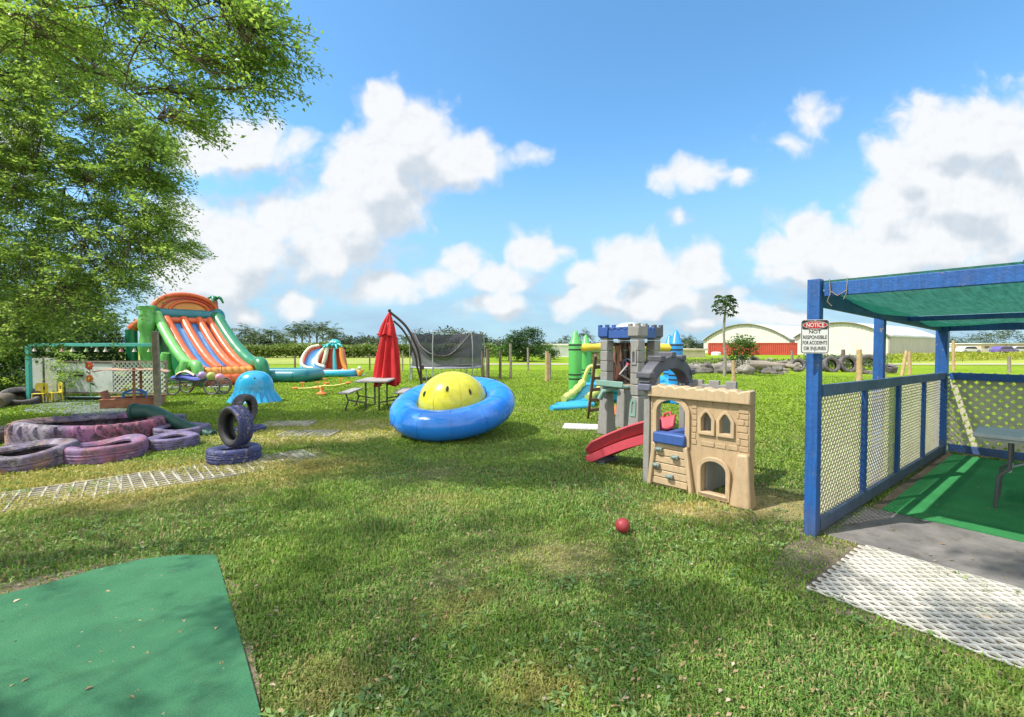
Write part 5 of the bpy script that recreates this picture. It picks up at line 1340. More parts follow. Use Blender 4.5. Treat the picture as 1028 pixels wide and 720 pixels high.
# ================================================================== trampoline
def trampoline():
    D = 21.5; c = Vector(((449-514)/460*D, D+.2, 0)); t = thing('trampoline', 'large trampoline with sagging dark net hung on tall thin poles', 'trampoline', c)
    Rr = 1.72; zj = .60
    mb = MB(); mb.torus((0,0,zj), Rr, .035, 64, 8); part('rim', mb, steel, t, smooth=60)
    mb = MB(); mb.grid(lambda u,v: ((Rr-.03-.28*(1-u))*math.cos(2*PI*v), (Rr-.03-.28*(1-u))*math.sin(2*PI*v), zj+.035), 2, 64); part('spring_pad', mb, pm('grey_pad', (.35,.36,.36), None, 4, .6, dirt=.3), t, solid=.02)
    mb = MB(); mb.grid(lambda u,v: ((Rr-.3)*u*math.cos(2*PI*v), (Rr-.3)*u*math.sin(2*PI*v), zj-.04*(1-u*u)), 8, 48); part('jump_mat', mb, pm('black_mat', (.02,.02,.022), None, 4, .7, dirt=.1), t)
    ztop = 1.6+13.5/460*D; poles = []
    for k in range(6):
        a = 2*PI*k/6+.28; x, y = Rr*math.cos(a), Rr*math.sin(a); poles.append((x,y))
        mb = MB(); mb.tube([(x*1.02,y*1.02,0),(x*1.02,y*1.02,zj),(x*1.03,y*1.03,1.6),(x*.98,y*.98,ztop+.05*math.sin(k*3))], .024, 8); part('net_pole', mb, steel, t, smooth=60)
        a2 = a+.5; mb = MB(); mb.tube([(Rr*math.cos(a-.22),Rr*math.sin(a-.22),zj),(Rr*math.cos(a-.18),Rr*math.sin(a-.18),.02),(Rr*math.cos(a+.18),Rr*math.sin(a+.18),.02),(Rr*math.cos(a+.22),Rr*math.sin(a+.22),zj)], .022, 8); part('leg', mb, steel, t, smooth=60)
    mb = MB(); mb.tube([(Rr*math.cos(2*PI*k/48)*.98,Rr*math.sin(2*PI*k/48)*.98,ztop-.02+.03*math.sin(k)) for k in range(49)], .010, 6, cap=False); part('top_wire', mb, steel, t, smooth=60)
    m = bpy.data.materials.new('net'); nt = nt_of(m); L = nt.links; b = nt.nodes['Principled BSDF']; out = nt.nodes['Material Output']
    b.inputs['Base Color'].default_value = (.075,.078,.095,1); b.inputs['Roughness'].default_value = .8
    tr = N(nt, 'ShaderNodeBsdfTransparent'); mx = N(nt, 'ShaderNodeMixShader'); mx.inputs[0].default_value = .76
    L.new(tr.outputs[0], mx.inputs[1]); L.new(b.outputs[0], mx.inputs[2]); L.new(mx.outputs[0], out.inputs[0])
    # net: top edge hangs between poles, with one deep sag towards the viewer
    def f(u, v):
        a = 2*PI*u+.28; k = (u*6)%1
        sag = .10*math.sin(PI*k)
        d_ = ((u-.69+.5)%1)-.5
        if abs(d_) < .155: sag += 1.05*max(0,math.cos(d_/.155*PI/2))**1.2
        top = ztop-sag; r = Rr*(.97-.04*math.sin(PI*k)*v-.25*min(1,sag)*math.sin(PI*v)*.5)
        return (r*math.cos(a)+.02*math.sin(v*20+u*60), r*math.sin(a)+.02*math.sin(v*17+u*50), zj+.05+(top-zj-.05)*v)
    mb = MB().grid(f, 120, 14); part('net', mb, m, t, smooth=75)
    mb = MB(); mb.tube([Vector(f(.535+.31*k/24, 1.0)) for k in range(25)], .03, 8); part('net_hem', mb, darkmetal, t, smooth=60)
trampoline()

# ================================================================== castle play set
tan = lambda nm, br: None
def castle_mat(name, c, c2, brick=False, planks=False):
    def ex(nt, tc, col):
        st = ramp(nt, noise(nt, 3.5, 5, .7, tc), [(.35,(.80,)*3),(.65,(1.08,)*3)])
        col = mixc(nt, 1.0, col, st, 'MULTIPLY')
        mp = N(nt, 'ShaderNodeMapping'); nt.links.new(tc, mp.inputs[0]); mp.inputs['Scale'].default_value = (16,16,1.6)
        sk_ = ramp(nt, noise(nt, 1.4, 7, .7, mp.outputs[0]), [(.50,(0,0,0)),(.72,(.55,)*3)])
        col = mixc(nt, sk_, col, tuple(x*.42+.02 for x in c))
        return mixc(nt, ramp(nt, noise(nt, 46, 3, .8, tc), [(.66,(0,0,0)),(.72,(.5,)*3)]), col, tuple(min(1,x*1.35+.05) for x in c))
    m = pm(name, c, c2, 3.5, .55, .15, 60, dirt=.22, extra=ex); nt = m.node_tree; L = nt.links; b = nt.nodes['Principled BSDF']
    return m
cm = castle_mat('sand_plastic', (.47,.34,.20), (.41,.29,.165))
cm2 = castle_mat('sand_plastic_pale', (.52,.39,.24), (.46,.33,.195))
cgrey = castle_mat('grey_plastic', (.30,.285,.265), (.24,.23,.215)); cdark = castle_mat('charcoal_plastic', (.075,.075,.09), (.11,.11,.13)); cdg = castle_mat('green_grey_plastic', (.19,.25,.22), (.15,.20,.18))
cblue = castle_mat('blue_plastic_slab', (.035,.10,.34), (.03,.08,.27)); cred = castle_mat('faded_red_plastic', (.56,.065,.09), (.47,.05,.075)); cteal = castle_mat('sage_plastic', (.22,.37,.31), (.18,.31,.26))
cbrown = castle_mat('brown_plastic', (.17,.085,.045), (.12,.06,.035))
def arch(x0, x1, z0, zs, zt, n=14, pointed=False):
    xm = (x0+x1)/2; w_ = (x1-x0)/2; out = [(x0,z0),(x1,z0)]
    for k in range(n+1):
        a = PI*k/n
        if pointed: 
            q = abs(math.cos(a)); out.append((xm+w_*math.cos(a), zs+(zt-zs)*(1-q**1.6)))
        else: out.append((xm+w_*math.cos(a), zs+(zt-zs)*math.sin(a)))
    return out
def ring_plate(mb, x0, x1, z0, zs, zt, wd_, y0, y1, pointed=False, bottom=True, bev=.006):
    mb.plate([arch(x0-wd_,x1+wd_,z0-(wd_ if bottom else 0),zs,zt+wd_,pointed=pointed), arch(x0,x1,z0,zs,zt,pointed=pointed)], y0, y1, bev)
def castle():
    a = Vector((1.60,5.27,0)); b = Vector((2.335,4.47,0)); d = (b-a); Lw = d.length; rz = math.atan2(d.y,d.x)
    t = thing('castle_playset', 'tan plastic castle climber with red slide, blue ledge and arched openings', 'play set', a, rz=rz)
    Hh = 1.14; T = .07
    X = lambda f_: f_*Lw
    # ---- front wall
    o1 = arch(X(.075),X(.40),.50,.86,1.0); w1 = arch(X(.555),X(.655),.70,.83,.90,pointed=True); w2 = arch(X(.735),X(.835),.70,.83,.90,pointed=True); dr = arch(X(.565),X(.80),.06,.30,.40)
    mb = MB(); mb.plate([[(0,0),(X(1),0),(X(1),Hh),(0,Hh)], o1, w1, w2, dr], 0, T, .012); wall = part('front_wall', mb, cm, t, smooth=30)
    # brick courses raised on the upper part: irregular stones as separate proud blocks of this one part
    mb = MB(); random.seed(4); z = .54; row = 0
    def clash(x0,x1,z0,z1):
        for (ax0,ax1,az0,az1) in ((.03,.45,.44,1.06),(.515,.875,.655,.94)):
            if x1 > X(ax0) and x0 < X(ax1) and z1 > az0 and z0 < az1: return True
        return False
    while z < 1.02:
        h_ = .062+random.uniform(-.006,.008); x = .01-(row%2)*.05
        while x < X(1)-.02:
            l_ = random.uniform(.10,.17); x0 = max(x,.008); x1 = min(x+l_, X(.992))
            if x1-x0 > .03:
                segs = [(x0,x1)]
                out = []
                for s0,s1 in segs:
                    if not clash(s0,s1,z,z+h_): out.append((s0,s1))
                    else:
                        for lim0,lim1 in ((X(.45),X(.51)),(X(.0),X(.03)),(X(.88),X(1))):
                            q0=max(s0,lim0); q1=min(s1,lim1)
                            if q1-q0>.02: out.append((q0,q1))
                for s0,s1 in out:
                    if z+h_ < 1.042 and (z > .60 or s0 > X(.44)): mb.box(((s0+s1)/2,-.003,z+h_/2),(s1-s0-.010,.010,h_-.010),rot=(0,random.uniform(-.02,.02),0))
            x += l_
        z += h_; row += 1
    part('brickwork', mb, cm, wall, bevel=.0035, smooth=30)
    # cap band
    mb = MB(); pts = [(-.015,1.02)]; pts += [(X(1)+.015,1.02)]
    n_ = 40; pts += [(X(1)+.015-(Lw+.03)*k/n_, Hh+.012*math.sin(k*1.3)+.008*math.sin(k*2.9)+.01) for k in range(n_+1)]
    mb.plate([pts], -.055, T+.03, .015); part('cap_band', mb, cm2, t, smooth=40)
    # frames
    mb = MB(); ring_plate(mb, X(.075),X(.40),.50,.86,1.0,.045,-.028,-.001,bottom=False); f1 = part('arch_frame', mb, cm2, wall, smooth=35)
    for (p,q) in ((.555,.655),(.735,.835)):
        mb = MB(); ring_plate(mb, X(p),X(q),.70,.83,.90,.035,-.028,-.001,pointed=True); part('window_frame', mb, cm2, wall, smooth=35)
    mb = MB(); ring_plate(mb, X(.565),X(.80),.06,.30,.40,.045,-.04,-.001); part('door_frame', mb, cm2, wall, smooth=35)
    mb = MB(); mb.box((X(.682),-.015,.035),(X(.3),.05,.055)); part('door_step', mb, cm2, wall, bevel=.01)
    # ledge
    mb = MB(); mb.box((X(.235),-.005,.565),(X(.35),.13,.125)); part('ledge', mb, cblue, t, bevel=.018)
    # climbing wall with grooves and ribs
    mb = MB()
    for k in range(6):
        z0 = .035+k*.082; e = .055*(1-k/6)
        mb.box((X(.225)-e*.2,-.014,z0+.037),(X(.36)+e*1.2,.026,.074))
    part('climbing_wall', mb, cm2, t, bevel=.006)
    for p0,p1 in (((X(.01),-.03,.0),(X(.065),-.03,.50)),((X(.475),-.035,.0),(X(.405),-.03,.50))):
        mb = MB(); mb.bar(p0,p1,.05,.05); part('rib', mb, cm2, t, bevel=.012)
    for (fx,z) in ((.125,.43),(.30,.37),(.095,.245),(.245,.145)):
        mb = MB(); M = Matrix.Translation((X(fx),-.045,z)); mb.box((0,0,0),(.085,.05,.045)); mb.box((-.0,-.028,.004),(.05,.02,.03)); mb.v = [tuple(M@Vector(v_)) for v_ in mb.v]
        hd = part('climbing_hold', mb, cdg, t, bevel=.010)
    # buttress at right
    mb = MB(); mb.box((X(.955),-.025,.265),(.215,.17,.53),taper=.50); part('buttress', mb, cm, t, bevel=.022)
    # narrow return at the right end, and the grey back wall of the left half
    mb = MB(); mb.box((X(1)-.035,.10,.54),(.06,.10,1.08)); part('side_wall', mb, cm, t, bevel=.012)
    mb = MB(); LB = X(.56); out = [(0,0),(LB,0),(LB,1.12)]
    for k in range(3):
        x1 = LB*(1-k/3); x0 = LB*(1-(k+1)/3); w_ = x1-x0; out += [(x1,1.17),(x1-w_*.6,1.17),(x1-w_*.6,1.12),(x0,1.12)]
    mb.plate([out, arch(.12,.50,.55,.90,1.02)], .86, .92, .008); part('back_wall', mb, cgrey, t, smooth=35)
    mb = MB(); mb.box((X(.56),.47,.54),(.04,.78,1.06)); part('inner_wall', mb, cgrey, t, bevel=.01)
    # platform
    mb = MB(); mb.box((.30,.47,.535),(.62,.78,.05)); part('platform', mb, cblue, t, bevel=.012)
    # grey corner posts and dark arch over the slide entry
    for y in (-.0,.84):
        mb = MB(); mb.box((-.045,y+.05,.56),(.085,.15,1.12),taper=.85); part('corner_post', mb, cgrey, t, bevel=.012)
    Mx = Matrix.Translation((-.045,0,0)) @ Matrix.Rotation(PI/2,4,'Z')
    outer = [(-.05,1.08),(-.05,1.18)]+[(.45-.52*math.cos(PI*k/16), 1.18+.29*math.sin(PI*k/16)) for k in range(17)]+[(.97,1.08)]
    inner = [(.86,1.08)]+[(.45+.40*math.cos(PI*k/16), 1.10+.22*math.sin(PI*k/16)) for k in range(17)]+[(.04,1.08)]
    mb = MB(); mb.plate([outer+inner], -.075, .075, .012, M=Mx); ar = part('entry_arch', mb, cdark, t, smooth=35)
    for y,z in ((.20,1.445),(.45,1.49),(.70,1.445),(-.04,1.26),(.95,1.26)):
        mb = MB(); mb.box((-.045,y,z),(.19,.11,.07)); part('battlement', mb, cdark, ar, bevel=.012)
    mb = MB(); mb.box((-.045,-.02,1.12),(.16,.13,.08)); mb.box((-.045,.93,1.12),(.16,.13,.08)); part('arch_foot', mb, castle_mat('blue_grey_plastic',(.13,.14,.20),(.10,.11,.16)), ar, bevel=.012)
    # slide
    w_ = .36; y0 = .26
    def sl(u, v):
        s = u; x = -.02-1.12*s; z = .60-.50*s**1.15 + (.02*math.sin(s*PI)) ; 
        if s < .14: z = .60-.50*.14**1.15*(s/.14)
        if s > .84: z = max(z, .085+.05*((s-.84)/.16)**2*0+.03)
        q = v*2-1; side = max(0,(abs(q)-.78)/.22)
        zz = z + .13*min(1,side*1.6)*(1 if s < .93 else max(.35,1-(s-.93)*8)) - (.02*(1-abs(q)) if side==0 else 0)
        return (x, y0+w_*.5+q*w_*.5*(1+.06*(side>0)), zz)
    mb = MB(); mb.grid(sl, 36, 20); part('slide', mb, cred, t, smooth=50, solid=.028)
    for yy in (y0+.01, y0+w_-.01):
        mb = MB(); pts = [(sl(k/20,.5)[0], sl(k/20,.5)[2]-.01) for k in range(21)]; low = [(x, max(z-.12, .01)) for i,(x,z) in enumerate(pts)][::-1]
        mb.plate([pts+low], yy-.02, yy+.02, .004); part('slide_skirt', mb, cred, t, smooth=40)
    mb = MB(); mb.box((-.97,y0+w_/2,.03),(.22,.30,.07)); part('slide_foot', mb, cdark, t, bevel=.012)
    for y in (y0-.01, y0+w_+.01):
        mb = MB(); mb.tube([(-.04,y,.6),(-.10,y,.76),(-.17,y,.73),(-.22,y,.60)], .018, 10); part('slide_handle', mb, cred, t, smooth=60)
    # red steering wheel inside, little toy phone
    mb = MB(); mb.torus((.30,.80,.80), .085, .013, 24, 8, Matrix.Rotation(PI/2,4,'X')); mb.tube([(.22,.80,.80),(.38,.80,.80)],.01,6); mb.cyl((.30,.85,.80),(.30,.79,.80),.025,n=10); part('toy_wheel', mb, cred, t, smooth=60)
castle()

# ================================================================== grey play tower behind
def tower():
    t = thing('play_tower', 'tall grey plastic play tower with blue battlements, sage shelf and brown back panels', 'play set', (0,0,0))
    C_ = [Vector((1.71,8.25,0)), Vector((2.10,7.66,0)), Vector((2.56,8.28,0)), Vector((2.17,8.87,0))]
    cen = sum(C_, Vector())/4; t.location = cen; Q = [c-cen for c in C_]
    x_ = (Q[1]-Q[0]); ang = math.atan2(x_.y,x_.x)
    for i, q in enumerate(Q):
        mb = MB(); M = Matrix.Translation(q) @ Matrix.Rotation(ang,4,'Z')
        mb.box((0,0,.38),(.25,.25,.76),taper=.68); pt = MB()
        mb2 = MB()
        for k in range(6): mb2.box((0,0,.765+.093+k*.186),(.168,.168,.178))
        for src in (mb, mb2): src.v = [tuple(M@Vector(v_)) for v_ in src.v]
        col_ = part('column', mb2, cgrey, t, bevel=.010); part('column_foot', mb, cgrey, col_, bevel=.02)
        mb = MB(); mb.box((0,0,1.82),(.155,.155,.18)); mb.v = [tuple(M@Vector(v_)) for v_ in mb.v]; part('column_core', mb, cgrey, col_)
    # crown
    for i in range(4):
        a, b = Q[i], Q[(i+1)%4]; m_ = (a+b)/2; L_ = (b-a).length
        d = (b-a).normalized(); n_ = Vector((d.y,-d.x,0))
        mb = MB(); mb.bar(a+Vector((0,0,1.80))+n_*.05+d*.10, b+Vector((0,0,1.80))+n_*.05-d*.10, .07, .15); beam = part('crown_beam', mb, cblue, t, bevel=.012)
        mb = MB()
        for k in range(3): p = a.lerp(b,.28+.22*k)+n_*.05; mb.bar(p+Vector((0,0,1.895))-d*.05, p+Vector((0,0,1.895))+d*.05, .085, .05)
        part('battlement', mb, cblue, beam, bevel=.01)
    for i, q in enumerate(Q):
        mb = MB(); mb.box((q.x,q.y,1.84),(.235,.235,.17),rot=(0,0,ang)); mb.box((q.x,q.y,1.755),(.20,.20,.05),rot=(0,0,ang)); cp = part('column_cap', mb, (cblue,cgrey,cdark,cgrey)[i], t, bevel=.012)
        mb = MB()
        for sx_ in (-1,1):
            for sy_ in (-1,1):
                v_ = Matrix.Rotation(ang,3,'Z') @ Vector((sx_*.085,sy_*.085,0)); mb.box((q.x+v_.x,q.y+v_.y,1.945),(.06,.06,.05),rot=(0,0,ang))
        part('battlement', mb, (cblue,cgrey,cdark,cgrey)[i], cp, bevel=.006)
    # windows on the mid column (relief)
    q = Q[1]; M = Matrix.Translation(q) @ Matrix.Rotation(ang,4,'Z')
    mb = MB(); Mw = M @ Matrix.Translation((0,-.084,0)); mb.plate([arch(-.055,.055,1.28,1.50,1.56), arch(-.025,.025,1.32,1.46,1.50)], -.018, 0, .004, M=Mw); part('window_frame', mb, cgrey, t)
    mb = MB(); mb.plate([arch(-.06,.06,.42,.66,.72), arch(-.025,.025,.46,.62,.66)], -.02, 0.0, .004, M=M@Matrix.Translation((0,-.115,0))@Matrix.Rotation(R(-2.5),4,'X')); part('window_frame', mb, cteal, t)
    mb = MB(); mb.plate([arch(-.024,.024,1.33,1.46,1.49)], -.004, .0, .001, M=Mw); part('window_pane', mb, cdark, t)
    # floor, back panels
    mb = MB(); z = .84; vs = [tuple(q_*.98+Vector((0,0,z))) for q_ in Q]+[tuple(q_*.98+Vector((0,0,z+.06))) for q_ in Q]; mb.add(vs,[(3,2,1,0),(4,5,6,7),(0,1,5,4),(1,2,6,5),(2,3,7,6),(3,0,4,7)]); part('platform', mb, cm2, t, bevel=.01)
    mb = MB(); vs = [tuple(q_*1.5+Vector((0,0,1.93+.0))) for q_ in Q]+[(0,0,2.05)]
    mb = MB(); q8 = [q_*.96 for q_ in Q]; mb.add([tuple(q_+Vector((0,0,1.885))) for q_ in q8]+[tuple(q_*.35+Vector((0,0,2.0))) for q_ in q8],[(0,1,5,4),(1,2,6,5),(2,3,7,6),(3,0,4,7),(4,5,6,7)]); part('canopy', mb, pm('pale_canopy', (.50,.52,.52), (.35,.36,.36), 5, .6, dirt=.3), t, solid=.012, smooth=0)
    for (i,j,hh) in ((3,0,1.70),(2,3,1.70)):
        a, b = Q[i], Q[j]; d = (b-a); mb = MB()
        for k in range(5):
            p = a.lerp(b,.18+.16*k); mb.bar(p+Vector((0,0,.90)), p+Vector((0,0,1.30 if (k%2) else hh-.05)), .035, .115, roll=0)
        for z_ in (.93,1.27,hh-.08): mb.bar(a.lerp(b,.1)+Vector((0,0,z_)), b.lerp(a,.1)+Vector((0,0,z_)), .05,.07)
        part('back_panel', mb, cbrown, t, bevel=.008)
    a, b = Q[3], Q[0]
    mb = MB(); p = a.lerp(b,.55)*.86
    mb.grid(lambda u,v: tuple(a.lerp(b,.30+.34*u)*.90+Vector((.02*math.sin(v*7),0,.98+.62*v-.0))+Vector((0,0,.03*math.sin(u*7)))), 8, 10); part('hanging_cloth', mb, pm('peach_cloth', (.58,.34,.24), (.50,.16,.16), 5, .9, dirt=.1), t, solid=.01)
    c = (Q[0]+Q[1])/2*.62+Vector((0.05,0,1.26)); nrm = (Q[1]-Q[0]).normalized().cross(Vector((0,0,1)))
    Mz = Matrix.Translation(c) @ nrm.to_track_quat('Z','Y').to_matrix().to_4x4()
    mb = MB(); mb.torus((0,0,0), .10, .020, 28, 8, Mz)
    for k in range(3):
        a_ = 2*PI*k/3; e = Mz@Vector((.1*math.cos(a_),.1*math.sin(a_),0)); mb.tube([c,e],.014,6)
    wv_ = part('steering_wheel', mb, pm('navy_plastic', (.02,.03,.07), dirt=.1), t, smooth=60); mb = MB(); mb.sphere(c,(.035,.035,.035),12,8); part('hub', mb, cred, wv_)
    mb = MB(); mb.tube([c, c-nrm*-.2+Vector((0,0,-.15)), c+nrm*.28*-1+Vector((0,0,-.38))], .02, 8); part('steering_post', mb, cgrey, t)
    # sage shelf at front-left face
    a, b = Q[0], Q[1]; d = (b-a).normalized(); n_ = Vector((d.y,-d.x,0)); 
    mb = MB(); m_ = a.lerp(b,.5)+n_*.13
    mb.bar(a+n_*.12-d*.03+Vector((0,0,.90)), b+n_*.12-d*.09+Vector((0,0,.90)), .26, .035); mb.bar(a+n_*.25-d*.03+Vector((0,0,.945)), b+n_*.25-d*.09+Vector((0,0,.945)), .025, .10); part('shelf', mb, cteal, t, bevel=.01)
    mb = MB(); mb.tube([a+n_*.22+d*.05+Vector((0,0,.66)), a+n_*.20+d*.12+Vector((0,0,.80)), a+n_*.1+d*.34+Vector((0,0,.87))], [.05,.045,.04], 10); part('shelf_bracket', mb, cteal, t, smooth=60)
    # brown ladder leaning on the left-back side
    f0 = G(590,421)-cen; f0 = Vector((f0.x,f0.y,0)); up_ = Q[0]+Vector((-.12,.45,1.42)); sd = Vector((.32,.30,0))
    lad = thing  # ladder is fixed to the tower: a part
    mb = MB(); mb.bar(f0, up_, .05,.09); lp = part('ladder', mb, cbrown, t, bevel=.01)
    mb = MB(); mb.bar(f0+sd, up_+sd, .05,.09); part('ladder_rail', mb, cbrown, lp, bevel=.01)
    for k in range(5):
        p = f0.lerp(up_,.15+.17*k); mb = MB(); mb.bar(p, p+sd, .04,.07); part('rung', mb, cbrown, lp, bevel=.008)
tower()
# small orange cone toy beyond the tower
t = thing('toy_cone', 'small orange toy cone on the grass under the grey play tower', 'toy', G(618,416)); mb = MB(); mb.lathe([(.10,0),(.10,.02),(.06,.03),(.03,.18),(.001,.24)],20); part('cone', mb, pm('cone_orange',(.72,.20,.05),dirt=.1), t, smooth=50); mb = MB(); mb.box((0,0,.012),(.22,.22,.018)); part('cone_base', mb, pm('cone_orange_base',(.66,.18,.05),dirt=.1), t, bevel=.004)

# ================================================================== crayon bounce house
def bounce():
    D = 12.9; t = thing('bounce_house', 'inflatable bounce house with green and blue crayon columns, yellow beam and blue slide', 'bounce house', (2.9,D+.4,0)); o_ = t.location.copy()
    cg = vinyl('crayon_green',(.10,.46,.10)); cb_ = vinyl('crayon_blue',(.02,.26,.62)); sk = vinyl('light_blue',(.03,.36,.58)); bk = pm('crayon_stripe',(.015,.02,.02),None,5,.5,dirt=0); ye = vinyl('beam_yellow',(.68,.50,.04)); pale = vinyl('pale_green_yellow',(.55,.62,.16))
    P = lambda px, D_: Vector(((px-514)/460*D_, D_, 0))-o_
    tip = 2.0
    for (px,D_,m_,h_) in ((577.5,12.9,cg,2.02),(678.5,12.6,cb_,2.02),(588,15.4,cg,1.95),(672,15.3,cb_,1.95)):
        p = P(px,D_); mb = MB(); pr = [(.01,0),(.17,.02),(.185,.4),(.185,h_-.45),(.178,h_-.36),(.155,h_-.33),(.07,h_-.06),(.03,h_),(.001,h_+.01)]
        mb.lathe(pr, 28, Matrix.Translation(p)); c_ = part('crayon_column', mb, m_, t, smooth=50)
        for z in (.64,.76,h_-.56,h_-.43):
            mb = MB(); mb.lathe([(.180,z),(.190,z+.008),(.190,z+.042),(.180,z+.05)], 28, Matrix.Translation(p)); part('stripe', mb, bk, c_, smooth=50)
    a = P(577,12.9); b = P(678,12.6)
    pts = [a.lerp(b,k/30)+Vector((0,0,1.52+.05*math.sin(PI*k/30))) for k in range(31)]
    mb = MB(); mb.tube(pts, [.10+.018*abs(math.sin(PI*5*k/30)) for k in range(31)], 12); part('beam', mb, ye, t, smooth=70)
    a2 = P(588,15.4); b2 = P(672,15.3)
    for p,q in ((a2,b2),(a,a2),(b,b2)):
        mb = MB(); mb.tube([p.lerp(q,k/12)+Vector((0,0,1.48)) for k in range(13)], [.10+.015*abs(math.sin(PI*4*k/12)) for k in range(13)], 12); part('beam', mb, ye, t, smooth=70)
    m = bpy.data.materials.new('brown_net'); nt = nt_of(m); L = nt.links; bb = nt.nodes['Principled BSDF']; out = nt.nodes['Material Output']
    bb.inputs['Base Color'].default_value = (.10,.065,.05,1); tr = N(nt, 'ShaderNodeBsdfTransparent'); mx = N(nt, 'ShaderNodeMixShader'); mx.inputs[0].default_value = .72
    L.new(tr.outputs[0], mx.inputs[1]); L.new(bb.outputs[0], mx.inputs[2]); L.new(mx.outputs[0], out.inputs[0])
    for p,q in ((a2,b2),):
        mb = MB(); mb.grid(lambda u,v: tuple(p.lerp(q,u)+Vector((0,0,.98+.45*v))), 10, 4); part('net', mb, m, t, smooth=0)
    # base and walls
    mb = MB(); vs = [a,b,b2,a2]; vs = [v_*1.0 for v_ in vs]; mb.add([tuple(v_) for v_ in vs]+[tuple(v_+Vector((0,0,.34))) for v_ in vs],[(3,2,1,0),(4,5,6,7),(0,1,5,4),(1,2,6,5),(2,3,7,6),(3,0,4,7)]); part('base', mb, sk, t, bevel=.10, smooth=60)
    for p,q in ((a,b),(a2,b2),(b,b2)):
        mb = MB(); mb.tube([p.lerp(q,k/24)+Vector((0,0,.42)) for k in range(25)], [.15+.02*abs(math.sin(PI*6*k/24)) for k in range(25)], 12); part('wall_tube', mb, sk if p!=b else cb_, t, smooth=70)
    # slide, leaving at the left front
    s0 = P(597,12.5)+Vector((0,0,.52)); s1 = P(578,11.9)+Vector((0,0,.13)); side = Vector((.30,.12,0))
    mb = MB(); mb.grid(lambda u,v: tuple(s0.lerp(s1,u)+side*(v-.5)*2+Vector((0,0,-.12*math.sin(PI*u)))), 14, 5); part('slide', mb, sk, t, smooth=60, solid=.10)
    for s in (-1,1):
        pts = [s0.lerp(s1,k/14)+side*s*1.1+Vector((0,0,.10-.05*math.sin(PI*k/14))) for k in range(15)]
        mb = MB(); mb.tube(pts, [.095+.015*math.sin(k*1.8) for k in range(15)], 12); part('slide_rail', mb, pale, t, smooth=70)
    mb = MB(); pts = [s0-side*1.1+Vector((.12*0+ .0+.2*math.sin(k/10*PI)*0, 0, .1+.42*math.sin(k/12*PI)))+Vector((.42*k/12,0,0)) for k in range(13)]; mb.tube(pts, .055, 10); part('hoop', mb, pale, t, smooth=70)
    mb = MB(); e = s1-Vector((.05,.2,.06)); mb.tube([e-side*1.6, e, e+side*1.6], [.13,.15,.13], 12, sq=.75); mb.tube([e-side*1.6-Vector((.16,.25,.02)), e-Vector((.16,.25,.02)), e+side*1.6-Vector((.16,.25,.02))], [.11,.13,.11], 12, sq=.7); part('landing', mb, sk, t, smooth=70)
bounce()
# red ball
g = G(626,537); mb = MB(); mb.sphere((0,0,0),.062,32,20); o = part('rubber_ball', mb, pm('red_rubber', (.36,.035,.04), (.28,.03,.035), 9, .5, .1, 60, dirt=.35), smooth=80); o.location = (g.x,g.y+.03,.068); tag(o, 'small dull red ball lying alone on the lawn', 'ball')
# ================================================================== blue shelter
def bluepaint(name, c, c2):
    def ex(nt, tc, col):
        mp = N(nt, 'ShaderNodeMapping'); nt.links.new(tc, mp.inputs[0]); mp.inputs['Scale'].default_value = (30,30,2.2)
        g_ = ramp(nt, noise(nt, 1.5, 7, .7, mp.outputs[0]), [(.42,(0,0,0)),(.70,(.8,)*3)])
        col = mixc(nt, g_, col, tuple(x*.45 for x in c))
        ch = ramp(nt, noise(nt, 11, 7, .8, tc), [(.635,(0,0,0)),(.655,(1,1,1))])
        col = mixc(nt, ch, col, (.22,.20,.17))
        sz = N(nt, 'ShaderNodeSeparateXYZ'); nt.links.new(tc, sz.inputs[0])
        low = N(nt, 'ShaderNodeMapRange'); nt.links.new(sz.outputs[2], low.inputs[0]); low.inputs[1].default_value = .30; low.inputs[2].default_value = .0
        return mixc(nt, mth(nt, 'MULTIPLY', low.outputs[0], noise(nt, 9, 5, .7, tc)), col, (.10,.085,.06))
    return pm(name, c, c2, 4, .5, .45, 26, dirt=.35, extra=ex)
bp = bluepaint('blue_paint', (.012,.105,.36), (.01,.075,.28)); bpg = bluepaint('weathered_blue_paint', (.06,.13,.24), (.04,.09,.19))
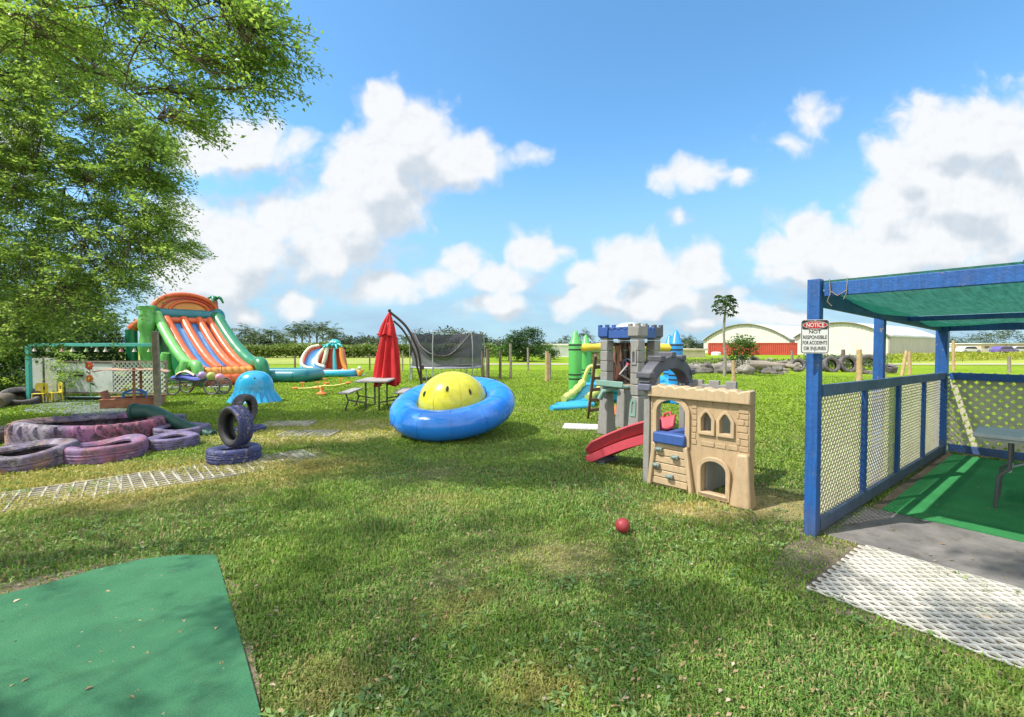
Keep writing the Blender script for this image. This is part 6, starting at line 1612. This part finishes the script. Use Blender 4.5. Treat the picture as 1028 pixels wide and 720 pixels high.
def shelter():
    t = thing('shade_shelter', 'blue painted timber shelter with white lattice sides and green shade cloth roof', 'shelter', GA, rz=GRZ)
    # local: x along fence (s), y = -t
    zt = lambda s: 2.07-.035*s
    def post(s, tt, h, w_=.115, m_=bp, lab=None, lean=(0,0)):
        mb = MB(); mb.box((s,-tt,h/2-.02),(w_,w_,h+.04),rot=(lean[0],lean[1],0)); return part('post', mb, m_, t, bevel=.005, label=lab)
    post(0,0,2.15,.092, lean=(R(-.3),R(.4))); post(4.9,0,1.93,.135); post(2.15,-.085,2.0,.095); post(4.9,2.45,1.93); post(4.9,4.9,1.93); post(0,2.9,2.10); post(2.45,4.9,2.0)
    # roof beams
    mb = MB(); mb.box((.02,-2.17,2.06),(.045,4.22,.112)); part('front_beam', mb, bp, t, bevel=.005)
    mb = MB(); mb.bar((.07,.02,2.00),(4.95,.02,1.875),.05,.13); part('side_beam', mb, bp, t, bevel=.005)
    mb = MB(); mb.box((2.98,-2.4,1.925),(.09,4.8,.055)); part('mid_beam', mb, bp, t, bevel=.005)
    mb = MB(); mb.box((4.95,-2.4,1.865),(.05,4.9,.10)); part('back_beam', mb, bp, t, bevel=.005)
    mb = MB(); mb.bar((.05,-4.3,2.0),(4.95,-4.3,1.875),.05,.13); part('side_beam', mb, bp, t, bevel=.005)
    # shade cloth: woven mesh, sagging between beams
    m = bpy.data.materials.new('shade_cloth'); nt = nt_of(m); L = nt.links; b = nt.nodes['Principled BSDF']; out = nt.nodes['Material Output']
    tc = N(nt, 'ShaderNodeTexCoord').outputs['Object']
    mp = N(nt, 'ShaderNodeMapping'); L.new(tc, mp.inputs[0]); mp.inputs['Scale'].default_value = (1.2,14,1)
    mp2 = N(nt, 'ShaderNodeMapping'); L.new(tc, mp2.inputs[0]); mp2.inputs['Scale'].default_value = (24,1.5,1)
    k = mth(nt, 'MULTIPLY', noise(nt, 2.5, 5, .6, mp.outputs[0]), noise(nt, 2.5, 5, .6, mp2.outputs[0]))
    c = ramp(nt, k, [(.12,(.006,.075,.045)),(.40,(.015,.16,.095))]); L.new(c, b.inputs['Base Color']); b.inputs['Roughness'].default_value = .8
    tl = N(nt, 'ShaderNodeBsdfTranslucent'); L.new(mixc(nt, 1, c, (1.3,1.3,1.3), 'MULTIPLY'), tl.inputs[0]); tp = N(nt, 'ShaderNodeBsdfTransparent')
    m1 = N(nt, 'ShaderNodeMixShader'); m1.inputs[0].default_value = .45; L.new(b.outputs[0], m1.inputs[1]); L.new(tl.outputs[0], m1.inputs[2])
    m2 = N(nt, 'ShaderNodeMixShader'); L.new(ramp(nt, k, [(.1,(.02,)*3),(.45,(.14,)*3)]), m2.inputs[0]); L.new(m1.outputs[0], m2.inputs[1]); L.new(tp.outputs[0], m2.inputs[2]); L.new(m2.outputs[0], out.inputs[0])
    def cloth(s0, s1, z0, z1, sag, y1=-4.3, ya=0.06):
        def f(u, v):
            x = s0+(s1-s0)*u; y = .04+(y1-.04)*v
            return (x, y+ .0, z0+(z1-z0)*u - sag*math.sin(PI*u)*(.75+.25*math.sin(v*14+u*3)) - .03*abs(math.sin(v*PI*3.2+.6))*(1-abs(2*u-1)))
        return MB().grid(f, 26, 60)
    part('shade_cloth', cloth(.02,2.98,2.135,1.958,.085), m, t, smooth=70)
    part('shade_cloth', cloth(2.99,4.96,1.956,1.922,.06), m, t, smooth=70)
    # a second doubled sheet lying over part of the first bay
    def f2(u, v): 
        x = .03+(2.7*v+.1)*u*1.0; y = -1.15-3.1*v-.0*u; return (x, y, 2.15-.055*x-.075*math.sin(PI*min(1,x/3.0)))
    part('shade_cloth_patch', MB().grid(f2, 20, 30), m, t, smooth=70)
    # loose cord on the corner, clamp
    mb = MB(); mb.tube([(-.01,-.10,2.14),(-.015,-.11,2.03),(-.02,-.09,1.96),(-.01,-.12,1.92)],.004,6); mb.tube([(.0,-.22,2.14),(-.015,-.22,2.02),(-.01,-.20,1.97)],.004,6); mb.tube([(-.01,-.10,2.05),(-.02,-.16,2.0),(-.01,-.22,2.04)],.004,6); part('cord', mb, wood_grey, t, smooth=60)
    # long fence
    Lf = 4.82; zr = lambda s: 1.27-.012*s
    mb = MB(); mb.bar((.05,-.035,1.22),(4.83,-.035,1.155),.04,.10); part('top_rail', mb, bpg, t, bevel=.004)
    mb = MB(); mb.bar((.05,-.035,.09),(4.83,-.035,.07),.04,.11); part('bottom_rail', mb, bpg, t, bevel=.004)
    for s in (1.22,2.44,3.66):
        mb = MB(); mb.box((s,-.032,.645),(.085,.036,1.05)); part('stile', mb, bp, t, bevel=.004)
    lm = pm('cream_lattice', (.58,.53,.39), (.48,.43,.31), 3, .6, .1, 40, dirt=.15)
    for k in range(4):
        mb = MB(); lattice(mb, 1.20, 1.12, .050, .0145, .004); part('lattice_panel', mb, lm, t, smooth=0, loc=(.06+1.2*k+.01*k,0.0,.07))
    # back fence
    mb = MB(); mb.box((4.86,-2.45,1.155),(.04,4.7,.10)); part('top_rail', mb, bp, t, bevel=.004)
    mb = MB(); mb.box((4.86,-2.45,.10),(.04,4.7,.11)); part('bottom_rail', mb, bp, t, bevel=.004)
    for k in range(4):
        mb = MB(); lattice(mb, 1.17, 1.10, .085, .046, .006); part('lattice_panel', mb, lm, t, smooth=0, loc=(4.90,-.08-1.18*k,.10), rot=(0,0,-PI/2))
    return t
sh_ = shelter()
# sign on the post
def sign():
    W_, H_ = .205, .275
    p = W(818,338,3.73); fx = Vector((-p.x,-p.y,0)).normalized()
    rz = R(-14)
    t = thing('notice_sign', 'white and red NOTICE sign fixed to the near blue post', 'sign', p, rz=rz)
    wm = pm('sign_white', (.70,.70,.68), (.62,.62,.6), 5, .4, dirt=.12); rm = pm('sign_red', (.50,.02,.02), None, 5, .4, dirt=.05); FS = .9; bm_ = pm('sign_black', (.02,.02,.02), None, 5, .5, dirt=.05)
    def rrect(w_, h_, r_, cz=0, n=6):
        out = []
        for cx_,cz_,a0_ in ((w_/2-r_,-h_/2+r_,-PI/2),(w_/2-r_,h_/2-r_,0),(-w_/2+r_,h_/2-r_,PI/2),(-w_/2+r_,-h_/2+r_,PI)):
            for k in range(n+1): a = a0_+PI/2*k/n; out.append((cx_+r_*math.cos(a), cz+cz_+r_*math.sin(a)))
        return out
    mb = MB(); mb.plate([rrect(W_,H_,.022)], 0, .003); part('plate', mb, wm, t, smooth=0)
    mb = MB(); mb.plate([rrect(W_-.008,H_-.008,.02), rrect(W_-.016,H_-.016,.017)], -.0015, -.0005); part('border', mb, bm_, t, smooth=0)
    mb = MB(); mb.plate([rrect(W_-.022,.070,.012,.094)], -.002, -.0005); part('header', mb, bm_, t, smooth=0)
    mb = MB(); mb.plate([[((.085)*math.cos(2*PI*k/32), .094+.028*math.sin(2*PI*k/32)) for k in range(32)]], -.0032, -.0022); part('red_oval', mb, rm, t, smooth=0)
    mb = MB(); mb.plate([[(.0885*math.cos(2*PI*k/32), .094+.0305*math.sin(2*PI*k/32)) for k in range(32)],[(.0855*math.cos(2*PI*k/32), .094+.0285*math.sin(2*PI*k/32)) for k in range(32)]], -.0033, -.0021); part('oval_line', mb, wm, t, smooth=0)
    def text(s, z, size, mat_, y, wmax):
        cu = bpy.data.curves.new('t', 'FONT'); cu.body = s; cu.size = size; cu.align_x = 'CENTER'; cu.align_y = 'CENTER'; cu.extrude = .0003; cu.offset = size*.012
        ob = bpy.data.objects.new('t', cu); COL.objects.link(ob); dg = bpy.context.evaluated_depsgraph_get(); me = bpy.data.meshes.new_from_object(ob.evaluated_get(dg))
        xs = [v_.co.x for v_ in me.vertices]; wd_ = max(xs)-min(xs); k = min(1, wmax/wd_)
        mb = MB(); mb.add([(v_.co.x*k, y-v_.co.z, v_.co.y+z) for v_ in me.vertices], [tuple(p_.vertices) for p_ in me.polygons])
        bpy.data.objects.remove(ob); bpy.data.meshes.remove(me); bpy.data.curves.remove(cu); part('lettering', mb, mat_, t, smooth=0)
    text('NOTICE', .093, .048, wm, -.0038, .128)
    text('NOT', .038, .040, bm_, -.001, .17); text('RESPONSIBLE', -.006, .040, bm_, -.001, .172); text('FOR ACCIDENTS', -.051, .040, bm_, -.001, .176); text('OR INJURIES', -.097, .040, bm_, -.001, .16)
    for z in (.1285,-.1285):
        mb = MB(); mb.cyl((0,-.004,z),(0,.01,z),.005,n=10); part('screw', mb, steel, t)
    for z in (.1,-.1):
        mb = MB(); mb.box((0,.03,z),(.03,.055,.03)); part('bracket', mb, steel, t)
sign()
# folding table at the right edge
def ftable():
    c = Vector((4.62,4.52,0)); t = thing('folding_table', 'pale grey folding table on dark legs inside the blue shelter', 'table', c, rz=GRZ-PI/2+R(3))
    # local x runs along the shelter depth (t), y along s
    top = pm('table_grey', (.40,.43,.45), (.33,.36,.38), 4, .5, .1, 60, dirt=.15)
    mb = MB(); mb.box((.72,.20,.725),(1.5,.60,.045)); part('table_top', mb, top, t, bevel=.012)
    mb = MB(); mb.box((.72,.20,.69),(1.40,.50,.03)); part('apron', mb, steel, t)
    for x in (.22,1.22):
        for y in (-.02,.42):
            mb = MB(); mb.tube([(x,y,.70),(x,y,.42),(x-.07*(1 if x<.7 else -1),y,.34),(x-.09*(1 if x<.7 else -1),y,.012)], .016, 10); part('leg', mb, pm('leg_grey',(.12,.12,.125),None,5,.45,metal=.3), t, smooth=60)
        mb = MB(); mb.tube([(x,-.02,.40),(x,.42,.40)], .014, 8); part('crossbar', mb, steel, t, smooth=60)
        mb = MB(); mb.tube([(x,.2,.40),(.72,.2,.68)], .010, 8); part('brace', mb, steel, t, smooth=60)
ftable()

# ================================================================== posts in the field
def wpost(px, ytop, ybase, w_, mat, label, lean=0.0, nm='wooden_post', D=None):
    g = G(px, ybase) if D is None else Vector(((px-514)/460*D, D, 0)); tp = W(px+lean, ytop, g.y); h = tp.z
    mb = MB(); dx = tp.x-g.x
    mb.tube([(0,0,-.1),(dx*.5+.01,0,h*.5),(dx,0,h)], [w_*.55,w_*.5,w_*.46], 9)
    o = part(nm, mb, mat, smooth=40); o.location = (g.x,g.y,0); return tag(o, label, 'post', 'wooden posts standing in the field')
FPOST = [(296,357,374,.10,bark,'dark post left of the small splash slide'),(371,355,372,.10,bark,'dark post just left of the red umbrella cloth'),(404,352,373,.09,wood_grey,'grey post between umbrella cloth and arched pole'),
 (484,353,383,.10,bark,'short dark post at the right side of the trampoline'),(489.5,350,384,.16,bark,'thick dark post just right of the trampoline net'),(502,352,380,.13,bark,'brown post, first one right of the trampoline pair'),(512.5,345,380,.13,wood_grey,'tall grey brown post in front of the dark full tree'),
 (530,349,372,.14,wood_grey,'pale post at the right side of the dark full tree'),(549,353,383,.17,wood_tan,'tan post, left of the close pair before the white wall'),(551.8,355,381,.13,wood_grey,'greyer post, right of the close pair before the white wall'),
 (736,362,393,.12,wood_tan,'slim tan post standing between the castle and the rock pile'),(795,352,370,.16,wood_grey,'short pale post in front of the red container end'),(829,358,371,.2,wood_grey,'short grey post between tyre stacks by the white warehouse'),
 (846.5,351,371,.24,bark,'dark brown post in front of the white warehouse'),(862.5,351,383,.22,wood_tan,'stout tan post just above the shelter rail left of the middle blue post'),(882,358,374,.20,wood_grey,'thin grey post beside the leaning tan post'),(913,353,376,.17,wood_tan,'right post of the leaning pair beyond the middle blue post'),(957,342,372,.17,wood_tan,'red brown post just right of the far shelter post'),(1013,358,374,.17,wood_grey,'short pale post at the right end of the weed field')]
for a in FPOST: wpost(*a)
wpost(888,340,379,.22,wood_tan,'tall tan post leaning left, beside the middle blue shelter post',-9)
wpost(905,352,377,.16,wood_tan,'left post of the leaning pair beyond the middle blue post',5)

# ================================================================== rock and log pile
rockm = pm('grey_rock', (.15,.14,.12), (.085,.08,.07), 3, .9, .9, 14, dirt=.4); rockp = pm('pale_rock', (.27,.25,.21), (.17,.155,.13), 3, .9, .8, 14, dirt=.3)
def rock(px, py, s, mat, label):
    g = G(px,py); mb = MB(); mb.sphere((0,0,0),1,26,18); sd = random.uniform(0,50)
    vs = []
    for v_ in mb.v:
        v_ = Vector(v_); k = 1+.22*math.sin(v_.x*3.1+sd)+.18*math.sin(v_.y*4.3+sd*2)+.14*math.sin(v_.z*5+sd*3)+.09*math.sin(v_.x*9+v_.y*8+sd)+.05*math.sin(v_.z*15+v_.x*13+sd)+.04*math.sin(v_.y*19-v_.z*11+sd); vs.append(v_*k)
    mb.v = vs; sc_ = Vector((s*random.uniform(.8,1.4), s*random.uniform(.6,1), s*random.uniform(.55,.95)))
    mb.v = [tuple(Vector((v_.x*sc_.x,v_.y*sc_.y,v_.z*sc_.z))) for v_ in mb.v]
    o = part('boulder', mb, mat, smooth=50); o.location = (g.x,g.y,sc_.z*.55); o.rotation_euler = (0,0,random.uniform(0,6)); tag(o, label, 'rock', label)
random.seed(12)
for i in range(64):
    px = random.uniform(684,806); dark = random.random() < .5
    py = random.uniform(367.5,376)-(px>790)*2
    rock(px, py, random.uniform(.20,.40)*(1.0 if px>690 else .7), rockm if dark else rockp, 'dark grey boulder among others in the long rock pile' if dark else 'pale grey boulder among others in the long rock pile')
for (x0,y0,x1,y1,r_,lb) in ((722,372,752,368,.20,'weathered log lying across the left part of the rock pile'),(738,374,790,372,.19,'longest pale log lying along the front of the rock pile'),(752,369,800,373,.17,'thin grey log slanting behind the longest one in the rock pile'),(775,371,806,368,.16,'short log at the right end of the rock pile')):
    a = G(x0,y0); b = G(x1,y1); a.z=.35; b.z=.30; mb = MB(); mb.tube([a, a.lerp(b,.3)+Vector((0,0,.06)), a.lerp(b,.7), b],[r_,r_*.95,r_*.85,r_*.8],12)
    o = part('log', mb, wood_grey, smooth=60); tag(o, lb, 'log', 'logs on the rock pile')
for i,(px,py,r_,tl,lb) in enumerate([(745,367,.5,1.2,'big dark tyre leaning behind the small bushy tree'),(757,367,.45,1.0,'dark tyre leaning right of the small bushy tree'),(801,371,.42,1.25,'dark tyre beside the near blue post, left of the sign post'),(834,372,.50,1.3,'old tractor tyre, first one right of the near blue post'),(851,372,.55,1.35,'old tractor tyre, second one, left of the stout tan post'),(872,374,.60,1.35,'largest old tractor tyre, right of the stout tan post'),(822,371,.40,.5,'old tyre lying half flat by the near blue post'),(893,374,.35,.3,'old tyre lying low beyond the leaning tan post')]):
    g = G(px,py+1.5); o = part('old_tyre', tyre_mb(r_,.34,r_*.58,n=64,groove=.02,pitch=22), m_dark, smooth=40); o.location = (g.x,g.y,r_*.85 if tl > .6 else .3); o.rotation_euler = (tl,0,random.uniform(-.5,.5)); tag(o, lb, 'tyre', 'old tyres along the field edge')

# ================================================================== warehouses, containers, far buildings
def siding(name, c, c2, pitch=.5, dirt=.2):
    m = pm(name, c, c2, .35, .5, 0, dirt=dirt); nt = m.node_tree; L = nt.links; b = nt.nodes['Principled BSDF']
    return m
def ribbed_gable(t, name, w_, eave, peak, y, mat, pitch=.55, curve=True, thick=.12, amp=.045):
    """corrugated end wall with an arched top, built from folded vertical strips"""
    mb = MB(); n = int(w_/pitch)*4; vs = []; fs = []
    for i in range(n+1):
        x = w_*i/n; z = eave+(peak-eave)*math.sin(PI*x/w_)**.85 if curve else eave+(peak-eave)*(1-abs(2*x/w_-1))
        off = amp*(1 if (i%4) in (1,2) else 0)
        vs += [(x,y-off,0),(x,y-off,z)]
    for i in range(n): fs.append((2*i,2*i+2,2*i+3,2*i+1))
    mb.add(vs, fs); return part(name, mb, mat, t, smooth=0)
def barn(name, label, left, right, eave, peak, length, wallm, roofm, sidem):
    a = Vector(left); b = Vector(right); d = b-a; w_ = d.length
    t = thing(name, label, 'warehouse', a, rz=math.atan2(d.y,d.x))
    ribbed_gable(t, 'front_wall', w_, eave, peak, 0, wallm)
    n = 24; zf = lambda x: eave+(peak-eave)*max(0,math.sin(PI*min(1,max(0,x/w_))))**.85
    mb = MB(); mb.grid(lambda u,v: (-.25+(w_+.5)*u, -.35+(length+.35)*v, zf((w_)*u)+.06), n, 12); part('roof', mb, roofm, t, smooth=50, solid=.12)
    mb = MB(); m_ = int(length/.8)*4
    vs = []; fs = []
    for i in range(m_+1): off = .05*(1 if (i%4) in (1,2) else 0); vs += [(w_+off,length*i/m_,0),(w_+off,length*i/m_,eave)]
    for i in range(m_): fs.append((2*i,2*i+2,2*i+3,2*i+1))
    mb.add(vs, fs); part('side_wall', mb, sidem, t, smooth=0)
    mb = MB(); mb.box((0,length/2,eave/2),(.1,length,eave)); part('side_wall', mb, sidem, t)
    mb = MB(); pts = [(w_*k/30, -.38, zf(w_*k/30)+.06) for k in range(31)]; mb.tube(pts, .13, 6); part('roof_edge', mb, pm(name+'_trim', (.22,.20,.17), None, 1, .6), t, smooth=50)
    mb = MB(); mb.box((w_-.02,-.03,eave/2),(.22,.22,eave)); part('corner_trim', mb, pm(name+'_trim2', (.30,.27,.22), None, 1, .6), t)
    return t
cream = siding('cream_siding', (.60,.575,.52), (.55,.52,.47)); roofw = pm('white_roof', (.62,.62,.62), (.5,.5,.5), .15, .5, dirt=.2); sideg = siding('grey_side', (.40,.37,.33), (.36,.33,.3)); redw = siding('red_wall', (.48,.075,.04), (.42,.06,.035))
d70 = Vector((.6,-.8,0))
rB = Vector(((893-514)/460*70,70,0)); lB = rB-d70*13.2
barn('warehouse', 'cream ribbed metal warehouse with arched roof behind the near blue post', lB, rB, 2.95, 5.35, 31, cream, roofw, sideg)
rA = Vector(((794-514)/460*86,86,0)); lA = rA-d70*17.5
tA = barn('warehouse', 'cream and white arched warehouse rising behind the red containers', lA, rA, 2.6, 5.9, 30, cream, roofw, sideg)
def container(px0, px1, D, h, label, col, col2):
    a = W(px0,347,D); b = W(px1,347,D-2); a.z=b.z=0; d = b-a; w_ = d.length
    t = thing('shipping_container', label, 'container', a, rz=math.atan2(d.y,d.x), group='red containers in front of the warehouse')
    m_ = pm(label[:12], col, col2, .6, .6, .0, dirt=.35); n = int(w_/.3)*4; vs = []; fs = []
    for i in range(n+1): off = .05*(1 if (i%4) in (1,2) else 0); vs += [(w_*i/n,-off,.12),(w_*i/n,-off,h-.1)]
    for i in range(n): fs.append((2*i,2*i+2,2*i+3,2*i+1))
    mb = MB(); mb.add(vs,fs); part('side_panel', mb, m_, t, smooth=0)
    mb = MB(); mb.box((w_/2,1.25,h/2+.03),(w_-.1,2.38,h-.1)); part('box', mb, m_, t)
    mb = MB(); mb.box((w_/2,-.02,h-.05),(w_+.1,.14,.14)); mb.box((w_/2,-.02,.08),(w_+.1,.14,.14)); mb.box((0,-.02,h/2),(.14,.14,h)); mb.box((w_,-.02,h/2),(.14,.14,h)); part('frame', mb, m_, t)
    mb = MB()
    for k in range(3): mb.box((w_+.02,.4+.8*k,h/2),(.04,.06,h-.3))
    part('door_bars', mb, steel, t)
container(712,757,79,2.05,'red shipping container on the left, behind papaya and small tree',(.50,.075,.045),(.42,.055,.035))
container(759,800,78,2.05,'red shipping container on the right, beside the near blue post',(.48,.07,.04),(.40,.05,.03))
# small white tank near container
mb = MB(); c = W(719,349,76); mb.cyl((0,0,0),(0,0,.45),.75,n=20); mb.sphere((0,0,.45),(.75,.75,.12),20,8); o = part('water_tank', mb, wht, smooth=50); o.location = (c.x,76,-.0); tag(o, 'small white tank at the foot of the left red container', 'tank')
def lowbuilding(name, label, px0, px1, D, h, mat, roofmat, cat, depth=8, wins=0, winm=None):
    a = W(px0,347,D); w_ = (px1-px0)/460*D; t = thing(name, label, cat, (a.x,D,0))
    mb = MB(); mb.box((w_/2,depth/2,h/2),(w_,depth,h)); part('wall', mb, mat, t)
    mb = MB(); mb.box((w_/2,depth/2,h+.12),(w_+.6,depth+.6,.24)); part('roof', mb, roofmat, t)
    for k in range(wins):
        mb = MB(); mb.box((w_*(k+.6)/(wins+.2),-.02,h*.55),(w_/wins*.45,.08,h*.3)); part('window', mb, winm, t)
    return t
wallw = pm('white_wall', (.72,.72,.70), (.64,.64,.62), .3, .6, dirt=.15)
lb = lowbuilding('white_trailer', 'white trailer wall with a faint round emblem, left of the green crayon', 546, 590, 64, 1.62, wallw, wallw, 'trailer', 2.5)
mb = MB(); mb.torus(((559-546)/460*64,-.03,.95), .35, .035, 32, 6, Matrix.Rotation(PI/2,4,'X')); mb.plate([[((559-546)/460*64+.2*math.cos(a),.95+.2*math.sin(a)) for a in [2*PI*k/5-.3 for k in range(5)]]], -.03, -.012); part('emblem', mb, pm('emblem_grey', (.45,.45,.5), dirt=0), lb)
lowbuilding('greenhouse', 'long low white roofed greenhouse behind the splash slide', 338, 374, 66, 1.05, wallw, wallw, 'greenhouse', 12)
lowbuilding('farm_building', 'long low beige building just right of the blue crayon', 672, 708, 62, .95, pm('beige_wall', (.58,.50,.36), (.5,.43,.3), .3, .7), pm('beige_roof', (.55,.48,.36), None, .3, .7), 'building', 8)
winm = pm('dark_window', (.05,.06,.07), None, 1, .2, dirt=0)
lowbuilding('shop_building', 'pink and beige flat roofed building far right under the spreading tree', 985, 1045, 118, 2.0, pm('pink_beige_wall', (.58,.42,.33), (.50,.36,.28), .15, .7), wallw, 'building', 14, 6, winm)
lowbuilding('white_building', 'low white building far right beside the hill like tree', 955, 984, 125, 1.5, wallw, wallw, 'building', 12, 4, winm)
# far white fence
a = W(955,347,100); t = thing('rail_fence', 'long pale fence running before the far buildings on the right', 'fence', (a.x,100,0)); wf = (1040-955)/460*100
mb = MB()
for z in (.25,.5,.75,1.0): mb.box((wf/2,0,z),(wf,.05,.06))
part('rail', mb, wht, t); mb = MB()
for k in range(10): mb.box((wf*k/9,.06,.55),(.1,.06,1.1))
part('fence_posts', mb, wht, t)
# parked cars far right
def car(px, D, c, label, rz=0.0, L_=4.4, h=1.45):
    p = W(px,347,D); t = thing('parked_car', label, 'car', (p.x,D,0), rz=rz, group='cars parked far off at the right')
    m_ = pm('car_'+label.split()[0], c, None, .5, .3, coat=.5, dirt=.05)
    pr = [(-L_/2,.35),(L_/2,.35),(L_/2,.72),(L_*.30,.92),(L_*.16,h),(-L_*.26,h),(-L_*.42,.95),(-L_/2,.85)]
    mb = MB(); mb.plate([pr], -.85, .85, .08); part('body', mb, m_, t, smooth=40)
    mb = MB(); mb.plate([[(L_*.27,.93),(L_*.145,h-.08),(-L_*.25,h-.08),(-L_*.38,.95)]], -.86, .86, .0); part('windows', mb, winm, t, smooth=0)
    for x in (-L_*.31,L_*.31):
        for y in (-.82,.82):
            mb = MB(); mb.cyl((x,y-.1,.33),(x,y+.1,.33),.33,n=18); w_ = part('wheel', mb, m_dark, t, smooth=50); mb = MB(); mb.cyl((x,y-.115,.33),(x,y+.115,.33),.18,n=14); part('rim', mb, steel, w_)
car(1008,92,(.16,.10,.35),'purple parked car far right beyond the weed field')
car(1022,93,(.55,.55,.55),'silver parked car far right, next to the purple one')
car(972,96,(.70,.70,.68),'white parked car far off near the hill like tree')
